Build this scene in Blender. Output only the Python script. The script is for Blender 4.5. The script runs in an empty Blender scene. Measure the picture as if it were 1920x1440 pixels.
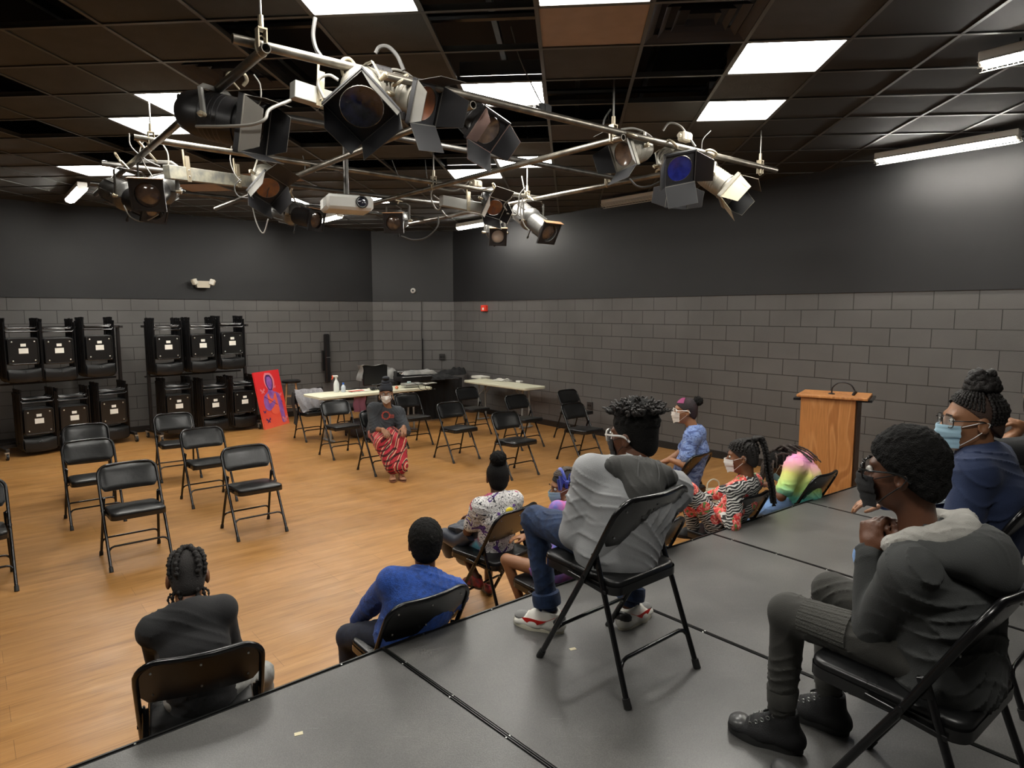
import bpy, bmesh, math, random
import numpy as np
from mathutils import Vector, Matrix, Euler
random.seed(7)
R = math.radians
scene = bpy.context.scene
COL = scene.collection

# ---------------------------------------------------------------- camera, world, exposure
FPX, PITCH, CZ = 1230.6, .1087, 2.0
cam_d = bpy.data.cameras.new('camera'); cam = bpy.data.objects.new('camera', cam_d); COL.objects.link(cam)
cam.location = (0, 0, CZ); cam.rotation_euler = (math.pi/2 - PITCH, 0, 0)
cam_d.sensor_width = 36; cam_d.lens = FPX/1920*36; cam_d.clip_start = .05
scene.camera = cam
scene.view_settings.view_transform = 'Standard'; scene.view_settings.look = 'None'
scene.view_settings.gamma = 1; scene.view_settings.use_curve_mapping = False
scene.view_settings.exposure = 0.68
wd = bpy.data.worlds.new('world'); scene.world = wd; wd.use_nodes = True
wd.node_tree.nodes['Background'].inputs[0].default_value = (.6, .62, .65, 1)
wd.node_tree.nodes['Background'].inputs[1].default_value = .02
PANEL_E, TUBE_E = 23.0, 80.0

# ---------------------------------------------------------------- frames: W() room -> world
A0 = R(40.0)
def W(e1, e2, z=0.0):
    return Vector((e1*math.cos(A0)-e2*math.sin(A0), e1*math.sin(A0)+e2*math.cos(A0), z))
def room(p):
    return (p[0]*math.cos(A0)+p[1]*math.sin(A0), -p[0]*math.sin(A0)+p[1]*math.cos(A0))
def ray(x, y):
    u = (x-960)/FPX; up = -(y-720)/FPX
    return Vector((u, math.cos(PITCH)+up*math.sin(PITCH), -math.sin(PITCH)+up*math.cos(PITCH)))
def at(x, y, z=None, Y=None, e1=None, e2=None):
    """where the line of sight through a spot of the photo meets height z, depth Y or a wall-parallel plane"""
    d = ray(x, y)
    if z is not None: t = (z-CZ)/d.z
    elif Y is not None: t = Y/d.y
    else:
        r = room(d); t = e1/r[0] if e1 is not None else e2/r[1]
    return Vector((d.x*t, d.y*t, CZ+d.z*t))

# ---------------------------------------------------------------- materials
MATS = {}
def mat(name, col, rough=.5, metal=0., var=0., vscale=8., bump=0., bscale=60., col2=None, spec=.5, emit=None, alpha=1., sheen=0., detail=4., stretch=None, coat=0.):
    if name in MATS: return MATS[name]
    m = bpy.data.materials.new(name); m.use_nodes = True; nt = m.node_tree; b = nt.nodes['Principled BSDF']
    c = tuple(col)+(1,)
    b.inputs['Base Color'].default_value = c; b.inputs['Roughness'].default_value = rough
    b.inputs['Metallic'].default_value = metal; b.inputs['Specular IOR Level'].default_value = spec
    b.inputs['Sheen Weight'].default_value = sheen; b.inputs['Coat Weight'].default_value = coat
    tc = nt.nodes.new('ShaderNodeTexCoord'); src = tc.outputs['Object']
    if stretch:
        mp = nt.nodes.new('ShaderNodeMapping'); mp.inputs['Scale'].default_value = stretch
        nt.links.new(src, mp.inputs[0]); src = mp.outputs[0]
    if var or col2:
        n = nt.nodes.new('ShaderNodeTexNoise'); n.inputs['Scale'].default_value = vscale; n.inputs['Detail'].default_value = detail
        nt.links.new(src, n.inputs['Vector'])
        r = nt.nodes.new('ShaderNodeValToRGB'); nt.links.new(n.outputs[0], r.inputs[0])
        r.color_ramp.elements[0].position = .35; r.color_ramp.elements[1].position = .65
        if col2: r.color_ramp.elements[0].color = c; r.color_ramp.elements[1].color = tuple(col2)+(1,)
        else:
            r.color_ramp.elements[0].color = tuple(x*(1-var) for x in col)+(1,)
            r.color_ramp.elements[1].color = tuple(min(1, x*(1+var)) for x in col)+(1,)
        nt.links.new(r.outputs[0], b.inputs['Base Color'])
    if bump:
        n2 = nt.nodes.new('ShaderNodeTexNoise'); n2.inputs['Scale'].default_value = bscale; n2.inputs['Detail'].default_value = 3
        nt.links.new(src, n2.inputs['Vector'])
        bp = nt.nodes.new('ShaderNodeBump'); bp.inputs['Strength'].default_value = bump; bp.inputs['Distance'].default_value = .01
        nt.links.new(n2.outputs[0], bp.inputs['Height']); nt.links.new(bp.outputs[0], b.inputs['Normal'])
    if emit:
        b.inputs['Emission Color'].default_value = tuple(emit[:3])+(1,); b.inputs['Emission Strength'].default_value = emit[3]
    if alpha < 1: b.inputs['Alpha'].default_value = alpha
    MATS[name] = m
    return m
def nodes(m): return m.node_tree.nodes, m.node_tree.links, m.node_tree.nodes['Principled BSDF']
def ramp(nt, fac, stops, interp='LINEAR'):
    r = nt.nodes.new('ShaderNodeValToRGB'); r.color_ramp.interpolation = interp
    e = r.color_ramp.elements
    while len(e) < len(stops): e.new(.5)
    for i, (p, c) in enumerate(stops): e[i].position = p; e[i].color = tuple(c)+(1,)
    nt.links.new(fac, r.inputs[0]); return r
def tex(m, kind, vec, **kw):
    n = m.node_tree.nodes.new(kind)
    for k, v in kw.items():
        if k in n.inputs: n.inputs[k].default_value = v
        else: setattr(n, k, v)
    if vec: m.node_tree.links.new(vec, n.inputs[0])
    return n
def mapping(m, scale=(1,1,1), rot=(0,0,0), loc=(0,0,0), out='Object'):
    tc = m.node_tree.nodes.new('ShaderNodeTexCoord'); mp = m.node_tree.nodes.new('ShaderNodeMapping')
    mp.inputs['Scale'].default_value = scale; mp.inputs['Rotation'].default_value = rot; mp.inputs['Location'].default_value = loc
    m.node_tree.links.new(tc.outputs[out], mp.inputs[0]); return mp.outputs[0]
def mixc(m, fac, a, b, mode='MIX'):
    n = m.node_tree.nodes.new('ShaderNodeMix'); n.data_type = 'RGBA'; n.blend_type = mode
    L = m.node_tree.links
    for s, v in ((n.inputs[0], fac), (n.inputs[6], a), (n.inputs[7], b)):
        if isinstance(v, bpy.types.NodeSocket): L.new(v, s)
        elif isinstance(v, (int, float)): s.default_value = v
        else: s.default_value = tuple(v)+(1,)
    return n.outputs[2]

# ---------------------------------------------------------------- mesh collectors
class MB:
    """collects vertices and faces, becomes ONE mesh object"""
    def __init__(s): s.v = []; s.f = []; s.mi = []; s.m = 0
    def add(s, vs, fs):
        o = len(s.v); s.v += [tuple(v) for v in vs]
        for f in fs: s.f.append(tuple(i+o for i in f)); s.mi.append(s.m)
        return s
    def box(s, c, d, rot=None, bev=0.):
        hx, hy, hz = d[0]/2, d[1]/2, d[2]/2
        if bev > 0:
            b = min(bev, hx*.9, hy*.9, hz*.9); vs = []
            for sx in (-1, 1):
                for sy in (-1, 1):
                    for sz in (-1, 1):
                        vs += [(sx*hx, sy*(hy-b), sz*(hz-b)), (sx*(hx-b), sy*hy, sz*(hz-b)), (sx*(hx-b), sy*(hy-b), sz*hz)]
            I = lambda x, y, z, k: ((x*2+y)*2+z)*3+k
            fs = []
            for x in (0, 1): q = [I(x,0,0,0), I(x,1,0,0), I(x,1,1,0), I(x,0,1,0)]; fs.append(q if x else q[::-1])
            for y in (0, 1): q = [I(0,y,0,1), I(0,y,1,1), I(1,y,1,1), I(1,y,0,1)]; fs.append(q if y else q[::-1])
            for z in (0, 1): q = [I(0,0,z,2), I(1,0,z,2), I(1,1,z,2), I(0,1,z,2)]; fs.append(q if z else q[::-1])
            for x in (0, 1):
                for y in (0, 1): fs.append([I(x,y,0,0), I(x,y,1,0), I(x,y,1,1), I(x,y,0,1)])
                for z in (0, 1): fs.append([I(x,0,z,0), I(x,1,z,0), I(x,1,z,2), I(x,0,z,2)])
            for y in (0, 1):
                for z in (0, 1): fs.append([I(0,y,z,1), I(1,y,z,1), I(1,y,z,2), I(0,y,z,2)])
            for x in (0, 1):
                for y in (0, 1):
                    for z in (0, 1): fs.append([I(x,y,z,0), I(x,y,z,1), I(x,y,z,2)])
        else:
            vs = [(x*hx, y*hy, z*hz) for x in (-1, 1) for y in (-1, 1) for z in (-1, 1)]
            fs = [(0,1,3,2), (4,6,7,5), (0,4,5,1), (2,3,7,6), (0,2,6,4), (1,5,7,3)]
        M = rot if rot is not None else Matrix.Identity(3)
        c = Vector(c)
        return s.add([M @ Vector(v)+c for v in vs], fs)
    def tube(s, pts, r, seg=10, caps=True, closed=False, flat=None):
        """round tube through pts; r a number or one radius per point; flat=(a,b) squashes it"""
        P = [Vector(p) for p in pts]; n = len(P); rs = r if hasattr(r, '__len__') else [r]*n
        T = []
        for i in range(n):
            if closed: t = P[(i+1) % n]-P[i-1]
            else: t = P[min(i+1, n-1)]-P[max(i-1, 0)]
            T.append(t.normalized() if t.length > 1e-9 else Vector((0, 0, 1)))
        u = T[0].orthogonal().normalized() if abs(T[0].z) > .95 else T[0].cross(Vector((0, 0, 1))).normalized()
        vs = []; fa, fb = flat or (1, 1)
        for i in range(n):
            u = (u-T[i]*u.dot(T[i])).normalized(); w = T[i].cross(u)
            for k in range(seg):
                a = 2*math.pi*k/seg
                vs.append(P[i]+(u*math.cos(a)*fa+w*math.sin(a)*fb)*rs[i])
        fs = []
        for i in range(n if closed else n-1):
            j = (i+1) % n
            for k in range(seg):
                k2 = (k+1) % seg; fs.append((i*seg+k, i*seg+k2, j*seg+k2, j*seg+k))
        if caps and not closed:
            fs.append(tuple(range(seg-1, -1, -1))); fs.append(tuple((n-1)*seg+k for k in range(seg)))
        return s.add(vs, fs)
    def cyl(s, a, b, r, r2=None, seg=20): return s.tube([a, b], [r, r if r2 is None else r2], seg)
    def lathe(s, prof, c=(0,0,0), seg=24, rot=None, caps=True):
        M = rot if rot is not None else Matrix.Identity(3); c = Vector(c); vs = []; n = len(prof)
        for r, z in prof:
            for k in range(seg):
                a = 2*math.pi*k/seg; vs.append(M @ Vector((r*math.cos(a), r*math.sin(a), z))+c)
        fs = [(i*seg+k, i*seg+(k+1) % seg, (i+1)*seg+(k+1) % seg, (i+1)*seg+k) for i in range(n-1) for k in range(seg)]
        if caps: fs.append(tuple(range(seg-1, -1, -1))); fs.append(tuple((n-1)*seg+k for k in range(seg)))
        return s.add(vs, fs)
    def ball(s, c, r, seg=14, rot=None):
        r = r if hasattr(r, '__len__') else (r, r, r); M = rot if rot is not None else Matrix.Identity(3)
        vs = []; n = seg//2+1
        for i in range(n):
            a = math.pi*i/(n-1)
            for k in range(seg):
                b = 2*math.pi*k/seg
                vs.append(M @ Vector((r[0]*math.sin(a)*math.cos(b), r[1]*math.sin(a)*math.sin(b), r[2]*math.cos(a)))+Vector(c))
        return s.add(vs, [(i*seg+k, (i+1)*seg+k, (i+1)*seg+(k+1) % seg, i*seg+(k+1) % seg) for i in range(n-1) for k in range(seg)])
    def prism(s, outline, a, b):
        """outline: 3D points of one side; a->b offset vectors"""
        n = len(outline); A = [Vector(p)+Vector(a) for p in outline]; B = [Vector(p)+Vector(b) for p in outline]
        return s.add(A+B, [tuple(range(n-1, -1, -1)), tuple(range(n, 2*n))]+[(i, (i+1) % n, n+(i+1) % n, n+i) for i in range(n)])
    def grid(s, fn, nu, nv, thick=0.):
        P = [[Vector(fn(i/nu, j/nv)) for j in range(nv+1)] for i in range(nu+1)]
        vs = [p for row in P for p in row]; I = lambda i, j: i*(nv+1)+j
        fs = [(I(i,j), I(i+1,j), I(i+1,j+1), I(i,j+1)) for i in range(nu) for j in range(nv)]
        if thick:
            N = []
            for i in range(nu+1):
                for j in range(nv+1):
                    du = P[min(i+1, nu)][j]-P[max(i-1, 0)][j]; dv = P[i][min(j+1, nv)]-P[i][max(j-1, 0)]
                    nn = du.cross(dv); N.append(nn.normalized() if nn.length > 1e-12 else Vector((0, 0, 1)))
            o = len(vs); vs += [v-n*thick for v, n in zip(vs, N)]
            fs += [tuple(i+o for i in f[::-1]) for f in fs]
            B = [I(i, 0) for i in range(nu+1)]+[I(nu, j) for j in range(1, nv+1)]+[I(i, nv) for i in range(nu-1, -1, -1)]+[I(0, j) for j in range(nv-1, 0, -1)]
            fs += [(B[i], B[(i+1) % len(B)], B[(i+1) % len(B)]+o, B[i]+o) for i in range(len(B))]
        return s.add(vs, fs)
    def build(s, name, mats, parent=None, smooth=True, label=None, angle=40):
        me = bpy.data.meshes.new(name); me.from_pydata(s.v, [], s.f); me.update()
        for m in (mats if isinstance(mats, (list, tuple)) else [mats]): me.materials.append(m)
        if any(s.mi): me.polygons.foreach_set('material_index', s.mi)
        if smooth:
            me.polygons.foreach_set('use_smooth', [True]*len(me.polygons))
            me.set_sharp_from_angle(angle=R(angle))
        o = bpy.data.objects.new(name, me); COL.objects.link(o)
        if parent: o.parent = parent
        if label: o['label'] = label
        return o
def catmull(pts, n=6):
    P = [Vector(p) for p in pts]; P = [P[0]*2-P[1]]+P+[P[-1]*2-P[-2]]; out = []
    for i in range(1, len(P)-2):
        for k in range(n):
            t = k/n; a, b, c, d = P[i-1], P[i], P[i+1], P[i+2]
            out.append(.5*((2*b)+(c-a)*t+(2*a-5*b+4*c-d)*t*t+(3*b-a-3*c+d)*t**3))
    out.append(P[-2]); return out
def tag(o, label=None, cat=None, group=None, kind=None):
    for k, v in (('label', label), ('category', cat), ('group', group), ('kind', kind)):
        if v: o[k] = v
    return o
def thing(name, label, cat, loc=(0,0,0), rz=0., group=None, rot=None):
    o = bpy.data.objects.new(name, None); COL.objects.link(o); o.empty_display_size = .1
    o.location = loc; o.rotation_euler = rot or (0, 0, rz)
    return tag(o, label, cat, group)
def dup(src, loc, rz, label=None, group=None, rot=None):
    def cp(o, par):
        c = o.copy(); COL.objects.link(c); c.parent = par
        for ch in kids[o.name]: cp(ch, c)
        return c
    kids = {}
    def walk(o):
        kids[o.name] = list(o.children)
        for ch in o.children: walk(ch)
    walk(src)
    c = cp(src, None); c.location = loc; c.rotation_euler = rot or (0, 0, rz)
    tag(c, label, group=group); return c
def struct(mb, name, m, smooth=False, parent=None):
    o = mb.build(name, m, parent, smooth)
    if not parent: o['kind'] = 'structure'
    return o
# ================================================================ materials of the room
def block_mat():
    m = mat('painted_block', (.108, .103, .099), rough=.42); N, L, B = nodes(m)
    tc = N.new('ShaderNodeTexCoord'); sp = N.new('ShaderNodeSeparateXYZ'); L.new(tc.outputs['Object'], sp.inputs[0])
    cb = N.new('ShaderNodeCombineXYZ'); L.new(sp.outputs[0], cb.inputs[0]); L.new(sp.outputs[2], cb.inputs[1])
    nz = tex(m, 'ShaderNodeTexNoise', cb.outputs[0], Scale=2.5, Detail=4)
    ad = N.new('ShaderNodeVectorMath'); ad.operation = 'MULTIPLY_ADD'; L.new(nz.outputs['Color'], ad.inputs[0])
    ad.inputs[1].default_value = (.006, .006, 0); L.new(cb.outputs[0], ad.inputs[2])
    br = tex(m, 'ShaderNodeTexBrick', ad.outputs[0], **{'Scale': 1.0, 'Mortar Size': .0046, 'Mortar Smooth': .3, 'Brick Width': .4064, 'Row Height': .2032, 'Bias': 0})
    br.inputs['Color1'].default_value = (.108, .103, .099, 1); br.inputs['Color2'].default_value = (.101, .096, .092, 1); br.inputs['Mortar'].default_value = (.028, .026, .024, 1)
    n2 = tex(m, 'ShaderNodeTexNoise', cb.outputs[0], Scale=1.3, Detail=6); r2 = ramp(m.node_tree, n2.outputs[0], [(.3, (.86,)*3), (.7, (1.12,)*3)])
    L.new(mixc(m, 1., br.outputs[0], r2.outputs[0], 'MULTIPLY'), B.inputs['Base Color'])
    n3 = tex(m, 'ShaderNodeTexNoise', cb.outputs[0], Scale=90, Detail=4)
    ma = N.new('ShaderNodeMath'); ma.operation = 'MULTIPLY_ADD'; L.new(br.outputs['Fac'], ma.inputs[0]); ma.inputs[1].default_value = -1
    m3 = N.new('ShaderNodeMath'); m3.operation = 'MULTIPLY'; L.new(n3.outputs[0], m3.inputs[0]); m3.inputs[1].default_value = .12; L.new(m3.outputs[0], ma.inputs[2])
    bp = N.new('ShaderNodeBump'); bp.inputs['Strength'].default_value = .9; bp.inputs['Distance'].default_value = .014
    L.new(ma.outputs[0], bp.inputs['Height']); L.new(bp.outputs[0], B.inputs['Normal']); return m
def drywall_mat():
    m = mat('black_drywall', (.018, .020, .0215), rough=.55); N, L, B = nodes(m)
    tc = N.new('ShaderNodeTexCoord'); sp = N.new('ShaderNodeSeparateXYZ'); L.new(tc.outputs['Object'], sp.inputs[0])
    cb = N.new('ShaderNodeCombineXYZ'); L.new(sp.outputs[0], cb.inputs[0])
    br = tex(m, 'ShaderNodeTexBrick', cb.outputs[0], **{'Scale': 1.0, 'Mortar Size': .003, 'Mortar Smooth': .1, 'Brick Width': 1.22, 'Row Height': 9.})
    br.inputs['Color1'].default_value = (.018, .020, .0215, 1); br.inputs['Color2'].default_value = (.020, .022, .0235, 1); br.inputs['Mortar'].default_value = (.009, .009, .01, 1)
    n = tex(m, 'ShaderNodeTexNoise', tc.outputs['Object'], Scale=1.6, Detail=5); r = ramp(m.node_tree, n.outputs[0], [(.3, (.88,)*3), (.7, (1.12,)*3)])
    L.new(mixc(m, 1., br.outputs[0], r.outputs[0], 'MULTIPLY'), B.inputs['Base Color']); return m
def floor_mat():
    m = mat('plank_floor', (.5, .25, .1), rough=.36, spec=.45); N, L, B = nodes(m)
    tc = N.new('ShaderNodeTexCoord'); v = tc.outputs['Object']
    br = tex(m, 'ShaderNodeTexBrick', v, offset=.37, **{'Scale': 1.0, 'Mortar Size': .0012, 'Mortar Smooth': .2, 'Brick Width': 1.22, 'Row Height': .178})
    br.inputs['Color1'].default_value = (.93, .93, .93, 1); br.inputs['Color2'].default_value = (1.07, 1.07, 1.07, 1); br.inputs['Mortar'].default_value = (.5, .45, .4, 1)
    mp = N.new('ShaderNodeMapping'); mp.inputs['Scale'].default_value = (1.1, 9, 1); L.new(v, mp.inputs[0])
    n1 = tex(m, 'ShaderNodeTexNoise', mp.outputs[0], Scale=1.6, Detail=7, Roughness=.62, Distortion=.6)
    r1 = ramp(m.node_tree, n1.outputs[0], [(.28, (.27, .125, .034)), (.46, (.37, .182, .052)), (.6, (.42, .215, .068)), (.75, (.48, .27, .10))])
    mp2 = N.new('ShaderNodeMapping'); mp2.inputs['Scale'].default_value = (1.4, 60, 1); L.new(v, mp2.inputs[0])
    n2 = tex(m, 'ShaderNodeTexNoise', mp2.outputs[0], Scale=2.2, Detail=5)
    r2 = ramp(m.node_tree, n2.outputs[0], [(.33, (.82, .8, .78)), (.52, (1, 1, 1))])
    c = mixc(m, 1., r1.outputs[0], r2.outputs[0], 'MULTIPLY'); c = mixc(m, 1., c, br.outputs[0], 'MULTIPLY')
    n4 = tex(m, 'ShaderNodeTexNoise', v, Scale=.55, Detail=3); r4 = ramp(m.node_tree, n4.outputs[0], [(.35, (.93, .9, .88)), (.65, (1.05, 1.04, 1.04))])
    L.new(mixc(m, 1., c, r4.outputs[0], 'MULTIPLY'), B.inputs['Base Color'])
    n5 = tex(m, 'ShaderNodeTexNoise', v, Scale=3., Detail=5); r5 = ramp(m.node_tree, n5.outputs[0], [(.3, (.3,)*3), (.7, (.46,)*3)]); L.new(r5.outputs[0], B.inputs['Roughness'])
    bp = N.new('ShaderNodeBump'); bp.inputs['Strength'].default_value = .12; bp.inputs['Distance'].default_value = .004
    L.new(n2.outputs[0], bp.inputs['Height']); L.new(bp.outputs[0], B.inputs['Normal']); return m
def deck_mat():
    m = mat('stage_deck_black', (.062, .06, .057), rough=.42, spec=.5); N, L, B = nodes(m)
    v = mapping(m); n1 = tex(m, 'ShaderNodeTexNoise', v, Scale=2.2, Detail=8, Roughness=.65)
    r1 = ramp(m.node_tree, n1.outputs[0], [(.3, (.07, .069, .066)), (.55, (.092, .09, .086)), (.72, (.115, .112, .105))])
    v2 = mapping(m, (2, 26, 1), (0, 0, .5)); n2 = tex(m, 'ShaderNodeTexNoise', v2, Scale=2.4, Detail=9, Roughness=.7)
    r2 = ramp(m.node_tree, n2.outputs[0], [(.62, (0,)*3), (.74, (.055,)*3)])
    n3 = tex(m, 'ShaderNodeTexNoise', v, Scale=230, Detail=2); r3 = ramp(m.node_tree, n3.outputs[0], [(.35, (.8,)*3), (.65, (1.2,)*3)])
    c = mixc(m, 1., r1.outputs[0], r2.outputs[0], 'ADD'); L.new(mixc(m, 1., c, r3.outputs[0], 'MULTIPLY'), B.inputs['Base Color'])
    r4 = ramp(m.node_tree, n1.outputs[0], [(.3, (.30,)*3), (.7, (.44,)*3)]); L.new(r4.outputs[0], B.inputs['Roughness'])
    bp = N.new('ShaderNodeBump'); bp.inputs['Strength'].default_value = .15; bp.inputs['Distance'].default_value = .003
    L.new(n3.outputs[0], bp.inputs['Height']); L.new(bp.outputs[0], B.inputs['Normal']); return m
M_block, M_dry, M_floor, M_deck = block_mat(), drywall_mat(), floor_mat(), deck_mat()
M_base = mat('black_vinyl_base', (.012, .012, .012), rough=.35)
M_tile = mat('painted_tile', (.050, .051, .050), rough=.85, var=.1, vscale=6, bump=.3, bscale=240)
M_tile2 = mat('grey_tile', (.05, .05, .058), rough=.85, var=.06, vscale=5)
M_tan = mat('tan_tile', (.34, .25, .20), rough=.8, var=.05, vscale=9)
M_tbar = mat('dark_tbar', (.058, .058, .055), rough=.45)
M_plen = mat('plenum_black', (.006, .0065, .011), rough=.9)
M_panel = mat('light_diffuser', (.8, .8, .8), rough=.6, emit=(1, .97, .9, PANEL_E))
M_tube = mat('fluorescent_tube', (.8, .8, .8), rough=.6, emit=(1, .96, .88, TUBE_E))
M_black = mat('black_satin', (.008, .008, .009), rough=.32)
M_white = mat('white_enamel', (.6, .58, .53), rough=.4)

# ================================================================ floor and walls
E1R, E2L, ZJ, ZT, HC = 7.895, 12.35, 2.225, 3.53, 3.65
C1, C2 = (6.593, 12.35), (7.895, 11.29)      # chamfered corner
m = MB(); m.box((0, 0, -.05), (13, 18, .1)); fl = struct(m, 'floor', M_floor); fl.location = W(2.5, 5.5, 0); fl.rotation_euler = (0, 0, A0)
def wall(name, p, q, thick=.15, phase=0., has_block=True):
    a, b = W(*p), W(*q); d = b-a; ln = d.length; ang = math.atan2(d.y, d.x)
    m = MB(); m.box((ln/2-phase, thick/2, ZJ/2), (ln, thick, ZJ)); o = struct(m, name, M_block)
    o.location = a+Vector((math.cos(ang), math.sin(ang), 0))*phase; o.location.z = 0.0; o.rotation_euler = (0, 0, ang)
    m = MB(); m.box((ln/2-phase, thick/2-.009, (ZJ+ZT)/2), (ln, thick+.018, ZT-ZJ)); u = struct(m, 'upper_panel', M_dry, parent=o)
    m = MB(); m.box((ln/2-phase, thick/2-.002, (HC+ZT)/2+.2), (ln, thick, HC-ZT+.4)); struct(m, 'top_band', M_dry, parent=o)
    m = MB(); m.box((ln/2-phase, -.006, .052), (ln, .012, .105), bev=.004); bb = struct(m, name.replace('wall', 'baseboard'), M_base)
    bb.location = o.location; bb.rotation_euler = (0, 0, ang)
    return o
w_ = .4064
def joint_phase(p, q, joint):        # shift so that a block joint of the row below the panel falls on the given point
    a, b = W(*p), W(*q); d = (b-a).normalized(); s = (Vector((joint[0], joint[1], 0))-a).dot(d)
    return (s+w_/2) % w_
p, q = (-4.0, E2L), C1; wall_left = wall('wall_left', p, q, phase=joint_phase(p, q, (-7.494, 9.806)))
p, q = C1, C2; a_, b_ = W(*p), W(*q); d_ = (b_-a_).normalized(); j_ = a_+d_*.2032
wall_corner = wall('wall_corner', p, q, phase=joint_phase(p, q, j_))
p, q = C2, (E1R, -3.5); wall_right = wall('wall_right', p, q, phase=joint_phase(p, q, (.534, 11.649)))
wall('wall_back', (E1R, -3.5), (-4.0, -3.5)); wall('wall_near', (-4.0, -3.5), (-4.0, E2L))

# ================================================================ suspended ceiling: grid turned a few degrees to the walls
AG = .0874
def G(a, b, z=HC): return Vector((a*math.cos(AG)+b*math.sin(AG), -a*math.sin(AG)+b*math.cos(AG), z))
def ga(k): return -2.707+.6272*k
def gb(j): return 3.766+.5675*j
lights = {(2,-1), (4,-1), (6,1), (6,3), (3,2), (-1,2), (-2,3), (-5,6), (-5,8), (2,7), (3,6), (-3,10), (-1,10), (1,-5), (5,-6), (-2,-4)}  # last entries: unseen panels added behind the camera for light from behind
tans = {(4,0), (-4,8), (-2,7)}
opened = {(-1,-1), (-3,1), (-4,3), (1,0), (-3,4), (-4,5), (3,-1), (3,0), (3,1), (4,2), (5,1), (5,2), (1,1), (0,2), (1,2), (2,2), (2,3), (4,3), (3,3), (1,4), (2,4), (0,6), (3,4), (5,6), (1,6), (-2,5), (-3,7), (2,5), (4,5), (0,4), (2,6)}
vents = {(5,0), (0,1)}
def inside(c):
    e1, e2 = room(c)
    if not (-4.0 < e1 < E1R and -3.5 < e2 < E2L): return False
    (x1, y1), (x2, y2) = C1, C2
    return (x2-x1)*(e2-y1)-(y2-y1)*(e1-x1) < 0
m = MB(); rnd = random.Random(3); cells = []
for k in range(-16, 17):
    for j in range(-15, 20):
        q = [G(ga(k+i), gb(j+l)) for i, l in ((0,0), (1,0), (1,1), (0,1))]
        if not any(inside(c) for c in q): continue
        cells.append((k, j))
        if (k, j) in lights or (k, j) in opened or (k, j) in vents: continue
        c = G(ga(k+.5), gb(j+.5), HC+.012)
        m.m = 1 if (k, j) in tans else 3 if k >= 7 else (2 if rnd.random() < .25 and k > 1 else 0)  # tiles towards the right wall are darker
        m.box(c, (.6272-.004, .5675-.004, .014), Matrix.Rotation(-AG, 3, 'Z'))
ceil = m.build('ceiling', [M_tile, M_tan, M_tile2, mat('near_black_tile', (.014, .015, .016), rough=.8)], smooth=False); ceil['kind'] = 'structure'
m = MB(); rz_ = Matrix.Rotation(-AG, 3, 'Z')
m.box(W(2.5, 5.5, 4.35), (13, 18, .05), Matrix.Rotation(A0, 3, 'Z')); struct(m, 'plenum', M_plen, parent=ceil)
m = MB()
for k in range(-16, 18):
    js = [j for (kk, j) in cells if kk in (k-1, k)]
    if js: j0, j1 = min(js), max(js)+1; m.box(G(ga(k), gb((j0+j1)/2), HC-.001), (.024, (j1-j0)*.5675, .006), rz_); m.box(G(ga(k), gb((j0+j1)/2), HC+.018), (.003, (j1-j0)*.5675, .034), rz_)
for j in range(-15, 20):
    ks = [k for (k, jj) in cells if jj in (j-1, j)]
    if ks: k0, k1 = min(ks), max(ks)+1; m.box(G(ga((k0+k1)/2), gb(j), HC-.0016), ((k1-k0)*.6272, .024, .006), rz_); m.box(G(ga((k0+k1)/2), gb(j), HC+.018), ((k1-k0)*.6272, .003, .034), rz_)
struct(m, 'grid_bars', M_tbar, parent=ceil)
# joists glimpsed through the missing tiles
m = MB()
for k in range(-6, 8): m.box(G(ga(k*1.0+.4), gb(4), 4.15), (.04, 12, .06), rz_)
for j in (-1.3, 1.6, 4.4, 7.2): m.tube([G(-6, gb(j), 4.0), G(5, gb(j), 4.0)], .03, 8)
struct(m, 'plenum_joists', M_black, parent=ceil)

def troffer(k, j, label):
    t = thing('ceiling_light', label, 'ceiling light', G(ga(k+.5), gb(j+.5), HC), -AG, 'bright square ceiling lights')
    m = MB(); m.box((0, 0, .004), (.585, .525, .006)); m.build('diffuser', M_panel, t, False)
    m = MB()
    for s in (-1, 1): m.box((s*.302, 0, .02), (.018, .548, .05)); m.box((0, s*.269, .02), (.62, .012, .05))
    m.box((0, 0, .1), (.60, .54, .1)); m.build('housing', M_tbar, t, False)
    return t
where = {(2,-1): 'bright ceiling light cut off by the top edge, left of centre', (4,-1): 'bright ceiling light cut off by the top edge beside the tan tile',
 (6,1): 'large bright square ceiling light, right one nearest the viewer', (6,3): 'bright square ceiling light behind the large right one, before the right wall',
 (3,2): 'bright ceiling light above the middle of the near rig pipe', (-1,2): 'bright ceiling light above the large black spotlight at left',
 (-2,3): 'bright ceiling light behind the large black spotlight, crossed by the left pipe', (-5,6): 'far left bright ceiling light above the left end of the rig',
 (-5,8): 'thin sliver of ceiling light above the far left spotlights', (2,7): 'trapezoid of ceiling light seen above the far right corner of the rig',
 (3,6): 'ceiling light crossed by a rig pipe left of the near right lamps', (-3,10): 'thin far ceiling light just left of the projector', (-1,10): 'thin far ceiling light just right of the projector'}
for (k, j) in sorted(lights): troffer(k, j, where.get((k, j), 'unseen square ceiling light added behind the viewer for light from behind'))
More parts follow.
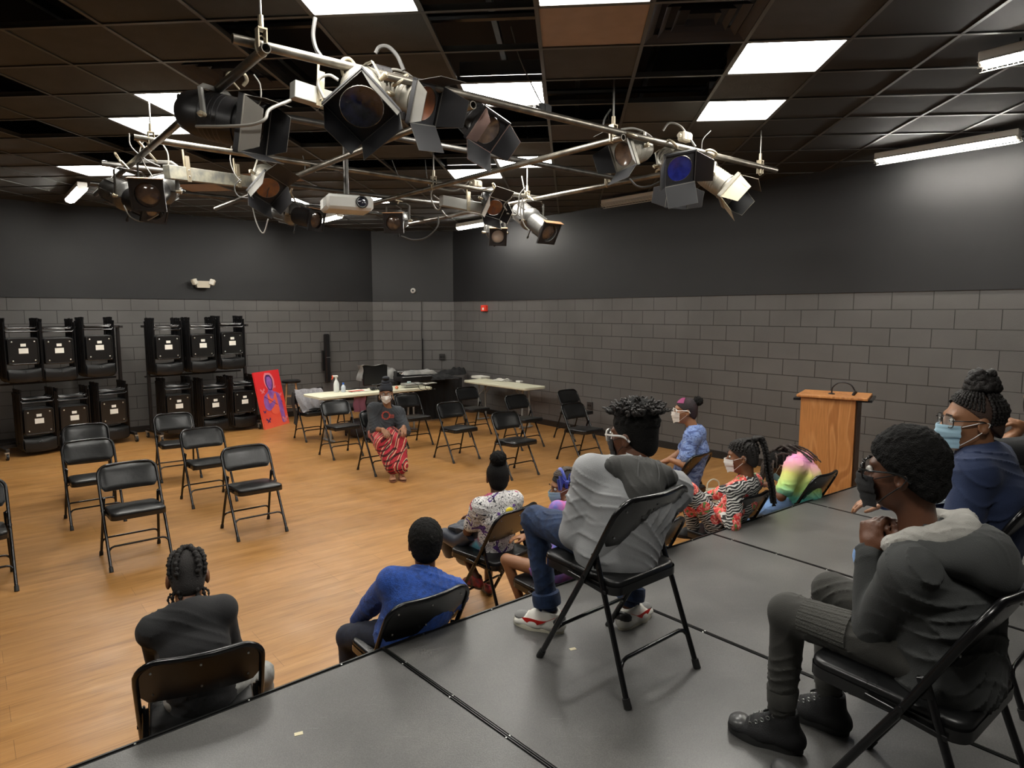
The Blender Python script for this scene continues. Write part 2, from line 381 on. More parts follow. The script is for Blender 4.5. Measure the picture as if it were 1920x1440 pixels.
for (k, j) in sorted(vents):
    t = thing('air_vent', 'black square ceiling air diffuser with stepped louvres '+('right of the tan tile' if k == 5 else 'behind the near left corner of the rig'), 'air vent', G(ga(k+.5), gb(j+.5), HC), -AG)
    m = MB(); m.box((0, 0, .1), (.6, .54, .02))
    m.build('back_plate', M_plen, t, False)
    for i in range(4):
        w, h = .60-.14*i, .54-.125*i; m = MB(); z0 = .0+.006*i
        out = [(-w/2, -h/2), (w/2, -h/2), (w/2, h/2), (-w/2, h/2)]; inn = [(x*.84, y*.84) for x, y in out]
        vs = [(x, y, z0) for x, y in out]+[(x, y, z0+.035) for x, y in inn]
        m.add(vs, [(i_, (i_+1) % 4, 4+(i_+1) % 4, 4+i_) for i_ in range(4)]); m.build('louvre', M_tile2, t, False)

# ================================================================ stage platform (its decks are things laid side by side)
HP = .56
def sc(e): return (e[0]*.9, e[1]*.9)
edge = [(-1.2, 2.69), (.175, 2.67), (1.448, 2.703), (2.756, 2.69), (4.093, 2.63), (5.41, 2.574), (6.447, 2.508)]
back = [(-1.1, -.25), (.25, -.22), (1.57, -.18), (2.80, -.15), (3.98, -.12), (5.22, -.1), (6.3, -.1)]
M_alu = mat('deck_aluminium', (.16, .155, .145), rough=.38, metal=.9); M_screw = mat('steel_screw', (.5, .5, .48), rough=.3, metal=1)
m = MB(); m.lathe([(.004, -.003), (.004, .0012), (.0022, .002)], seg=8); _s = m.build('screw', M_screw); SCREW = _s.data; bpy.data.objects.remove(_s)
names = ['at the bottom left corner', 'with a beige tape mark beside the boy in black', 'under the grey hoodie boy on the stage', 'second along behind the grey hoodie boy', 'beside the floral outfit girl', 'far right next to the lectern']
tz = Vector((0, 0, 1))
for r_, (fa, fb, nm) in enumerate([(0, 1, ''), (1, 2, ' (second row, behind)')]):
    for i in range(6):
        def pt(k, row):
            f, b = sc(edge[k]), sc(back[k])
            if row == 0: return Vector(f)
            if row == 1: return Vector(b)
            return Vector(b)*2-Vector(f)+Vector((0, .2))
        A_, B_, C_, D_ = pt(i, fa), pt(i+1, fa), pt(i+1, fb), pt(i, fb)
        cx = (A_+B_+C_+D_)/4
        g = .006; qs = [v+(cx-v).normalized()*g for v in (A_, B_, C_, D_)]
        o_ = W(cx.x, cx.y, 0)
        t = thing('stage_deck', 'black stage deck panel '+(names[i] if r_ == 0 else 'in the row under the viewer, '+['far left', 'second from left', 'third from left', 'fourth from left', 'fifth from left', 'far right'][i]), 'stage platform', o_, 0, 'black stage deck panels')
        inn = [v+(cx-v).normalized()*.026 for v in qs]
        L3 = lambda v, z: W(v.x, v.y, z)-o_
        m = MB(); m.prism([L3(v, 0) for v in inn][::-1], (0, 0, HP-.02), (0, 0, HP)); m.build('deck_board', M_deck, t, False)
        m = MB()
        for a_, b_, c_, d_ in [(qs[n], qs[(n+1) % 4], inn[(n+1) % 4], inn[n]) for n in range(4)]:
            m.prism([L3(v, 0) for v in (a_, b_, c_, d_)][::-1], (0, 0, HP-.10), (0, 0, HP-.004 if r_ == 0 else HP))
            m.prism([L3(v, 0) for v in (a_, a_+(b_-a_), b_+(c_-b_)*.35, a_+(d_-a_)*.35)][::-1], (0, 0, HP-.10), (0, 0, HP+.0015))
        m.build('edge_frame', M_alu if False else mat('deck_edge_black', (.018, .018, .018), rough=.28, metal=.3), t, False)
        for n in range(4):
            a_, b_ = inn[n]+(qs[n]-inn[n])*.5, inn[(n+1) % 4]+(qs[(n+1) % 4]-inn[(n+1) % 4])*.5; k = max(2, int((b_-a_).length/.3))
            for q in range(k):
                v = a_+(b_-a_)*((q+.5)/k)
                if r_ == 0 or n == 0: so = bpy.data.objects.new('screw', SCREW); COL.objects.link(so); so.parent = t; so.location = L3(v, HP)
        for n in range(4):
            v = inn[n]+(cx-inn[n]).normalized()*.22; m = MB(); m.cyl(L3(v, .0), L3(v, HP-.02), .022, seg=10); m.build('leg', M_black, t)
M_mask = mat('cream_tape', (.62, .56, .38), rough=.8)
for (x, y, lb) in ((560, 1376, 'small cream tape mark on the stage deck near the bottom edge'), (1074, 1217, 'small cream tape mark on the stage under the grey hoodie boy')):
    p = at(x, y, z=HP); m = MB(); m.box((0, 0, .0008), (.028, .018, .0012)); o = m.build('tape_mark', M_mask, smooth=False); o.location = p; o.rotation_euler = (0, 0, A0-.3); tag(o, lb, 'tape mark', 'tape marks on the stage')

# ================================================================ perimeter fluorescent fixtures with wire guards
def strip_light(c, label, lit=True):
    t = thing('strip_light', label, 'fluorescent light', c, A0-math.pi/2, 'caged strip lights around the room')
    m = MB(); m.box((0, 0, .028), (1.2, .11, .055), bev=.006)
    m.prism([(-.6, -.06, 0), (-.6, .06, 0), (-.6, .03, .012), (-.6, -.03, .012)], (0, 0, -.01), (1.2, 0, -.01)); m.build('housing', M_white, t, False)
    for s in (-1, 1):
        m = MB(); m.cyl((-.58, s*.032, -.022), (.58, s*.032, -.022), .013, seg=12); m.build('tube', M_tube if lit else mat('unlit_tube', (.35, .35, .33), rough=.4), t)
    for s in (-1, 1):
        m = MB(); m.box((s*.588, 0, -.01), (.02, .1, .045), bev=.004); m.build('end_socket', M_white, t, False)
    m = MB()
    for y, z in ((-.062, -.01), (-.05, -.045), (0, -.062), (.05, -.045), (.062, -.01)): m.tube([(-.6, y, z), (.6, y, z)], .0022, 6)
    for i in range(23):
        x = -.59+1.18*i/22; m.tube([(x, -.062, 0), (x, -.062, -.012), (x+.02, -.05, -.045), (x, 0, -.062), (x+.02, .05, -.045), (x, .062, -.012), (x, .062, 0)], .0018, 5)
    m.build('wire_guard', M_white, t)
    m = MB()
    for s in (-1, 1): m.cyl((s*.4, 0, .055), (s*.4, 0, HC-c[2]), .006, seg=8)
    m.build('hanger', M_black, t)
ZF = 3.56
def strip_at(xa, ya, xb, yb, label, z=ZF, lit=True):
    a, b = at(xa, ya, z=z), at(xb, yb, z=z); d = (b-a).normalized(); c = a+d*.6
    ra, rb = room(a), room(b); c = W((ra[0]+rb[0])/2, ra[1]-.6, z); strip_light(c, label, lit)
strip_at(1640, 298, 1910, 256, 'lit caged strip light hanging by the upper right wall')
strip_at(1838, 118, 1925, 97, 'lit caged strip light cut off by the right edge of the frame')
strip_at(1130, 383, 1230, 367, 'unlit caged strip light behind the near right lamps', lit=False)
strip_at(862, 426, 905, 417, 'lit caged strip light low behind the far spotlights')
strip_at(590, 418, 622, 403, 'lit caged strip light just left below the projector')
strip_at(118, 372, 165, 354, 'lit caged strip light at the far left end of the rig')
# ================================================================ folding chairs
def vinyl():
    m = mat('black_vinyl', (.007, .0072, .0075), rough=.33, spec=.45); N, L, B = nodes(m)
    n = tex(m, 'ShaderNodeTexNoise', mapping(m), Scale=9, Detail=4); r = ramp(m.node_tree, n.outputs[0], [(.3, (.27,)*3), (.7, (.4,)*3)]); L.new(r.outputs[0], B.inputs['Roughness'])
    n2 = tex(m, 'ShaderNodeTexNoise', mapping(m), Scale=26, Detail=5); bp = N.new('ShaderNodeBump'); bp.inputs['Strength'].default_value = .22; bp.inputs['Distance'].default_value = .006
    L.new(n2.outputs[0], bp.inputs['Height']); L.new(bp.outputs[0], B.inputs['Normal']); return m
M_vinyl = vinyl()
M_frame = mat('black_enamel_tube', (.004, .004, .0045), rough=.24, spec=.5)
M_pan = mat('black_painted_steel', (.009, .009, .009), rough=.24, spec=.6)
M_rub = mat('black_rubber', (.005, .005, .005), rough=.6)
M_paper = mat('white_label', (.75, .73, .66), rough=.7)
TR = .0115
def smooth_rect(w, d, r, n=5):
    out = []
    for cx, cy, a in ((w-r, d-r, 0), (-w+r, d-r, 90), (-w+r, -d+r, 180), (w-r, -d+r, 270)):
        for k in range(n+1): t = R(a+90*k/n); out.append((cx+r*math.cos(t), cy+r*math.sin(t)))
    return out
def pad(mb, outline, z0, z1, crown=.008, c=(0, 0), slope=0.):
    """cushion: side wall + rounded top rings"""
    rings = []
    for s, z in ((1, z0), (1.0, z0+(z1-z0)*.25), (1.0, z1-.010), (.985, z1-.003), (.94, z1), (.6, z1+crown*.7), (.25, z1+crown)):
        rings.append([(c[0]+x*s, c[1]+y*s, z+slope*(y*s)) for x, y in outline])
    n = len(outline); vs = [p for r in rings for p in r]
    fs = [(i*n+k, i*n+(k+1) % n, (i+1)*n+(k+1) % n, (i+1)*n+k) for i in range(len(rings)-1) for k in range(n)]
    fs += [tuple(range(n-1, -1, -1)), tuple((len(rings)-1)*n+k for k in range(n))]
    mb.add(vs, fs)
def back_panel(w, z0, z1, y0, lean, depth, front):
    """curved back rest; +y is the sitter's side"""
    m = MB(); nu, nv = 18, 8; rr = .05
    def base(u, v):
        x = (u*2-1)*w; zz = z0+(z1-z0)*v
        e = abs(u*2-1)
        if e > .8:                                   # rounded corners
            q = (e-.8)/.2; k = 1-math.sqrt(max(0, 1-q*q)); zz = zz-(z1-z0)*.26*k*(v*2-1 if v > .5 else (v*2-1)*.7)
        y = y0-lean*(zz-z0)-.022*(1-(u*2-1)**2)
        return x, y, zz
    if front:
        def f(u, v):
            x, y, z = base(u, v); b = (1-(2*u-1)**8)*(1-(2*v-1)**6); return (x*.985, y+.004+depth*b, z)
        m.grid(f, nu, nv); m.grid(lambda u, v: (base(1-u, v)[0]*.985, base(1-u, v)[1]+.002, base(1-u, v)[2]), nu, nv)
    else:
        m.grid(lambda u, v: (base(1-u, v)[0], base(1-u, v)[1]+.0015, base(1-u, v)[2]), nu, nv, thick=.003)
    return m, base
def make_chair(label='', group=None):
    t = thing('folding_chair', label, 'folding chair', (0, 0, 0), 0, group)
    w = .215
    def fr(z): # main frame line: front foot (y .245) up and back
        return .245-.585*z if z < .46 else .245-.585*.46-.53*(z-.46)
    TOP = .755
    # back frame = upper inverted U above the seat
    pts = [(-w, fr(z), z) for z in (.40, .46, .52, .6, .66)]
    for k in range(1, 7): a_ = R(90*k/6); pts.append((-w+.075*(1-math.cos(a_)), fr(.68+.075*math.sin(a_)), .68+.075*math.sin(a_)))
    for k in range(1, 6): x = -w+.075+(2*w-.15)*k/6; pts.append((x, fr(TOP)-.022*math.sin(math.pi*k/6)*1.0, TOP))
    for k in range(6, -1, -1): a_ = R(90*k/6); pts.append((w-.075*(1-math.cos(a_)), fr(.68+.075*math.sin(a_)), .68+.075*math.sin(a_)))
    pts += [(w, fr(z), z) for z in (.66, .6, .52, .46, .40)]
    m = MB(); m.tube(pts, TR, 12); m.build('back_frame', M_frame, t)
    for s in (-1, 1):
        m = MB(); m.tube([(s*w, fr(z), z) for z in (.42, .3, .15, .03)], TR, 12); m.build('leg', M_frame, t)
        m = MB(); m.tube([(s*w, fr(.035), .035), (s*w, fr(.0), .0)], [.0145, .0155], 12); m.build('foot_cap', M_rub, t)
    wr = .195                                       # rear legs: inside the frame, foot behind, head under the back frame
    rl = lambda z: -.235+.36*z
    for s in (-1, 1):
        m = MB(); m.tube([(s*(wr+.02*(.5-z)/.5), rl(z), z) for z in (.52, .45, .3, .15, .03)], TR*.95, 12)
        m.box((s*.2, rl(.50)+.004, .50), (.012, .03, .06), Matrix.Rotation(-.3, 3, 'X'), bev=.004); m.build('leg', M_frame, t)
        m = MB(); m.tube([(s*(wr+.02), rl(.035), .035), (s*(wr+.02), rl(0), 0)], [.0145, .0155], 12); m.build('foot_cap', M_rub, t)
        m = MB(); m.box((s*.206, -.01, .405), (.006, .20, .016), Matrix.Rotation(.12, 3, 'X'), bev=.002); m.cyl((s*.2, fr(.43), .43), (s*.228, fr(.43), .43), .008, seg=10); m.build('hinge', M_frame, t)
    for (f, z, ww, bend) in ((fr, .17, w, .045), (rl, .155, wr+.014, .045)):
        pts = [(-ww, f(z-bend), z-bend)]+[(-ww+bend*(1-math.cos(R(a_))), f(z-bend+bend*math.sin(R(a_))), z-bend+bend*math.sin(R(a_))) for a_ in (30, 60, 90)]
        pts += [(x, f(z), z) for x in (-.08, .08)]+[(-p[0], p[1], p[2]) for p in pts[::-1]]
        m = MB(); m.tube(pts, .008, 10); m.build('stretcher', M_frame, t)
    # seat
    ol = smooth_rect(.193, .2, .045); sl = .04
    m = MB(); pad(m, [(x*(1-.05*(y < 0)*abs(y)/.2), y) for x, y in ol], .418, .445, .012, (0, .055), sl); m.build('seat', M_vinyl, t, angle=60)
    m = MB(); o2 = [(x*1.012, y*1.012) for x, y in ol]; n = len(o2)
    vs = [(x, y+.055, .392+sl*y) for x, y in o2]+[(x, y+.055, .424+sl*y) for x, y in o2]+[(x*.9, y*.9+.055, .397+sl*y) for x, y in o2]
    m.add(vs, [(k, (k+1) % n, n+(k+1) % n, n+k) for k in range(n)]+[((k+1) % n, k, 2*n+k, 2*n+(k+1) % n) for k in range(n)]+[tuple(2*n+k for k in range(n-1, -1, -1))])
    m.build('seat_pan', M_pan, t)
    m, base = back_panel(.2, .565, .748, fr(.565)+.004, .53, .016, True); m.build('backrest', M_vinyl, t, angle=60)
    m, base = back_panel(.205, .56, .75, fr(.56)-.001, .53, 0, False); m.build('back_plate', M_pan, t, angle=60)
    for u, v in ((.1, .2), (.1, .8), (.5, .8), (.5, .2), (.9, .2), (.9, .8)):
        m = MB(); x, y, z = base(u, v); m.ball((x, y-.004, z), (.0045, .003, .0045), 8); m.build('rivet', M_screw, t)
    return t
proto = make_chair()
first = [True]
def chair(e1, e2, head=0., label='', group='open folding chairs on the floor', z=0.):
    """head: degrees the chair is turned from facing the stage (0) ; 180 faces away from the viewer"""
    loc = W(e1, e2, z); rz = A0+math.pi+R(head)
    if first[0]:
        first[0] = False; c = proto; c.location = loc; c.rotation_euler = (0, 0, rz); tag(c, label, group=group)
    else: c = dup(proto, loc, rz, label, group)
    return c
for e1, e2, h, lb in ((.985, 5.98, 0, 'empty folding chair nearest the viewer in the left block, behind the braided child'),
    (1.96, 6.05, 0, 'empty folding chair on the right in the nearest row of the left block'),
    (-.03, 6.02, 0, 'empty folding chair cut off by the left edge, nearest row'),
    (-.26, 7.25, 0, 'sliver of empty folding chair at the left edge, second row'),
    (.88, 7.34, 0, 'empty folding chair in the left column, middle of three'),
    (1.92, 7.34, 0, 'empty folding chair in the second column, middle of three'),
    (.98, 8.42, -6, 'empty folding chair in the left column, farthest, before the left chair cart'),
    (1.93, 8.66, -4, 'empty folding chair before the right chair cart, farthest of its column'),
    (3.99, 8.5, 0, 'empty folding chair behind the left shoulder of the seated woman'),
    (5.17, 8.52, 0, 'empty folding chair behind the seated woman at right, before the long table'),
    (5.13, 7.30, 0, 'empty folding chair alone right of the seated woman'),
    (6.39, 8.64, 0, 'empty folding chair before the black skirted table'),
    (5.15, 6.12, 0, 'empty folding chair directly behind the curly bun child'),
    (6.36, 7.33, 0, 'empty folding chair before the small cream table by the right wall'),
    (6.37, 6.14, 0, 'empty folding chair nearer the viewer of the pair by the right wall'),
    (7.42, 7.3, 0, 'empty folding chair farther of the pair by the right wall')):
    chair(e1, e2, h, lb)
chair(4.2, 9.93, 0, 'folding chair with a grey jacket over it beside the red painting')
chair(4.95, 10.05, 175, 'dark folding chair pushed in behind the long cream table')
seats = {}
for nm, e1, e2, h, z, lb in (
    ('lady', 3.99, 7.33, 0, 0, 'folding chair under the woman with the head wrap'),
    ('braids', .635, 2.665, 167, 0, 'folding chair of the child in the black shirt, back against the stage'),
    ('fleece', 1.52, 2.54, 180, 0, 'folding chair of the child in the blue fleece, back against the stage'),
    ('graffiti', 2.62, 3.27, 191, 0, 'folding chair of the child in the graffiti shirt'),
    ('bow', 2.58, 2.60, 180, 0, 'folding chair of the girl with the blue bow, its front seat corner showing'),
    ('hidden', 3.14, 2.50, 180, 0, 'empty folding chair half hidden behind the grey hoodie boy'),
    ('floral', 4.10, 2.47, 180, 0, 'folding chair of the girl in the floral outfit'),
    ('tiedye', 5.08, 2.43, 180, 0, 'folding chair of the girl in the tie-dye shirt, next to the lectern'),
    ('camo', 4.92, 3.46, 186, 0, 'folding chair of the girl in the blue camouflage shirt'),
    ('grey', 1.99, 1.69, 180, HP, 'folding chair on the stage under the grey hoodie boy'),
    ('dark', 2.0, .57, 178, HP, 'folding chair on the stage in the lower right corner'),
    ('navy', 3.02, .74, 180, HP, 'folding chair on the stage of the girl in the navy sweater'),
    ('edge', 4.15, .72, 180, HP, 'folding chair of the person cut off by the right edge')):
    seats[nm] = (e1, e2, h, z); chair(e1, e2, h, lb, 'folding chairs with people on them' if nm != 'hidden' else 'open folding chairs on the floor', z)

# ================================================================ stacks of folded chairs hanging on wheeled carts
def make_folded():
    t = thing('folded_chair', '', 'folding chair')
    w = .208
    pts = [(-w, 0, z) for z in (.80, .6, .3, .08)]
    for k in range(1, 6): a_ = R(90*k/5); pts.append((-w+.07*(1-math.cos(a_)), 0, .08-.07*math.sin(a_)))
    pts += [(-x, y, z) for x, y, z in pts[::-1]]
    m = MB(); m.tube(pts, TR, 8)
    for s in (-1, 1): m.tube([(s*w, 0, .80), (s*w, 0, .835)], .0145, 8)
    m.build('back_frame', M_frame, t)
    for s in (-1, 1):
        m = MB(); m.tube([(s*.19, .016, z) for z in (.30, .6, .85)], TR*.95, 8); m.tube([(s*.19, .016, .85), (s*.19, .016, .885)], .0145, 8); m.build('leg', M_frame, t)
    for y, z, ww in ((0, .70, w), (.016, .745, .19)):
        m = MB(); m.tube([(-ww, y, z+.035), (-ww+.03, y, z), (ww-.03, y, z), (ww, y, z+.035)], .008, 6); m.build('stretcher', M_frame, t)
    ol = smooth_rect(.178, .185, .035); m = MB(); Rx = Matrix.Rotation(math.pi/2, 3, 'X'); n = len(ol)
    rings = [(1, .0), (1, -.022), (.93, -.024), (.9, -.016)]
    vs = [Vector((x*s, y, .43+z_*s)) for s, y in rings for x, z_ in ol]
    m.add(vs, [(i*n+k, i*n+(k+1) % n, (i+1)*n+(k+1) % n, (i+1)*n+k) for i in range(3) for k in range(n)]+[tuple(3*n+k for k in range(n-1, -1, -1))])
    m.build('seat_pan', M_pan, t)
    for x in (-.13, .13):
        for z in (.30, .56): m = MB(); m.ball((x, -.0235, z), (.011, .004, .011), 8); m.build('bolt', M_screw, t)
    m = MB(); m.grid(lambda u, v: (-.19+.38*u, -.016-.02*(1-(2*u-1)**2)-.012*(1-(2*v-1)**4), .025+.165*v-.02*(1-(2*u-1)**2)), 12, 6)
    m.grid(lambda u, v: (.19-.38*u, .004-.02*(1-(1-2*u)**2), .025+.165*v-.02*(1-(1-2*u)**2)), 12, 6); m.build('backrest', M_vinyl, t, angle=60)
    m = MB(); m.box((0, -.0185, .515), (.062, .002, .038)); m.build('small_sticker', M_paper, t, False)
    m = MB(); m.box((0, -.0185, .435), (.11, .002, .072)); m.build('large_sticker', M_paper, t, False)
    return t
fproto = make_folded(); ffirst = [True]
def folded(loc, rz, label, group):
    if ffirst[0]:
        ffirst[0] = False; fproto.location = loc; fproto.rotation_euler = (0, 0, rz); tag(fproto, label, group=group); return fproto
    return dup(fproto, loc, rz, label, group)
M_cart = mat('dark_steel_cart', (.02, .017, .016), rough=.4, metal=.3); M_zinc = mat('zinc_caster', (.55, .52, .46), rough=.35, metal=.8)
def cart(name, px_top, px_bot, ytop, ybot, eA, eB, which, depth_n, cs, extra):
    """front line of the hung chairs runs eA->eB (room frame)"""
    a, b = W(*eA), W(*eB); d = (b-a).normalized(); nrm = Vector((-d.y, d.x, 0)); ang = math.atan2(d.y, d.x)
    def hit(px):
        r = ray(px, 700); s = (a.x*r.y-a.y*r.x)/(d.y*r.x-d.x*r.y); return a+d*s
    cen = (a+b)/2+nrm*.24
    t = thing('chair_cart', 'tall wheeled steel cart holding the '+which+' block of hanging folded chairs', 'chair cart', cen, ang, 'chair carts along the left wall')
    L = (b-a).length
    def loc(p): v = Vector(p)-cen; return Vector((v.dot(d), v.dot(nrm), v.z))
    m = MB()
    for s in (-1, 1):
        m.box((s*(L/2+.05), .0, .13), (.045, .62, .04), bev=.004); 
    m.box((0, .26, .13), (L+.1, .04, .04)); m.box((0, -.26+.3, .13), (L+.1, .04, .04)); m.build('base', M_cart, t, False)
    for s in (-1, 1):
        m = MB(); m.box((s*(L/2+.05), .12, .96), (.045, .045, 1.66), bev=.004)
        m.box((s*(L/2+.05), .12, 1.78), (.045, .3, .035)); m.build('upright', M_cart, t, False)
    for z in (1.78, .98):
        m = MB()
        for y in ((.28, .02) if z > 1 else (.29,)): m.box((0, y, z), (L+.1, .03, .03))
        m.build('rail', M_cart, t, False)
    for sx in (-1, 1):
        for sy in (-1, 1):
            x, y = sx*(L/2+.06), sy*.29; m = MB()
            m.box((x, y, .10), (.05, .05, .02)); m.box((x-.017, y-.01, .065), (.004, .05, .07)); m.box((x+.017, y-.01, .065), (.004, .05, .07)); w = m.build('caster', M_zinc, t, False)
            m = MB(); m.cyl((x-.013, y-.015, .042), (x+.013, y-.015, .042), .042, seg=18); m.build('wheel', M_rub, w)
    n = 0
    for row, (pxs, ys) in enumerate(((px_top, ytop), (px_bot, ybot))):
        for i, px in enumerate(pxs):
            p = hit(px); zb = at(px, ys[i], Y=p.y).z
            for q in range(depth_n):
                off = nrm*(.0+.052*q)+d*random.uniform(-.004, .004)
                z = zb+random.uniform(-.006, .006)*(q > 0)
                pos = p+off; pos.z = z
                r_ = ('upper', 'lower')[row]; c_ = ('left', 'middle', 'right')[i]
                lb = f'front folded chair of the {r_} {c_} stack on the {which} cart' if q == 0 else f'folded chair behind the front one in the {r_} {c_} stack on the {which} cart'
                folded(pos, ang, lb, f'folded chairs hanging on the {which} cart'); n += 1
cart('l', (47, 114, 190), (66, 133, 208), (717, 714, 706), (846, 838, 824), (.42, 11.17), (1.92, 11.50), 'left', 6, None, None)
cart('r', (318, 383, 438), (332, 401, 456), (703, 698, 692), (812, 808, 800), (2.33, 11.22), (3.78, 11.42), 'right', 7, None, None)

# ================================================================ tables
M_table = mat('cream_plastic', (.64, .62, .47), rough=.5, bump=.1, bscale=300); M_tleg = mat('grey_table_leg', (.30, .31, .31), rough=.35, metal=.4)
def table(c, rz, L_, D_, label, z=.74):
    t = thing('folding_table', label, 'folding table', c, rz)
    ol = smooth_rect(L_/2, D_/2, .06); n = len(ol); m = MB()
    rings = [(.97, z-.045), (1, z-.036), (1, z-.006), (.992, z)]
    vs = [(x*s, y*s, zz) for s, zz in rings for x, y in ol]
    m.add(vs, [(i*n+k, i*n+(k+1) % n, (i+1)*n+(k+1) % n, (i+1)*n+k) for i in range(3) for k in range(n)]+[tuple(range(n-1, -1, -1)), tuple(3*n+k for k in range(n))]); m.build('tabletop', M_table, t)
    for s in (-1, 1):
        x = s*(L_/2-.26)
        for sy in (-1, 1):
            m = MB(); m.tube([(x, sy*.07, z-.05), (x, sy*.09, .035)], .0165, 10); m.build('leg', M_tleg, t)
        m = MB(); m.tube([(x, -D_/2+.1, .03), (x, -.09, .02), (x, .09, .02), (x, D_/2-.1, .03)], .0165, 10)
        m.build('foot_bar', M_tleg, t)
        m = MB()
        for sy in (-1, 1): m.tube([(x, sy*.08, z-.26), (x-s*.25, sy*.03, z-.05)], .009, 8)
        m.build('brace', M_tleg, t)
    return t
pA, pB = at(606, 745, z=.74), at(808, 726, z=.74)          # near edge of the long table
dT = (pB-pA).normalized(); nT = Vector((-dT.y, dT.x, 0)); cT = (pA+pB)/2+nT*.30
LT = (pB-pA).length+.1
table((cT.x, cT.y, 0), math.atan2(dT.y, dT.x), LT, .6, 'long cream folding table covered with papers and bottles behind the seated woman')
q1, q2 = at(869, 713, z=.74), at(983, 728, z=.74); dS = (q2-q1).normalized(); nS = Vector((-dS.y, dS.x, 0))
if nS.dot(Vector((.77, .64, 0))) < 0: nS = -nS
cS = (q1+q2)/2+nS*.25
table((cS.x, cS.y, 0), math.atan2(dS.y, dS.x), (q2-q1).length+.04, .5, 'small cream folding table with paper stacks against the right wall')
# black skirted table across the corner
M_cloth = mat('black_table_skirt', (.006, .006, .0065), rough=.9)
def W3(e1, e2, z): return W(e1, e2, z)
g1, g2 = at(866, 708, z=.76), at(738, 716, z=.76)
dK = (g1-g2).normalized(); nK = Vector((-dK.y, dK.x, 0)); cK = (g1+g2)/2+nK*.38; LK = (g1-g2).length
t = thing('skirted_table', 'black skirted equipment table across the far corner', 'table', (cK.x, cK.y, 0), math.atan2(dK.y, dK.x))
m = MB(); m.box((0, 0, .745), (LK, .76, .03), bev=.006); m.build('tabletop', M_cloth, t, False)
per = [(-LK/2, .38), (-LK/2, -.38), (LK/2, -.38), (LK/2, .38)]
def skirt(u, v):
    tot = .76+LK+.76; s = u*tot
    if s < .76: p, nn = (-LK/2, .38-s), (-1, 0)
    elif s < .76+LK: p, nn = (-LK/2+s-.76, -.38), (0, -1)
    else: p, nn = (LK/2, -.38+s-.76-LK), (1, 0)
    w = .008*(math.sin(s*62)+.5*math.sin(s*37+1))*(1-v*.7)+.006
    return (p[0]+nn[0]*w, p[1]+nn[1]*w, .02+.74*v)
m = MB(); m.grid(skirt, 260, 4, thick=.002); m.build('skirt', M_cloth, t)

def free(o, label, cat, loc, rz=0., group=None):
    o.location = loc; o.rotation_euler = (0, 0, rz); return tag(o, label, cat, group)
ZTb = .742
aT = math.atan2(dT.y, dT.x)
def on(x, y, z=ZTb): p = at(x, y, z=z); return p
# spray bottle
M_hdpe = mat('white_plastic_bottle', (.7, .72, .70), rough=.45); M_red = mat('red_orange_plastic', (.75, .08, .03), rough=.4); M_blue = mat('blue_cap', (.03, .12, .5), rough=.4)
t = thing('spray_bottle', 'white spray bottle with a red trigger on the long table', 'spray bottle', on(631, 735), 0)
m = MB(); m.lathe([(.0, 0), (.041, 0), (.043, .01), (.043, .12), (.036, .155), (.018, .19), (.014, .21)], seg=20); m.build('bottle', M_hdpe, t)
m = MB(); m.cyl((0, 0, .205), (0, 0, .235), .016); m.box((-.012, 0, .25), (.085, .026, .03), bev=.008); m.build('spray_head', M_white, t)
m = MB(); m.prism([(-.035, -.008, .24), (-.06, -.008, .245), (-.075, -.008, .20), (-.066, -.008, .195), (-.05, -.008, .225)], (0, 0, 0), (0, .016, 0)); m.box((-.06, 0, .252), (.02, .02, .022), bev=.004); m.build('trigger', M_red, t)
t = thing('cleaner_bottle', 'short clear bottle with a blue cap beside the spray bottle', 'bottle', on(644, 735), 0)
m = MB(); m.lathe([(0, 0), (.034, 0), (.036, .01), (.036, .075), (.03, .095), (.014, .115), (.013, .125)], seg=20); m.build('bottle', mat('clear_bottle', (.55, .6, .66), rough=.2), t)
m = MB(); m.cyl((0, 0, .122), (0, 0, .15), .016); m.build('cap', M_blue, t)
m = MB(); m.box((0, 0, .0025), (.34, .22, .005)); m.box((.02, .01, .006), (.22, .29, .003), Matrix.Rotation(.3, 3, 'Z'))
o = free(m.build('papers', M_paper, smooth=False), 'loose white papers left of the woman on the long table', 'papers', on(672, 733), aT)
m = MB(); m.box((0, 0, .002), (.25, .09, .004)); free(m.build('flyer', mat('red_flyer', (.55, .12, .08), rough=.6), smooth=False), 'red and white flyer lying on the long table', 'flyer', on(668, 733, ZTb+.01)+Vector((0, 0, .002)), aT)
m = MB()
for k in range(6): a_ = k*1.05; m.tube(catmull([(.09*math.cos(a_)*.8, .05*math.sin(a_), .012), (.1*math.cos(a_+.5), .06*math.sin(a_+.5), .035), (.08*math.cos(a_+1), .05*math.sin(a_+1), .012)], 5), .013, 8)
m.ball((-.06, 0, .025), (.045, .04, .028), 12); m.ball((.06, 0, .025), (.045, .04, .028), 12)
free(m.build('headphones', M_black), 'black headphones with coiled lead on the long table', 'headphones', on(705, 731), aT)
m = MB()
for k in range(7): m.box((-.05+.06*k+.01*(k % 2), .02*math.sin(k*2.1), .003+.0022*k), (.30, .21, .002), Matrix.Rotation(.25*math.sin(k*1.7), 3, 'Z'))
free(m.build('papers', M_paper, smooth=False), 'fanned white papers right of the woman on the long table', 'papers', on(773, 722), aT)
t = thing('jar', 'small clear jar with a pale blue label on the papers', 'jar', on(767, 721, ZTb+.015)); m = MB(); m.lathe([(0, 0), (.03, 0), (.032, .01), (.032, .05), (.028, .056)], seg=18); m.build('glass', mat('jar_glass', (.62, .66, .66), rough=.15), t)
m = MB(); m.lathe([(.0325, .012), (.0335, .012), (.0335, .045), (.0325, .045)], seg=18, caps=False); m.build('jar_label', mat('aqua_label', (.15, .5, .55), rough=.5), t)
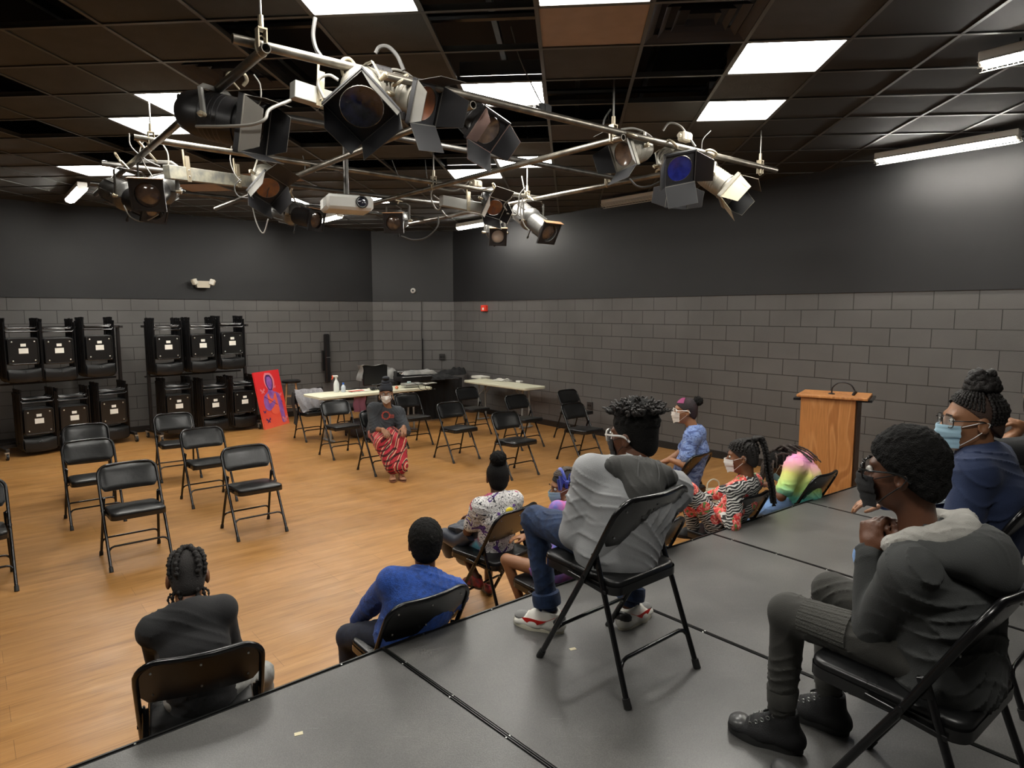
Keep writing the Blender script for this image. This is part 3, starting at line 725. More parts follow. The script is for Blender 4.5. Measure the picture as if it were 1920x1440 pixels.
m = MB(); m.ball((0, 0, .028), (.03, .03, .027), 16); m.tube([(0, 0, .05), (.004, 0, .066)], .003, 6); free(m.build('apple', mat('red_apple', (.55, .04, .03), rough=.35, col2=(.6, .35, .12), vscale=20)), 'small red apple at the edge of the long table', 'apple', on(744, 730))
# items under / behind the table
m = MB(); m.ball((0, 0, .16), (.2, .14, .16), 16); m.ball((.12, .02, .3), (.1, .09, .1), 12); free(m.build('bag', mat('dark_bag', (.02, .016, .018), rough=.7, bump=.5, bscale=18)), 'dark bag slumped under the long table', 'bag', W(4.78, 9.55, 0), .3)
m = MB(); m.grid(lambda u, v: (-.11+.22*u+.01*math.sin(v*9), .02*math.sin(u*14)*(1.1-v)+.012, -.24*(1-v)+.01*math.sin(u*7)), 20, 8, thick=.004)
free(m.build('pink_cloth', mat('mauve_cloth', (.22, .08, .12), rough=.85)), 'mauve cloth hanging at the back edge of the long table', 'cloth', on(668, 741)+Vector((.0, .25, -.06)), aT)
# small table papers
aS = math.atan2(dS.y, dS.x)
for (x, y, k, lb) in ((901, 709, 7, 'thick stack of white paper on the small cream table, at its corner end'), (942, 714, 3, 'loose crumpled sheets in the middle of the small cream table')):
    m = MB()
    for i in range(k): m.box((.01*math.sin(i*3), .01*math.cos(i*2.3), .003+.006*i), (.30, .22, .0055), Matrix.Rotation(.3*math.sin(i*1.9)*(1 if k == 3 else .2), 3, 'Z'))
    if k == 3: m.grid(lambda u, v: (-.12+.24*u, -.08+.16*v, .022+.014*math.sin(u*7+v*3)+.01*v), 8, 6, thick=.001)
    free(m.build('papers', M_paper, smooth=False), lb, 'papers', on(x, y), aS)
m = MB(); m.box((0, 0, .016), (.12, .08, .03), bev=.006); free(m.build('tissue_pack', mat('white_pack', (.7, .68, .64), rough=.5), smooth=False), 'small white packet near the right end of the small cream table', 'packet', on(974, 717), aS)
# sound desk & covers on the skirted table
aK = math.atan2(dK.y, dK.x)
M_cover = mat('grey_dust_cover', (.14, .14, .135), rough=.5, col2=(.24, .235, .22), vscale=7)
def drape(name, label, c, rz, Lx, Ly, H, matl, seed=0, amp=.02, cat='dust cover'):
    rr = random.Random(seed); ph = [rr.uniform(0, 6) for _ in range(6)]
    m = MB()
    def f(u, v):
        x = (u*2-1); y = (v*2-1); e = max(abs(x), abs(y)); top = H*(1-max(0, (e-.55)/.45)**2.2)
        wob = amp*(math.sin(x*7+ph[0])*math.cos(y*5+ph[1])+.6*math.sin(x*13+y*9+ph[2]))
        return (x*Lx/2*(1+.05*math.sin(y*6+ph[3])), y*Ly/2*(1+.06*math.sin(x*8+ph[4])), max(.002, top+wob*(.3+.7*(top/H))))
    m.grid(f, 30, 22, thick=.002); o = m.build(name, matl); return free(o, label, cat, c, rz)
drape('dust_cover', 'grey plastic dust cover over the monitor left on the skirted table', at(722, 712, z=.76)+nK*.25, aK, .62, .5, .20, M_cover, 2)
t = thing('monitor', 'black monitor seen from behind under the grey dust cover', 'monitor', at(708, 722, z=.76)+nK*.1, aK+.1)
m = MB(); m.box((0, 0, .16), (.46, .05, .34), bev=.012); m.build('screen_back', M_black, t, False); m = MB(); m.box((0, .02, .0), (.2, .16, .02), bev=.005); m.build('stand', M_black, t, False)
m = MB(); m.grid(lambda u, v: (-.27+.54*u, -.06+.22*v+.02*math.sin(u*9), .345-.13*v*v+.012*math.sin(u*11+v*4)), 20, 8, thick=.003)
m.grid(lambda u, v: (-.27+.02*math.sin(v*5), -.06+.2*u, .34-.26*v), 6, 8, thick=.003); free(m.build('plastic_sheet', M_cover), 'grey plastic sheet draped over the top of the monitor', 'plastic sheet', t.location, aK+.1)
t = thing('sound_mixer', 'black sound mixer with small coloured knobs under a lifted grey cover', 'sound mixer', at(783, 716, z=.76)+nK*.2, aK)
m = MB(); m.box((0, 0, .05), (.6, .4, .1), bev=.01); m.box((0, .1, .13), (.6, .16, .1), bev=.01); m.build('case', M_black, t, False)
rr = random.Random(4)
for i in range(14):
    m = MB(); x = -.26+.04*i; m.cyl((x, -.02, .15), (x, -.035, .15), .009, seg=8); m.build('knob', mat('knob_'+'abc'[i % 3], [(.6, .55, .4), (.5, .1, .08), (.55, .55, .6)][i % 3], rough=.4), t)
drape('dust_cover', 'crumpled pale cover pushed back on top of the sound mixer', at(795, 705, z=.9)+nK*.2+Vector((0, 0, .02)), aK, .62, .22, .06, M_cover, 5, .015)
m = MB(); m.box((0, 0, .022), (.32, .2, .044), bev=.005); m.box((0, -.101, .022), (.3, .004, .03)); free(m.build('media_player', mat('silver_box', (.3, .3, .28), rough=.4, metal=.5), smooth=False), 'silver media player lying before the sound mixer', 'media player', at(772, 723, z=.77), aK)
for i, (x, y) in enumerate(((830, 712), (850, 704), (868, 700))):
    drape('black_cloth', ['low black cloth heap right of the sound mixer', 'black cloth heap at the right end of the skirted table', 'black cloth standing highest in the corner behind the skirted table'][i], at(x, y, z=.77)+nK*(.15 if i < 2 else -.02)+Vector((-.12 if i == 2 else 0, -.1 if i == 2 else 0, 0)), aK+.1*i, .5 if i < 2 else .34, .35 if i < 2 else .24, (.07, .08, .11)[i], M_cloth, 9+i, .02, 'cloth')
m = MB(); m.lathe([(0, 0), (.12, 0), (.13, .012), (.12, .018), (0, .02)], seg=24); free(m.build('frisbee_lid', M_black), 'flat round black lid on the right of the skirted table', 'lid', at(848, 711, z=.775))
rr = random.Random(2)
for i in range(3):
    p = at(775+12*i, 718, z=.9); m = MB(); m.tube(catmull([(0, 0, 0), (.05, -.06, -.03), (.09, -.05, -.1), (.16, -.1, -.115), (.22, -.06, -.115)], 6), .004, 6); free(m.build('cable', M_rub), 'black cable looping down from the sound mixer', 'cable', p, aK+.4*i, 'cables of the sound mixer')

# jacket over the chair by the painting
M_jack = mat('grey_jersey', (.16, .155, .165), rough=.9, sheen=.3, col2=(.23, .22, .23), vscale=60)
cl = W(4.2, 9.93, 0); rzj = A0+math.pi
m = MB()
def jk(u, v):
    x = -.22+.44*u; s = v*1.0
    if s < .3: y, z = -.215-.012, .55+.21*(s/.3)
    elif s < .36: y, z = -.215+.06*((s-.3)/.06), .772+.008*math.sin((s-.3)/.06*3.14)
    else:
        q = (s-.36)/.64; y = -.15+.30*q**.9; z = .765-.31*min(1, q*1.25)
        if q > .8: z = .455+.01
    f = 1 if s > .36 else .4
    return (x+.02*math.sin(v*9+u*3), y+f*.016*math.sin(u*21+v*4)+.012, z+f*.014*math.sin(u*17+1+v*6)+.004)
m.grid(jk, 44, 40, thick=.004); o = free(m.build('jacket', M_jack), 'grey jersey jacket draped over the chair beside the painting', 'jacket', cl, rzj)
m = MB(); m.grid(lambda u, v: (.235+.02*math.sin(v*6)+.03*u, -.2+.2*u, .74-.5*v+.01*math.sin(u*9)), 8, 14, thick=.006); m.ball((.0, .1, .475), (.11, .07, .03), 12)
free(m.build('dark_scarf', mat('black_cloth_b', (.012, .012, .013), rough=.9)), 'black garment hanging beside the grey jacket on the same chair', 'garment', cl, rzj)

# stool
t = thing('wooden_stool', 'wooden bar stool with a round black seat behind the red painting', 'stool', at(543, 790, z=0), .3); t.location = W(4.66, 11.95, 0)
m = MB(); m.lathe([(0, .70), (.16, .70), (.172, .715), (.172, .735), (.15, .75), (0, .755)], seg=28); m.build('seat', M_vinyl, t)
M_wood = mat('stool_wood', (.42, .22, .09), rough=.45, var=.2, vscale=30, stretch=(1, 1, .15))
for k in range(4):
    a_ = R(45+90*k); m = MB(); m.tube([(.11*math.cos(a_), .11*math.sin(a_), .70), (.19*math.cos(a_), .19*math.sin(a_), 0)], [.015, .017], 10); m.build('leg', M_wood, t)
for z in (.25, .45):
    for k in range(4):
        a_, b_ = R(45+90*k), R(135+90*k); r_ = .11+.08*(1-z/.7); m = MB(); m.cyl((r_*math.cos(a_), r_*math.sin(a_), z), (r_*math.cos(b_), r_*math.sin(b_), z), .009, seg=8); m.build('rung', M_wood, t)

# column speaker on the left wall, outlet, emergency light, pull station, horn, conduit
def on_left(x, y, off=0.): return at(x, y, e2=E2L-off)
def on_right(x, y, off=0.): return at(x, y, e1=E1R-off)
def on_corner(x, y, off=0.): return at(x, y, Y=W(*C1).y-.0-off)
pt, pb = on_left(612, 626, .14), on_left(615, 717, .14)
t = thing('column_speaker', 'tall thin black column speaker fixed to the left block wall', 'speaker', ((pt.x+pb.x)/2, (pt.y+pb.y)/2, pb.z), A0); H_ = pt.z-pb.z
m = MB(); m.box((0, 0, H_/2), (.1, .1, H_), bev=.02); m.build('cabinet', M_black, t); m = MB(); m.box((0, -.052, H_*.52), (.09, .004, .012)); m.build('joint_band', M_screw, t, False)
m = MB(); m.box((-.06, .06, H_*.45), (.03, .06, .4), bev=.004); m.build('bracket', M_pan, t, False)
p = on_left(380, 533, .09)
t = thing('emergency_light', 'beige twin-headed emergency light on the left wall', 'emergency light', p, A0); M_beige = mat('beige_plastic', (.55, .49, .38), rough=.4)
m = MB(); m.prism([(-.13, 0, .055), (-.10, 0, -.06), (.10, 0, -.06), (.13, 0, .055)], (0, -.05, 0), (0, .045, 0)); m.build('body', M_beige, t, False)
for s in (-1, 1):
    m = MB(); rt = Matrix.Rotation(s*.35, 3, 'Y')@Matrix.Rotation(-s*.5, 3, 'Z'); m.box((s*.145, -.05, .035), (.09, .07, .105), rt, bev=.015); h = m.build('lamp_head', M_beige, t)
    m = MB()
    for k in range(4): m.box(rt@Vector((0, -.037, -.035+.024*k))+Vector((s*.145, -.05, .035)), (.07, .006, .012), rt)
    m.build('lens', mat('lamp_lens', (.75, .73, .66), rough=.2), h, False)
p = on_right(908, 578, .03)
t = thing('fire_alarm', 'red fire alarm pull station on the right wall near the corner', 'fire alarm', p, A0-math.pi/2); m = MB(); m.box((0, 0, 0), (.16, .06, .12), bev=.006); m.build('case', mat('alarm_red', (.7, .04, .02), rough=.35), t, False)
m = MB(); m.box((0, -.031, -.01), (.05, .006, .045), bev=.002); m.build('pull_handle', M_paper, t, False)
p = on_corner(774.5, 545, .03); t = thing('wall_horn', 'small round white horn on the upper corner wall', 'wall horn', p, 0); Rf = Matrix.Rotation(math.pi/2, 3, 'X')
m = MB(); m.lathe([(.052, -.02), (.055, .0), (.045, .02), (.025, .028)], seg=24, rot=Rf, caps=True); m.build('ring', M_white, t); m = MB(); m.lathe([(0, .025), (.022, .03), (0, .032)], seg=16, rot=Rf); m.build('cone', M_black, t)
def outlet(p, rz, label):
    t = thing('wall_outlet', label, 'outlet', p, rz); m = MB(); m.box((0, 0, 0), (.12, .03, .12), bev=.006); m.build('cover_plate', mat('dark_plate', (.03, .027, .025), rough=.4), t, False)
    for s in (-1, 1): m = MB(); m.box((s*.025, -.017, 0), (.03, .006, .035), bev=.002); m.build('socket', M_black, t, False)
outlet(on_corner(829, 669, .012), 0, 'dark wall outlet on the corner wall'); outlet(on_right(1106, 760, .012), A0-math.pi/2, 'dark wall outlet low on the right wall behind the pair of chairs'); outlet(on_left(600, 731, .012), A0, 'dark wall outlet low on the left wall behind the long table')
a_, b_ = on_corner(790, 567, .02), on_corner(792, 700, .02); m = MB(); m.tube(catmull([(0, 0, 0), (.008, 0, -.3), (-.006, 0, -.6), (.004, 0, (b_.z-a_.z)*.6), (.0, 0, b_.z-a_.z)], 6), .006, 8)
m.tube([(.012, 0, -.75), (.012, 0, b_.z-a_.z)], .009, 8); free(m.build('wall_cable', M_black), 'thin black cables running down the corner wall', 'cable', a_)

# lectern
t = thing('lectern', 'oak lectern on the floor behind the stage, before the right wall', 'lectern', (0, 0, 0))
M_oak = mat('oak_veneer', (.48, .21, .065), rough=.42); N, L, B = nodes(M_oak)
v = mapping(M_oak, (2.6, 2.6, .55)); n1 = tex(M_oak, 'ShaderNodeTexNoise', v, Scale=1.5, Detail=2, Distortion=.4)
mm = N.new('ShaderNodeMath'); mm.operation = 'MULTIPLY'; mm.inputs[1].default_value = 26; L.new(n1.outputs[0], mm.inputs[0]); m2 = N.new('ShaderNodeMath'); m2.operation = 'SINE'; L.new(mm.outputs[0], m2.inputs[0])
r1 = ramp(M_oak.node_tree, m2.outputs[0], [(0., (.46, .19, .055)), (.6, (.53, .24, .08)), (.9, (.38, .145, .04))]); v2 = mapping(M_oak, (60, 60, 3)); n2 = tex(M_oak, 'ShaderNodeTexNoise', v2, Scale=2, Detail=3)
r2 = ramp(M_oak.node_tree, n2.outputs[0], [(.35, (.85,)*3), (.6, (1.05,)*3)]); L.new(mixc(M_oak, 1., r1.outputs[0], r2.outputs[0], 'MULTIPLY'), B.inputs['Base Color'])
la, lb_ = at(1522, 742, Y=5.9), at(1638, 748, Y=5.9)          # far side of the stage, its front turned to the viewer
wL = (lb_-la).length; t.location = ((la.x+lb_.x)/2, (la.y+lb_.y)/2+.15, 0); t.rotation_euler = (0, 0, R(-33)); wL *= 1.04; zt = la.z
m = MB(); m.box((-.03, 0, zt/2), (.455, .40, zt-.04), bev=.004); m.build('body', M_oak, t, False)
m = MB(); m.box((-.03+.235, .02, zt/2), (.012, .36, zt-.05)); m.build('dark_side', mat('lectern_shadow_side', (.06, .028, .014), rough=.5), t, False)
m = MB(); m.box((0, 0, zt-.012), (wL, .46, .024), bev=.004); m.build('top_board', M_oak, t, False)
m = MB(); m.box((.0, .02, zt-.04), (wL+.06, .42, .02), Matrix.Rotation(-.03, 3, 'Y')); m.build('under_shelf', M_pan, t, False)
m = MB(); m.tube(catmull([(-.02, -.05, zt), (-.015, -.05, zt+.06), (.03, -.05, zt+.105), (.09, -.05, zt+.112), (.14, -.05, zt+.09), (.172, -.05, zt+.035)], 8), .0065, 10); m.cyl((.155, -.05, zt+.0), (.18, -.05, zt+.04), .013, .016, seg=12); m.lathe([(0, 0), (.03, 0), (.028, .008), (.01, .014)], (-.02, -.05, zt), 16); m.build('gooseneck_lamp', M_black, t)
# handbag
hb = W(4.05, 3.35, 0)
hb = at(1335, 948, z=0.02); hb = at(1335, 945, Y=5.0); hb.z = 0
pz = at(1335, 950, Y=5.0).z
t = thing('handbag', 'small cream handbag standing on the floor before the floral girl', 'handbag', at(1336, 947, z=.0), .2)
M_bag = mat('cream_leather', (.6, .56, .45), rough=.5)
m = MB(); m.prism([(-.13, -.045, 0), (.13, -.045, 0), (.115, -.03, .17), (-.115, -.03, .17)], (0, 0, 0), (0, .08, 0)); m.build('body', M_bag, t, False)
m = MB(); m.box((0, -.045, .13), (.225, .008, .07), bev=.003); m.build('flap', M_bag, t, False)
m = MB(); m.tube(catmull([(-.07, 0, .165), (-.06, 0, .24), (0, 0, .275), (.06, 0, .24), (.07, 0, .165)], 6), .008, 8); m.build('handle', M_bag, t)

# painting leaning on its lower edge beside the right cart
c1, c2 = at(498, 806, z=0.0), at(543, 793, z=0.0); Lp = (c2-c1).length; dP = (c2-c1).normalized(); ang = math.atan2(dP.y, dP.x)
t = thing('painting', 'red canvas painting of a purple woman, leaning beside the right chair cart', 'painting', c1, 0); 
Wp = .50; Hp = 1.02
nP = Vector((-dP.y, dP.x, 0)); 
zl = at(476, 700, Y=c1.y+.12).z
tilt = .22; shear = -.16
t.rotation_euler = Euler((-tilt, shear, ang), 'XYZ')
d_ = ray(475, 699); tl = Vector((0, 0, CZ))+d_*((c1-Vector((0, 0, CZ))).dot(dP)/d_.dot(dP))
Wp = Lp; ux = Vector((1, 0, 0)); Hp = (tl-c1).length
t.rotation_euler = (0, 0, 0)
ex = dP.copy(); ey = (tl-c1).normalized(); ex = (ex-ey*ex.dot(ey)).normalized(); ez = ex.cross(ey)
t.matrix_world = Matrix.Translation(c1) @ Matrix((ex, ey, ez)).transposed().to_4x4()
M_can = mat('red_canvas', (.75, .03, .02), rough=.6); N, L, B = nodes(M_can)
sp = N.new('ShaderNodeSeparateXYZ'); L.new(mapping(M_can), sp.inputs[0]); n1 = tex(M_can, 'ShaderNodeTexNoise', mapping(M_can), Scale=5, Detail=5)
ad = N.new('ShaderNodeMath'); ad.operation = 'MULTIPLY_ADD'; L.new(n1.outputs[0], ad.inputs[0]); ad.inputs[1].default_value = .5; L.new(sp.outputs[1], ad.inputs[2])
r = ramp(M_can.node_tree, ad.outputs[0], [(.25, (.85, .12, .06)), (.6, (.78, .05, .03)), (1., (.72, .02, .025))]); L.new(r.outputs[0], B.inputs['Base Color'])
m = MB(); m.box((Wp/2, Hp/2, -.018), (Wp, Hp, .034)); m.build('canvas', M_can, t, False)
def blob(name, pts, matl, z, ks=None):
    P = catmull([(x*Wp, y*Hp, 0) for x, y in pts]+[(pts[0][0]*Wp, pts[0][1]*Hp, 0)], 5)[:-1]
    m = MB(); m.prism(P, (0, 0, 0), (0, 0, z)); return m.build(name, matl, t, False)
M_pur = mat('violet_paint', (.21, .065, .33), rough=.6, col2=(.32, .13, .45), vscale=9); M_purd = mat('dark_violet_paint', (.07, .02, .12), rough=.6); M_pk = mat('pink_paint', (.75, .22, .25), rough=.6)
blob('painted_halo', [(.42, .97), (.62, .95), (.72, .85), (.70, .73), (.58, .66), (.42, .68), (.33, .78), (.34, .90)], M_pk, .0012)
blob('painted_hair', [(.44, .93), (.58, .92), (.66, .83), (.63, .71), (.54, .65), (.43, .68), (.37, .78), (.38, .88)], M_purd, .002)
blob('painted_face', [(.45, .89), (.56, .89), (.62, .82), (.59, .72), (.52, .67), (.45, .70), (.41, .79)], M_pur, .0028)
blob('painted_body', [(.44, .70), (.56, .70), (.60, .63), (.78, .58), (.86, .45), (.88, .22), (.86, .06), (.74, .06), (.72, .22), (.66, .30), (.40, .30), (.20, .34), (.16, .45), (.22, .57), (.38, .63)], M_pur, .002)
blob('painted_top', [(.40, .60), (.44, .52), (.54, .50), (.62, .58), (.68, .58), (.70, .40), (.68, .24), (.42, .24), (.36, .40), (.34, .58)], mat('orange_top_paint', (.85, .12, .06), rough=.6), .0032)
blob('painted_forearm', [(.18, .36), (.30, .30), (.50, .36), (.60, .42), (.58, .48), (.46, .44), (.30, .42), (.2, .42)], M_pur, .0042)
m = MB(); m.tube([(.22*Wp, .56*Hp, .005), (.66*Wp, .38*Hp, .005)], .004, 6); m.build('painted_brush', M_purd, t)
for n_, (x, y, s) in enumerate(((.2, .66, 1), (.82, .40, .8), (.86, .55, .7), (.2, .14, 1), (.86, .1, 1.2), (.12, .30, .6), (.7, .7, .5))):
    for sgn in (-1, 1): blob('painted_butterfly', [(x, y), (x+sgn*.07*s, y+.045*s), (x+sgn*.085*s, y+.01*s), (x+sgn*.04*s, y-.005*s), (x+sgn*.06*s, y-.04*s), (x+sgn*.01*s, y-.03*s)], M_purd if n_ % 2 else M_pk, .0015+.0002*n_)
# ================================================================ lighting rig hung under the ceiling
ZP = 3.33
M_pipe = mat('worn_steel_pipe', (.17, .155, .13), rough=.38, metal=.85, var=.35, vscale=9)
M_pipe_d = mat('dark_steel_pipe', (.07, .066, .06), rough=.4, metal=.7, var=.3, vscale=9)
M_rod = mat('steel_rod', (.25, .24, .22), rough=.4, metal=.8)
M_can_b = mat('black_lamp_paint', (.022, .021, .022), rough=.38, var=.2, vscale=12, metal=.2)
M_can_s = mat('silver_lamp_paint', (.24, .225, .19), rough=.36, metal=.45, var=.15, vscale=14)
M_flap = mat('sheen_grey_flap', (.10, .095, .085), rough=.42, metal=.2)  # ceiling light's sheen on black flap paint put into the grey
M_flapi = mat('black_flap_inside', (.012, .012, .014), rough=.6)
M_gelo = mat('amber_gel', (.24, .075, .028), rough=.25, col2=(.14, .06, .035), vscale=16, coat=.5); M_gelb = mat('blue_gel', (.006, .008, .085), rough=.25, col2=(.014, .02, .16), vscale=20, coat=.5)
M_geld = mat('dark_blue_gel', (.006, .007, .03), rough=.2, coat=.5, col2=(.03, .035, .12), vscale=22); M_lens = mat('lamp_glass', (.13, .085, .06), rough=.12, coat=1., col2=(.05, .035, .028), vscale=14)
M_wire = mat('grey_cable', (.22, .21, .19), rough=.5); M_wired = mat('dark_cable', (.05, .048, .045), rough=.5)
M_clamp = mat('cast_clamp', (.38, .33, .24), rough=.45, metal=.6)
def pipe(a, b, label, matl=None, r=.0245):
    """open steel tube between two room points, as one thing"""
    A_, B_ = W(a[0], a[1], ZP), W(b[0], b[1], ZP); m = MB(); d = (B_-A_).normalized()
    n = 10; m.tube([A_+(B_-A_)*i/n-A_ for i in range(n+1)], r, 14, caps=False)
    for P, s in ((A_, 1), (B_, -1)): m.tube([P-A_, P+d*s*.05-A_], r*.82, 14, caps=False)
    for P, s in ((A_, 1), (B_, -1)):
        u = d.orthogonal().normalized(); w = d.cross(u); vs = []
        for rr_ in (r, r*.82): vs += [P-A_+(u*math.cos(2*math.pi*k/14)+w*math.sin(2*math.pi*k/14))*rr_ for k in range(14)]
        m.add(vs, [(k, (k+1) % 14, 14+(k+1) % 14, 14+k) for k in range(14)])
    o = m.build('rig_pipe', matl or M_pipe); o.location = A_; return tag(o, label, 'rig pipe', 'pipes of the overhead lighting rig')
dz = .05
EX = [1.24, 2.54, 3.84, 5.12]; EY = [3.40, 4.60, 5.83, 6.97, 8.15]
pipe((EX[0]-.12, EY[0]+.06), (6.0, EY[0]-.12), 'nearest long rig pipe, running right from the hanging rod at top left')
pipe((EX[0]-.1, EY[1]), (5.35, EY[1]-.12), 'second long rig pipe, crossing behind the near black lamps', M_pipe_d)
pipe((EX[0]-.12, EY[2]), (5.3, EY[2]), 'third long rig pipe, carrying the far right group of spotlights')
pipe((EX[0]-.16, EY[3]+.05), (4.9, EY[3]-.1), 'fourth long rig pipe, just above the projector', M_pipe_d)
pipe((EX[0]-.1, EY[4]), (5.2, EY[4]), 'farthest long rig pipe', M_pipe_d)
def cross(e1, a, b, label, matl=None):
    o = pipe((e1, a), (e1, b), label, matl); o.location.z -= dz; return o
cross(EX[0], EY[0]-.06, 8.55, 'left cross pipe slanting from the top left rod down to the left')
cross(EX[1], EY[0]+.0, 8.75, 'second cross pipe passing below the two near barn door lamps')
cross(EX[2], EY[0]-.1, 8.1, 'third cross pipe ending open beside the near right lamps', M_pipe)
cross(EX[3], EY[0]+.5, 8.45, 'right cross pipe with bright section left of the near right lamps')
def rod(e, label, top=HC+.35):
    p = W(e[0], e[1], ZP); t = thing('hanging_rod', label, 'hanging rod', p, A0, 'threaded rods carrying the rig')
    m = MB(); m.cyl((0, 0, .05), (0, 0, top-ZP), .0065, seg=8); m.build('rod', M_rod, t)
    m = MB(); m.cyl((0, 0, .06), (0, 0, .12), .014, seg=8); m.box((0, .0, .055), (.045, .05, .008)); m.box((.02, 0, .0), (.006, .045, .12)); m.box((-.02, 0, .0), (.006, .045, .12)); m.build('hanger_bracket', M_clamp, t, False)
    m = MB(); m.tube([(math.cos(R(a_))*.03, math.sin(R(a_))*.0, -dz*.5+math.sin(R(a_))*.05) for a_ in range(0, 360, 30)], .005, 6, closed=True); m.build('u_bolt', M_clamp, t)
for e, lb in (((EX[0], EY[0]), 'long hanging rod at the near top left corner of the rig'), ((EX[2], EY[0]), 'hanging rod where two pipes cross left of the near right lamps'), ((5.75, EY[0]-.1), 'hanging rod at the right end of the nearest pipe'),
    ((EX[0], EY[2]), 'hanging rod above the left spotlight pair'), ((EX[3], EY[2]), 'hanging rod above the far right spotlight group'), ((EX[1], EY[1]), 'hanging rod in the middle of the second pipe'), ((EX[2], EY[2]), 'hanging rod in the middle of the third pipe'), ((EX[1], EY[3]), 'hanging rod of the fourth pipe beside the projector'), ((EX[3], EY[0]+1.2), 'hanging rod over the right cross pipe')): rod(e, lb)

def lamp_frame(px, py, Y, aim):
    c = at(px, py, Y=Y); a = Vector(aim).normalized()          # aim: right, away, up
    up = Vector((0, 0, 1)); x = a.cross(up).normalized(); z = x.cross(a).normalized()
    M = Matrix((x, a, z)).transposed(); return c, M, a
def common(t, c, M, r, pipept, yaxis=.0, dark=True):
    """yoke, clamp"""
    Mi = M.transposed()
    top = Vector(pipept)-c; up = top.normalized()
    sx = Vector((1, 0, 0)); ul = Mi@Vector((0, 0, 1)); ul = (ul-sx*ul.x).normalized()
    L_ = min(r*1.5+.05, max(.12, (Mi@top).dot(ul)*.75)); w = r+.018
    m = MB(); pts = [sx*w, sx*w+ul*L_*.9, sx*w*.75+ul*L_, -sx*w*.75+ul*L_, -sx*w+ul*L_*.9, -sx*w]
    m.tube(pts, .012, 8, flat=(.35, 1.3)); m.build('yoke', M_flap if dark else M_can_s, t)
    for s in (-1, 1):
        m = MB(); m.cyl(sx*s*(w-.012), sx*s*(w+.03), .012, .018, seg=10); m.ball(sx*s*(w+.036), (.006, .02, .012), 8); m.build('knob', M_clamp, t)
    tl = Mi@top; a_ = ul*L_; m = MB(); m.cyl(a_, a_+(tl-a_)*.72, .009, seg=8)
    hd = tl; e = (tl-a_).normalized(); s_ = e.orthogonal().normalized()
    P = [a_+(tl-a_)*.7, tl-e*.04+s_*.045, tl+s_*.047, tl+e*.045+s_*.02, tl+e*.045-s_*.02, tl+e*.01-s_*.04]
    m.tube(catmull(P, 4), .0105, 8); m.cyl(tl-s_*.05-e*.02, tl+s_*.0-e*.03, .006, seg=8); m.build('clamp', M_clamp, t)
def fresnel(px, py, Y, aim, r, L_, pp, label, silver=False, gel=None, flaps=(45, 45, 45, 45), roll=0., boxy=False, flen=1.0, fmat=None):
    c, M, a = lamp_frame(px, py, Y, aim)
    M = M@Matrix.Rotation(R(roll), 3, 'Y')
    t = thing('stage_spotlight', label, 'stage light', c, 0, 'barn door stage lights on the rig'); t.matrix_world = Matrix.Translation(c)@M.to_4x4()
    Rm = Matrix.Rotation(-math.pi/2, 3, 'X'); mt = M_can_s if silver else M_can_b
    m = MB(); m.lathe([(0, -L_*.62), (r*.45, -L_*.6), (r*.8, -L_*.5), (r*.97, -L_*.33), (r, -L_*.2), (r, L_*.3), (r*1.05, L_*.31), (r*1.05, L_*.36), (r*.97, L_*.37), (r*.9, L_*.5)], seg=32, rot=Rm, caps=False)
    for k in range(5): m.lathe([(r*1.0, -L_*.15+k*L_*.07), (r*1.015, -L_*.14+k*L_*.07), (r*1.0, -L_*.13+k*L_*.07)], seg=32, rot=Rm, caps=False)
    m.build('lamp_body', mt, t)
    if boxy:
        m = MB(); m.box((0, -L_*.05, -r*.95), (r*1.5, L_*.62, r*.5), bev=.008); m.build('lamp_base_box', M_can_b, t, False)
        m = MB(); m.ball((r*.78, -L_*.05, -r*.95), (.008, .022, .01), 8); m.build('wing_nut', M_screw, t)
    fy = L_*.5; f = r*1.12
    m = MB()
    for s in (-1, 1): m.box((s*f, fy, 0), (.014, .03, 2*f+.014)); m.box((0, fy, s*f), (2*f+.014, .03, .014))
    ol = [(r*.93*math.cos(2*math.pi*k/32), r*.93*math.sin(2*math.pi*k/32)) for k in range(32)]; sq = []
    for k in range(32): a_ = 2*math.pi*k/32; q = f/max(abs(math.cos(a_)), abs(math.sin(a_))); sq.append((q*math.cos(a_), q*math.sin(a_)))
    m.add([(x, fy, z) for x, z in ol]+[(x, fy, z) for x, z in sq], [(k, (k+1) % 32, 32+(k+1) % 32, 32+k) for k in range(32)])
    fr_ = m.build('gel_frame', M_flapi if gel != 'none' else mt, t, False)
    m = MB(); m.lathe([(0, fy-.025), (r*.5, fy-.018), (r*.92, fy-.004)], seg=28, rot=Rm, caps=False); m.build('gel' if gel else 'lens', {None: M_lens, 'o': M_gelo, 'b': M_gelb, 'd': M_geld, 'none': M_lens}[gel], t)
    for i, ang in enumerate(flaps):
        if ang is None: continue
        q = Matrix.Rotation(R(90*i), 3, 'Y'); fl_ = f*1.35*flen
        def P(u, v, th=0.): # hinge along +z side of the frame
            x = (2*u-1)*f*(1-.0*v if i % 2 == 0 else 1-.34*v); b = R(ang); return q@Vector((x, fy+.016+fl_*v*math.cos(b)+th*math.sin(b), f+fl_*v*math.sin(b)-th*math.cos(b)))
        m = MB(); m.grid(lambda u, v: P(u, v), 1, 1, thick=.002); m.grid(lambda u, v: P(.15+.02*u, .2+.6*v, -.004), 1, 1); m.tube([P(0, 0), P(1, 0)], .005, 6)
        m.m = 1; m.add([P(.01, .01, .0035), P(.99, .01, .0035), P(.99, .99, .0035), P(.01, .99, .0035)], [(0, 1, 2, 3)]); m.build('barn_door', [fmat or M_flap, M_flapi], t, False)
    common(t, c, M, r, at(*pp, z=ZP) if len(pp) == 2 else Vector(pp), dark=not silver)
    return t
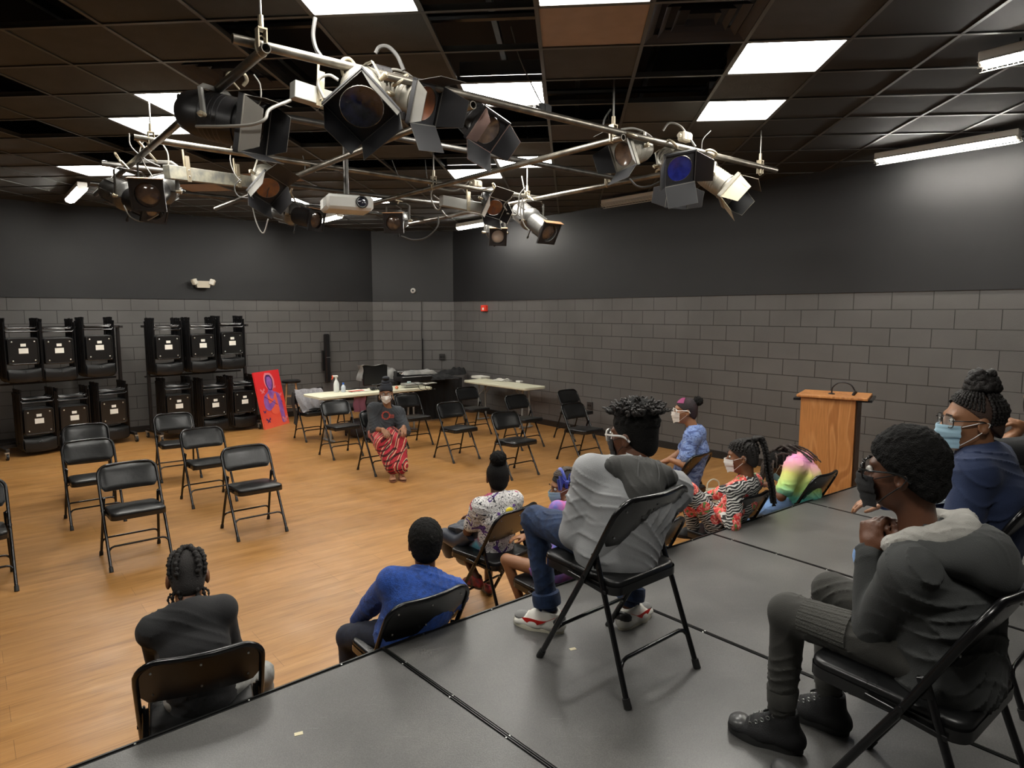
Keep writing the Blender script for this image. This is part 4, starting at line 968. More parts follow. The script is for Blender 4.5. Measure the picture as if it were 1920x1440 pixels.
def profile_spot(px, py, Y, aim, s, pp, label, lens=None, bright=False):
    c, M, a = lamp_frame(px, py, Y, aim)
    t = thing('profile_spotlight', label, 'stage light', c, 0, 'tubular profile spotlights on the rig'); t.matrix_world = Matrix.Translation(c)@M.to_4x4(); Rm = Matrix.Rotation(-math.pi/2, 3, 'X')
    mt = mat('grey_cast_lamp', (.14, .138, .13), rough=.38, metal=.5, var=.25, vscale=16)
    m = MB(); m.lathe([(0, -.27*s), (.05*s, -.265*s), (.082*s, -.22*s), (.092*s, -.16*s), (.092*s, -.08*s), (.10*s, -.06*s), (.10*s, -.03*s), (.075*s, .0)], seg=24, rot=Rm)
    for k in range(8): a_ = math.pi/4*k; m.box((.092*s*math.cos(a_), -.14*s, .092*s*math.sin(a_)), (.012, .12*s, .012))
    m.build('reflector_housing', mt, t)
    m = MB(); m.lathe([(.072*s, -.01*s), (.078*s, .02*s), (.078*s, .17*s), (.084*s, .175*s), (.084*s, .20*s), (.078*s, .205*s), (.078*s, .235*s)], seg=24, rot=Rm, caps=False)
    m.box((0, .10*s, .082*s), (.02, .12*s, .02)); m.box((0, .10*s, -.082*s), (.02, .12*s, .02)); m.build('lens_tube', M_can_b if not bright else mt, t)
    m = MB(); f = .092*s
    for k in (-1, 1): m.box((k*f, .24*s, 0), (.016, .02, 2*f)); m.box((0, .24*s, k*f), (2*f+.016, .02, .016))
    ol = [(.075*s*math.cos(2*math.pi*k/24), .075*s*math.sin(2*math.pi*k/24)) for k in range(24)]; sq = []
    for k in range(24): a_ = 2*math.pi*k/24; q = f/max(abs(math.cos(a_)), abs(math.sin(a_))); sq.append((q*math.cos(a_), q*math.sin(a_)))
    m.add([(x, .243*s, z) for x, z in ol]+[(x, .243*s, z) for x, z in sq], [(k, (k+1) % 24, 24+(k+1) % 24, 24+k) for k in range(24)]); m.build('gel_frame', M_can_b, t, False)
    m = MB(); m.box((0, .245*s, f+.01), (2*f+.02, .05*s, .006)); m.build('top_flange', mat('copper_flange', (.45, .25, .13), rough=.45), t, False)
    m = MB(); m.lathe([(0, .235*s), (.05*s, .23*s), (.076*s, .215*s)], seg=24, rot=Rm, caps=False); m.build('lens', lens or M_lens, t)
    for k, q in enumerate(((1, 0), (-1, 0), (0, -1))):
        m = MB(); m.cyl((q[0]*.07*s, 0, q[1]*.07*s), (q[0]*.14*s, -.0, q[1]*.14*s), .006, seg=8); m.box((q[0]*.15*s, 0, q[1]*.15*s), (.022, .014, .03), bev=.004); m.build('shutter_handle', M_rub, t)
    common(t, c, M, .10*s, at(*pp, z=ZP), dark=True); return t

fresnel(412, 222, 3.95, (.95, -.12, -.24), .135, .42, (446, 150), 'large black stage light at upper left with grey barn door plates', flaps=(3, 2, 10, 4), roll=8, flen=.6, gel='none', fmat=mat('sheen_pale_flap', (.24, .225, .2), rough=.45))  # pale plates: reflected ceiling light mixed into the flap colour
fresnel(680, 178, 3.75, (.12, -.72, -.62), .125, .30, (655, 128), 'wide black barn door light facing the viewer, silver dome behind', silver=True, gel='d', flaps=(14, 10, 8, 10), roll=42, flen=.85)
fresnel(762, 182, 4.10, (.78, -.45, -.38), .105, .30, (748, 152), 'silver-topped barn door light with amber lens right of the wide black one', silver=True, gel='o', flaps=(20, 28, 50, 30), roll=8, boxy=True, flen=1.05)
fresnel(893, 222, 4.55, (.45, -.62, -.60), .10, .34, (880, 186), 'perforated black barn door light at the middle of the nearest pipe', gel='none', flaps=(None, 12, 35, 15), roll=-18, boxy=True, fmat=mat('brown_flap', (.16, .10, .085), rough=.5))
fresnel(1190, 283, 5.35, (-.72, -.55, -.30), .10, .27, (1183, 252), 'silver barn door light turned left beside the open pipe end', silver=True, gel='none', flaps=(35, 22, 30, 35), roll=8, fmat=M_flap)
fresnel(1262, 305, 5.60, (.18, -.78, -.48), .115, .28, (1262, 270), 'barn door light with a deep blue gel', silver=True, gel='b', flaps=(None, 35, 60, 30), roll=14)
fresnel(1342, 338, 5.85, (.62, -.50, -.60), .105, .34, (1330, 288), 'silver can light with long grey barn doors at the right end of the rig', silver=True, gel='none', flaps=(18, 10, 15, 10), roll=-20, fmat=mat('sheen_beige_flap', (.32, .28, .2), rough=.45))  # beige stands for ceiling light shining off the flaps
fresnel(1268, 366, 6.50, (-.12, -.93, -.25), .095, .24, (1240, 324), 'small barn door light with amber lens hanging below the blue one', gel='o', flaps=(60, 70, None, 55), roll=-6)
fresnel(497, 338, 6.35, (.40, -.62, -.66), .115, .26, (520, 335), 'silver-domed barn door light with amber gel left of the projector', silver=True, gel='o', flaps=(70, 12, 14, 12), roll=-30, fmat=M_flap)
fresnel(921, 378, 7.45, (.26, -.72, -.55), .10, .28, (928, 352), 'dark barn door light with a white top flap in the far right group', gel='o', flaps=(75, 10, 15, 12), roll=-14, fmat=M_paper)
profile_spot(246, 372, 5.75, (.88, -.36, -.34), 1.25, (222, 296), 'long grey profile spotlight aimed right at the far left')
profile_spot(297, 358, 5.65, (.20, -.90, -.26), 1.30, (262, 268), 'profile spotlight with a big brown lens facing the viewer at left')
profile_spot(556, 404, 7.9, (.88, -.42, -.24), 1.3, (540, 352), 'grey profile spotlight aimed right just left of the projector')
profile_spot(746, 414, 7.9, (-.02, -.95, -.22), 1.15, (750, 372), 'profile spotlight facing the viewer right of the projector')
profile_spot(928, 436, 8.15, (.16, -.9, -.3), 1.05, (930, 382), 'pale-lensed profile spotlight below the dark barn door light', lens=mat('pale_lens', (.45, .4, .36), rough=.2))
profile_spot(1000, 415, 7.6, (.50, -.62, -.46), 1.3, (990, 366), 'pale grey profile spotlight at the right of the far group', bright=True)

# connector strips
def strip(p0, p1, Y0, Y1, h, label, worn=False):
    a, b = at(*p0, Y=Y0), at(*p1, Y=Y1); d = b-a; L_ = d.length; ang = math.atan2(d.y, d.x)
    t = thing('connector_strip', label, 'connector strip', (a+b)/2, 0); t.rotation_euler = (0, -math.asin(d.z/L_), ang)
    mt = mat('worn_grey_box', (.30, .285, .22), rough=.45, col2=(.14, .14, .13), vscale=14) if worn else mat('grey_box', (.30, .30, .28), rough=.4, metal=.3)
    m = MB(); m.box((0, 0, 0), (L_, .07, h), bev=.003); m.build('box', mt, t, False)
    for s in ((-.3, .3) if L_ > .9 else (.1,)):
        m = MB(); m.box((s*L_, -.037, .04), (.045, .004, h+.1)); m.cyl((s*L_, 0, h/2), (s*L_, 0, .2), .008, seg=8); m.build('bracket', M_clamp, t, False)
        for k in range(2): m = MB(); m.ball((s*L_, -.042, -.02+.05*k), .006, 8); m.build('bolt', M_screw, t)
strip((548, 168), (625, 192), 3.85, 4.02, .095, 'grey connector strip hanging under the nearest pipe, a snap hook below it')
strip((312, 322), (470, 342), 5.55, 6.5, .11, 'long flaking grey connector strip at left behind the rig corner', True)
strip((827, 376), (905, 391), 7.2, 7.6, .11, 'pale metal connector strip near the far right spotlights')
for (x, y, Y, lb) in ((1018, 205, 5.0, 'small black power box clipped on the nearest pipe'), (1288-4, 262-5, 5.6, 'small beige power outlet above the blue gel light'), (715, 138, 3.95, 'black plug box behind the wide black light'), (893, 345, 7.3, 'small beige outlet box by the far connector strip')):
    m = MB(); m.box((0, 0, 0), (.12, .07, .075), bev=.012); m.tube([(-.06, 0, 0), (-.085, 0, .0)], .018, 8); m.box((.02, -.036, 0), (.06, .006, .04))
    o = m.build('power_box', M_can_b if 'black' in lb else M_beige, angle=30); free(o, lb, 'power box', at(x, y, Y=Y), A0)
m = MB(); m.tube(catmull([(0, 0, .02), (.014, 0, .01), (.016, 0, -.05), (.008, 0, -.075), (-.008, 0, -.075), (-.016, 0, -.05), (-.014, 0, .01), (0, 0, .02)], 4), .0045, 6); free(m.build('snap_hook', M_zinc), 'steel snap hook hanging below the near connector strip', 'snap hook', at(622, 214, Y=3.98))

# projector on its pole
c = at(650, 384, Y=6.15); t = thing('projector', 'white ceiling projector with a dark round lens', 'projector', c, R(26))
M_proj = mat('projector_white', (.5, .5, .47), rough=.45)
m = MB(); m.box((0, 0, 0), (.42, .34, .13), bev=.025); m.build('case', M_proj, t)
Rm = Matrix.Rotation(math.pi/2, 3, 'X'); m = MB(); m.lathe([(.052, .15), (.055, .185), (.047, .188), (.042, .17)], (.10, 0, .005), 24, Rm, caps=False); m.build('lens_ring', M_can_b, t)
m = MB(); m.lathe([(0, .172), (.03, .176), (.043, .168)], (.10, 0, .005), 20, Rm, caps=False); m.build('lens', mat('projector_lens', (.02, .02, .03), rough=.08, coat=1), t)
m = MB()
for k in range(7): m.box((-.211, -.08+.0*k, -.035+.012*k), (.004, .14, .005))
m.build('side_grille', mat('grille_grey', (.22, .22, .2), rough=.5), t, False)
m = MB(); m.box((0, 0, .075), (.2, .16, .02)); m.cyl((0, 0, .08), (0, 0, HC-c.z+.3), .024, seg=14); m.build('ceiling_pole', M_pipe_d, t)
m = MB(); m.lathe([(.0, -.12), (.012, -.125), (0, -.13)], (.15, -.05, 0), 8, Rm); m.build('sensor', M_black, t)

def cable(pts, Y, label, r=.006, matl=None, grp='cables of the lighting rig'):
    Ys = Y if hasattr(Y, '__len__') else [Y]*len(pts); P = [at(x, y, Y=yy) for (x, y), yy in zip(pts, Ys)]
    m = MB(); m.tube(catmull([p-P[0] for p in P], 7), r, 8); o = m.build('power_cable', matl or M_wire); o.location = P[0]; return tag(o, label, 'cable', grp)
cable([(368, 237), (420, 237), (470, 234), (496, 224), (506, 205), (545, 188)], [3.85, 3.75, 3.7, 3.7, 3.75, 3.85], 'pale cable from the large black light across to the near connector strip', .009)
cable([(476, 140), (488, 160), (488, 190), (474, 215), (470, 235), (476, 245)], 3.8, 'thin safety cable looping down beside the large black light', .004)
cable([(591, 33), (587, 65), (592, 90), (602, 106)], [3.7]*4, 'corrugated flexible conduit dropping from the ceiling to the nearest pipe', .011, M_wired)
cable([(608, 185), (597, 160), (601, 146), (618, 141), (634, 150)], [3.9]*5, 'pale cable arching from the connector strip to the wide black light', .009)
cable([(704, 100), (712, 88), (728, 88), (745, 105), (757, 132)], 4.0, 'dark cable arching over the plug box', .012, M_wired)
cable([(726, 160), (722, 140), (735, 130), (760, 136), (790, 156), (840, 172), (872, 188)], [4.0, 4.0, 4.05, 4.1, 4.2, 4.4, 4.5], 'grey cable sweeping over the silver-topped light to the perforated one', .007)
cable([(958, 50), (975, 110), (1000, 165), (1018, 200)], [4.7, 4.8, 4.95, 5.0], 'dark cable hanging from an open ceiling cell to the power box', .005, M_wired)
cable([(1145, 205), (1133, 225), (1131, 248)], [5.1]*3, 'thin cable beside the hanging rod at the pipe crossing', .006, M_wired)
cable([(1165, 242), (1190, 241), (1215, 252), (1235, 272)], [5.2, 5.3, 5.4, 5.5], 'grey cable from the pipe crossing to the blue gel light', .008)
cable([(1243, 245), (1255, 231), (1275, 236), (1290, 255), (1304, 275)], 5.6, 'pale cable arching above the pipe beside the beige outlet', .009)
cable([(1333, 245), (1318, 262), (1315, 285)], 5.9, 'thin dark cable beside the right end rod', .004, M_wired)
cable([(1180, 335), (1195, 349), (1215, 350), (1238, 340), (1245, 330)], [5.5]*5, 'dark cable looping under the silver light turned left', .009, M_wired)
cable([(270, 262), (262, 285), (272, 310), (282, 325), (290, 340)], 5.5, 'thin cable curling from the left joint to the brown lens spotlight', .005)
cable([(305, 270), (315, 290), (312, 320), (285, 330)], 5.6, 'pale cable drooping right of the left joint', .006)
cable([(242, 250), (246, 275), (275, 300), (300, 312)], 5.6, 'thin cable crossing the left joint', .005)
cable([(232, 385), (245, 407), (270, 415), (297, 402)], 5.6, 'pale cable hanging below the far left spotlights', .006)
cable([(435, 270), (432, 300), (440, 325), (452, 340)], 6.2, 'thin cable dropping to the silver-domed light', .005)
cable([(452, 335), (440, 350), (448, 368), (475, 372)], 6.2, 'loop of cable left of the silver-domed light', .006, M_wired)
cable([(472, 365), (474, 390), (482, 420), (494, 437), (503, 410)], 6.2, 'loose cable end hanging lowest left of the projector', .006)
cable([(880, 336), (868, 352), (850, 358), (815, 354), (808, 370), (816, 390), (824, 392), (826, 378), (812, 366)], 7.3, 'pale cable with a coil left of the far connector strip', .008)
cable([(828, 395), (842, 407), (870, 398), (902, 402)], 7.3, 'pale cable drooping under the far connector strip', .008)
cable([(905, 355), (925, 352), (950, 357), (958, 370), (945, 384), (950, 395)], 7.3, 'pale cable snaking over the dark barn door light', .008)
cable([(950, 400), (968, 403), (972, 385), (975, 365), (985, 352)], 7.3, 'pale cable looping right of the dark barn door light', .008)
cable([(980, 372), (976, 395), (982, 420), (992, 432)], 7.4, 'pale cable running down beside the far right spotlight', .008)
cable([(822, 405), (820, 425), (800, 445), (775, 450), (752, 443)], 7.7, 'dark cable swinging from the far pipe to the viewer-facing spotlight', .009, M_wired)
cable([(978, 330), (982, 350), (984, 360)], 7.5, 'thin cable dropping to the far right joint', .006)
for i, (pts, Y) in enumerate((([(527, 320), (520, 340), (505, 352), (500, 370)], 6.3), ([(568, 292), (572, 318), (560, 335)], 6.3), ([(735, 300), (745, 325), (752, 335)], 6.4), ([(797, 300), (800, 330), (806, 360)], 7.0))):
    cable(pts, Y, ['thin dark cable hanging at the second cross pipe', 'thin dark cable tied to the second cross pipe higher up', 'thin dark cable above the projector at right', 'thin dark cable by the crossing above the far strip'][i], .004, M_wired)
# ================================================================ figures: smooth volumes -> one continuous mesh per body / garment
import openvdb
class Vol:
    def __init__(s, lo, hi, h):
        s.h = h; s.lo = np.array(lo, float); n = np.ceil((np.array(hi)-s.lo)/h).astype(int)+1
        s.n = n; s.d = np.full(n, 1.0, np.float32)
        s.ax = [(s.lo[i]+h*np.arange(n[i])).astype(np.float32) for i in range(3)]
    def _sl(s, lo, hi):
        a = np.clip(np.floor((np.array(lo)-s.lo)/s.h).astype(int), 0, s.n); b = np.clip(np.ceil((np.array(hi)-s.lo)/s.h).astype(int)+1, 0, s.n)
        if (b <= a).any(): return None
        sl = tuple(slice(a[i], b[i]) for i in range(3))
        X = s.ax[0][a[0]:b[0], None, None]; Y = s.ax[1][None, a[1]:b[1], None]; Z = s.ax[2][None, None, a[2]:b[2]]
        return sl, X, Y, Z
    def _mix(s, sl, d, k, op):
        a = s.d[sl]
        if op == 'add':
            if k > 0: h = np.maximum(k-np.abs(a-d), 0)/k; s.d[sl] = np.minimum(a, d)-h*h*k*.25
            else: s.d[sl] = np.minimum(a, d)
        else:
            d = -d
            if k > 0: h = np.maximum(k-np.abs(a-d), 0)/k; s.d[sl] = np.maximum(a, d)+h*h*k*.25
            else: s.d[sl] = np.maximum(a, d)
    def cone(s, a, b, ra, rb, k=.02, op='add'):
        a, b = np.array(a, float), np.array(b, float); m = max(ra, rb)+k+4*s.h
        q = s._sl(np.minimum(a, b)-m, np.maximum(a, b)+m)
        if q is None: return
        sl, X, Y, Z = q; v = b-a; L2 = max(v@v, 1e-9)
        t = np.clip(((X-a[0])*v[0]+(Y-a[1])*v[1]+(Z-a[2])*v[2])/L2, 0, 1)
        d = np.sqrt((X-a[0]-t*v[0])**2+(Y-a[1]-t*v[1])**2+(Z-a[2]-t*v[2])**2)-(ra+(rb-ra)*t)
        s._mix(sl, d, k, op)
    def ell(s, c, r, M=None, k=.02, op='add'):
        c = np.array(c, float); r = np.array(r, float); m = r.max()+k+4*s.h
        q = s._sl(c-m, c+m)
        if q is None: return
        sl, X, Y, Z = q; x, y, z = X-c[0], Y-c[1], Z-c[2]
        if M is not None: x, y, z = (M[0][0]*x+M[1][0]*y+M[2][0]*z, M[0][1]*x+M[1][1]*y+M[2][1]*z, M[0][2]*x+M[1][2]*y+M[2][2]*z)
        k0 = np.sqrt((x/r[0])**2+(y/r[1])**2+(z/r[2])**2); k1 = np.sqrt((x/r[0]**2)**2+(y/r[1]**2)**2+(z/r[2]**2)**2)
        s._mix(sl, k0*(k0-1)/np.maximum(k1, 1e-6), k, op)
    def slab(s, a, b, side, wa, da, wb, db, k=.03, op='add'):
        """tapered limb of elliptical section: half width w along side, half depth d"""
        a, b = np.array(a, float), np.array(b, float); m = max(wa, wb, da, db)+k+4*s.h
        q = s._sl(np.minimum(a, b)-m, np.maximum(a, b)+m)
        if q is None: return
        sl, X, Y, Z = q; v = b-a; L = math.sqrt(v@v); ax = v/L; sd = np.array(side, float); sd = sd-ax*(sd@ax); sd /= np.linalg.norm(sd); fd = np.cross(ax, sd)
        x, y, z = X-a[0], Y-a[1], Z-a[2]; t = x*ax[0]+y*ax[1]+z*ax[2]; tt = np.clip(t/L, 0, 1); ex = t-tt*L
        w = wa+(wb-wa)*tt; dd = da+(db-da)*tt
        u = (x*sd[0]+y*sd[1]+z*sd[2])/w; f = (x*fd[0]+y*fd[1]+z*fd[2])/dd; e = ex/np.minimum(w, dd)
        rho = np.sqrt(u*u+f*f+e*e); g = np.sqrt((u/w)**2+(f/dd)**2+(e/np.minimum(w, dd))**2)
        s._mix(sl, rho*(rho-1)/np.maximum(g, 1e-6), k, op)
    def half(s, p, n, k=.0):
        """keep only the side of the plane the normal points away from"""
        n = np.array(n, float); n /= np.linalg.norm(n)
        d = (s.ax[0][:, None, None]-p[0])*n[0]+(s.ax[1][None, :, None]-p[1])*n[1]+(s.ax[2][None, None, :]-p[2])*n[2]
        s._mix((slice(None),)*3, -d, k, 'cut')
    def wrinkle(s, amp, f, seed=0, sc=(1, 1, 1)):
        """cloth folds: broad soft swells plus narrow creases that fade in and out"""
        r = random.Random(seed); X, Y, Z = s.ax[0][:, None, None]*sc[0], s.ax[1][None, :, None]*sc[1], s.ax[2][None, None, :]*sc[2]
        p = [r.uniform(0, 6.28) for _ in range(12)]; f = f*2.3
        wx = np.sin(Y*f*.31+p[0])+.7*np.sin(Z*f*.27+p[1]); wz = np.sin(X*f*.29+p[2])+.7*np.sin(Y*f*.23+p[3])
        a = np.sin(Z*f*.9+wx*1.9+X*f*.55+Y*f*.3+p[4]); b = np.sin(X*f*.75+wz*2.1-Z*f*.7+Y*f*.4+p[5])
        ca = .5+.5*np.sin(X*f*.22+Y*f*.17+Z*f*.19+p[6]); cb = .5+.5*np.sin(X*f*.19-Y*f*.21+Z*f*.16+p[7])
        n = (1-np.abs(a))**3.5*ca**2*1.5+(1-np.abs(b))**3.5*cb**2*1.3
        big = np.sin(Z*f*.33+wx*.8+p[8])*.35+np.sin(X*f*.3+Y*f*.2+wz*.8+p[9])*.3
        s.d = (s.d-amp*(.8*n-.40*big-.15)).astype(np.float32)
    def fuzz(s, amp, f, seed=0):
        r = random.Random(seed); X, Y, Z = s.ax[0][:, None, None], s.ax[1][None, :, None], s.ax[2][None, None, :]
        p = [r.uniform(0, 6.28) for _ in range(6)]
        n = np.sin(X*f+1.7*np.sin(Y*f*.7+p[0])+p[1])*np.sin(Y*f*1.1+1.5*np.sin(Z*f*.6+p[2])+p[3])*np.sin(Z*f*.95+1.6*np.sin(X*f*.8+p[4])+p[5])
        n = n+.5*np.sin(X*f*2.3+p[3])*np.sin(Y*f*2.1+p[4])*np.sin(Z*f*2.2+p[0]); s.d = (s.d+amp*n).astype(np.float32)
    def mesh(s, name, mats, parent=None, label=None):
        g = openvdb.FloatGrid(3*s.h); a = np.clip(s.d, -3*s.h, 3*s.h); g.copyFromArray(a)
        pts, tri, quad = _polys(g)
        if len(pts) == 0: pts = np.zeros((1, 3)); quad = np.zeros((0, 4), int)
        v = pts.astype(float)*s.h+s.lo; me = bpy.data.meshes.new(name)
        me.from_pydata(v.tolist(), [], quad.tolist()); me.update()
        for m in (mats if isinstance(mats, (list, tuple)) else [mats]): me.materials.append(m)
        me.polygons.foreach_set('use_smooth', [True]*len(me.polygons))
        o = bpy.data.objects.new(name, me); COL.objects.link(o)
        if parent: o.parent = parent
        if label: o['label'] = label
        return o
def _polys(g):
    r = g.convertToQuads(isovalue=0.0)
    return r[0], None, r[1]

def V(*a): return np.array(a[0] if len(a) == 1 else a, float)
def nrm(v): v = np.array(v, float); return v/max(1e-9, np.linalg.norm(v))
def rotm(yaw=0, pitch=0, roll=0):
    """columns right, forward, up. yaw + turns left, pitch + looks up, roll + tilts right"""
    M = Matrix.Rotation(R(yaw), 3, 'Z')@Matrix.Rotation(R(pitch), 3, 'X')@Matrix.Rotation(R(roll), 3, 'Y'); return np.array(M)
def ik(a, b, l1, l2, pole):
    a, b = V(a), V(b); d = b-a; L = np.linalg.norm(d); L2 = min(L, (l1+l2)*.999); u = d/L
    b = a+u*L2; x = (l1*l1-l2*l2+L2*L2)/(2*L2); h = math.sqrt(max(1e-8, l1*l1-x*x)); p = V(pole); p = p-u*(p@u); p = nrm(p)
    return a+u*x+p*h, b

def hand(v, w, fdir, pdir, s=1., curl=.5, side=1, k=.004, spread=.12, thumb=.6):
    """w wrist, fdir towards fingers, pdir palm normal; side +1 right hand. Five separate fingers."""
    f = nrm(fdir); p = V(pdir); p = nrm(p-f*(p@f)); x = np.cross(f, p)*side      # x points to the thumb side
    pc = w+f*.045*s
    M = np.stack([x, f, p], 1); v.ell(pc, (.037*s, .045*s, .0165*s), M, k=.012); v.cone(w-f*.01*s, w+f*.03*s, .024*s, .026*s, k=.012)
    for i, (off, L, r) in enumerate(((.028, .072, .0084), (.0095, .080, .0088), (-.0095, .074, .0084), (-.027, .058, .0074))):
        a = w+(f*.082-abs(off)*.12*f+x*off)*s; d = nrm(f+x*(off*spread*22)); c0 = curl*(.75+.12*i); L *= s; r *= s
        b1 = a+(d*math.cos(c0)+p*math.sin(c0))*L*.46; c1 = c0*2.2; b2 = b1+(d*math.cos(c1)+p*math.sin(c1))*L*.31; c2 = c0*3.0; b3 = b2+(d*math.cos(c2)+p*math.sin(c2))*L*.23
        v.cone(a-d*.02*s, a, r*1.1, r*1.08, k=.008*s); v.cone(a, b1, r*1.08, r, k=k); v.cone(b1, b2, r, r*.93, k=.002); v.cone(b2, b3, r*.93, r*.8, k=.002)
    a = w+(f*.022+x*.026+p*.006)*s; b = a+(f*.55+x*.75+p*.25*thumb)*.042*s; c = b+nrm(f*.8+x*(.35-.5*thumb)+p*.5*thumb)*.032*s; e = c+nrm(f*.8-x*.2*thumb+p*.5*thumb)*.024*s
    v.cone(a, b, .015*s, .0115*s, k=.012); v.cone(b, c, .0112*s, .0098*s, k=.004); v.cone(c, e, .0098*s, .008*s, k=.003)

def head_sdf(v, c, M, s=1., ears=True, k=1.):
    P = lambda x, y, z: c+M@(V(x, y, z)*s)
    E = lambda q, r, kk=.012, op='add': v.ell(P(*q), V(r)*s, M, kk*s, op)
    E((0, -.012, .030), (.074, .094, .084)); E((0, .020, -.035), (.060, .068, .078), .03); E((0, .050, -.082), (.030, .030, .026), .03)
    E((0, .078, .026), (.045, .016, .014), .02); v.cone(P(0, .086, .012), P(0, .106, -.020), .008*s, .0125*s, k=.014*s)
    for q in (-1, 1):
        E((q*.034, .062, -.022), (.024, .022, .022), .02); E((q*.013, .094, -.027), (.010, .010, .008), .008)
        E((q*.031, .094, .008), (.016, .012, .010), .010, 'cut')
        if ears:
            E((q*.077, -.006, -.008), (.011, .020, .032), .006); E((q*.086, .002, -.006), (.008, .010, .018), .004, 'cut')
    E((0, .089, -.052), (.023, .013, .006), .006); E((0, .088, -.061), (.021, .013, .007), .005); E((0, .096, -.0565), (.02, .01, .0015), .003, 'cut')
def facepoint(th, z, s=1.):
    """outer surface of the face in head space, th from straight ahead"""
    rz = 1 if z > 0 else math.sqrt(max(.1, 1-(z/.135)**2))
    x = math.sin(th)*.073*(1-.15*(z < -.05)); y = math.cos(th)*(.098)
    return V(x*(.6+.4*rz), y*(.82+.18*rz)+.004, z)*s

def place_local(o, c, M):
    mm = Matrix([[M[0][0], M[0][1], M[0][2], c[0]], [M[1][0], M[1][1], M[1][2], c[1]], [M[2][0], M[2][1], M[2][2], c[2]], [0, 0, 0, 1]]); o.matrix_local = mm; return o
def face_mask(par, c, M, s, matl, kn95=False, strapm=None):
    m = MB()
    def f(u, v):
        th = (u*2-1)*R(57); z = -.008-.094*v
        p = facepoint(th, z); nose = math.exp(-(th/.38)**2)
        y = p[1]+.008+nose*(.020*(1-abs(v-.25)*1.1) if not kn95 else .034*(1-abs(v-.42)*1.5))
        pl = .0015*math.sin(v*28)*(not kn95)
        z2 = z-.010*(v-.1)*nose*1.2+.012*(1-nose)*(v-.0)*(.4 if v > .5 else -.6)*1
        return (p[0]*1.06, y+pl-.012*(1-nose)*0, z2)
    m.grid(f, 24, 16, thick=.002); o = m.build('face_mask', matl, par, angle=80); place_local(o, c, M*s)
    for q in (-1, 1):
        m = MB()
        for a, b in ((-.012, .010), (-.080, -.028)):
            p0 = facepoint(q*R(56), a)*1.05; m.tube(catmull([p0, V(q*.076, .03, (a+b)/2), V(q*.083, -.004, b*.9)], 4), .0016 if not kn95 else .0018, 6)
        m.tube(catmull([V(q*.083, -.004, .009), V(q*.086, -.022, .0), V(q*.083, -.006, -.026)], 4), .0016, 6)
        m.build('ear_loop', strapm or matl, o)
    return o
def glasses(par, c, M, s, matl, lens=None, round_=.7, w=.030, h=.022, r=.0022):
    m = MB(); lm = MB()
    for q in (-1, 1):
        P = []
        for k in range(20):
            a = 2*math.pi*k/20; cc, ss = math.cos(a), math.sin(a); e = .55
            x = abs(cc)**e*(1 if cc > 0 else -1)*w; z = abs(ss)**e*(1 if ss > 0 else -1)*h
            P.append(V(q*.036+x, .107-.014*abs(q*.036+x)/.066, .006+z))
        m.tube(P, r, 8, closed=True); lm.add([tuple(p) for p in P], [tuple(range(20))])
        m.tube(catmull([V(q*.066, .099, .012), V(q*.080, .06, .012), V(q*.085, .0, .010), V(q*.082, -.03, -.012)], 5), r*.9, 6, flat=(1, 1.4))
    m.tube(catmull([V(-.008, .111, .008), V(0, .114, .013), V(.008, .111, .008)], 4), r*.9, 6)
    o = m.build('glasses', matl, par); place_local(o, c, M*s)
    l = lm.build('lens', lens or mat('clear_lens', (.7, .75, .75), rough=.05, alpha=.18), o, False); return o
def eyes(par, c, M, s):
    for q in (-1, 1):
        m = MB(); m.ball((q*.031, .082, .008), .0105, 14); o = m.build('eye', mat('eye_white', (.6, .57, .53), rough=.25), par); place_local(o, c, M*s)
        m = MB(); m.ball((q*.031, .0885, .008), (.0055, .0045, .0055), 12); i = m.build('iris', mat('dark_iris', (.01, .006, .005), rough=.15), o)
        m = MB(); m.tube(catmull([(q*.017, .098, .030), (q*.031, .101, .034), (q*.048, .090, .029)], 4), .0022, 6); i = m.build('eyebrow', mat('brow_hair', (.008, .006, .005), rough=.8), o)
def ridge_tube(m, pts, r, wob=.22, per=.018, seg=8, taper=.6, twist=True):
    """braid or lock: bumpy tapering tube"""
    P = catmull(pts, 8); out = [P[0]]; 
    L = 0; acc = [0]
    for a, b in zip(P, P[1:]): L += (b-a).length; acc.append(L)
    n = max(4, int(L/per*4)); q = []; j = 0
    for i in range(n+1):
        t = L*i/n
        while j < len(acc)-2 and acc[j+1] < t: j += 1
        f = (t-acc[j])/max(1e-6, acc[j+1]-acc[j]); q.append(P[j].lerp(P[j+1], min(1, f)))
    rs = [r*(1-(1-taper)*i/n)*(1+wob*math.cos(i/4*2*math.pi)) for i in range(n+1)]
    if twist:
        off = []
        for i, p in enumerate(q):
            t = (q[min(i+1, n)]-q[max(i-1, 0)]).normalized(); u = t.orthogonal().normalized(); off.append(p+u*r*.18*math.cos(i/4*math.pi))
        q = off
    m.tube(q, rs, seg)

def skin_mat(name, col, col2=None):
    m = mat(name, col, rough=.42, spec=.4, var=.07, vscale=25, bump=.08, bscale=250)
    m.node_tree.nodes['Principled BSDF'].inputs['Subsurface Weight'].default_value = .0; return m
def cloth(name, col, var=.06, bump=.25, bscale=400, rough=.9, sheen=.04, **kw): return mat(name, col, rough=rough, var=var, bump=bump, bscale=bscale, sheen=sheen, **kw)
M_hair = mat('black_hair', (.006, .0055, .005), rough=.8, spec=.2, var=.3, vscale=120, bump=.9, bscale=260)
M_hair2 = mat('braided_hair', (.011, .009, .008), rough=.6, spec=.3, var=.3, vscale=90, bump=.5, bscale=300)

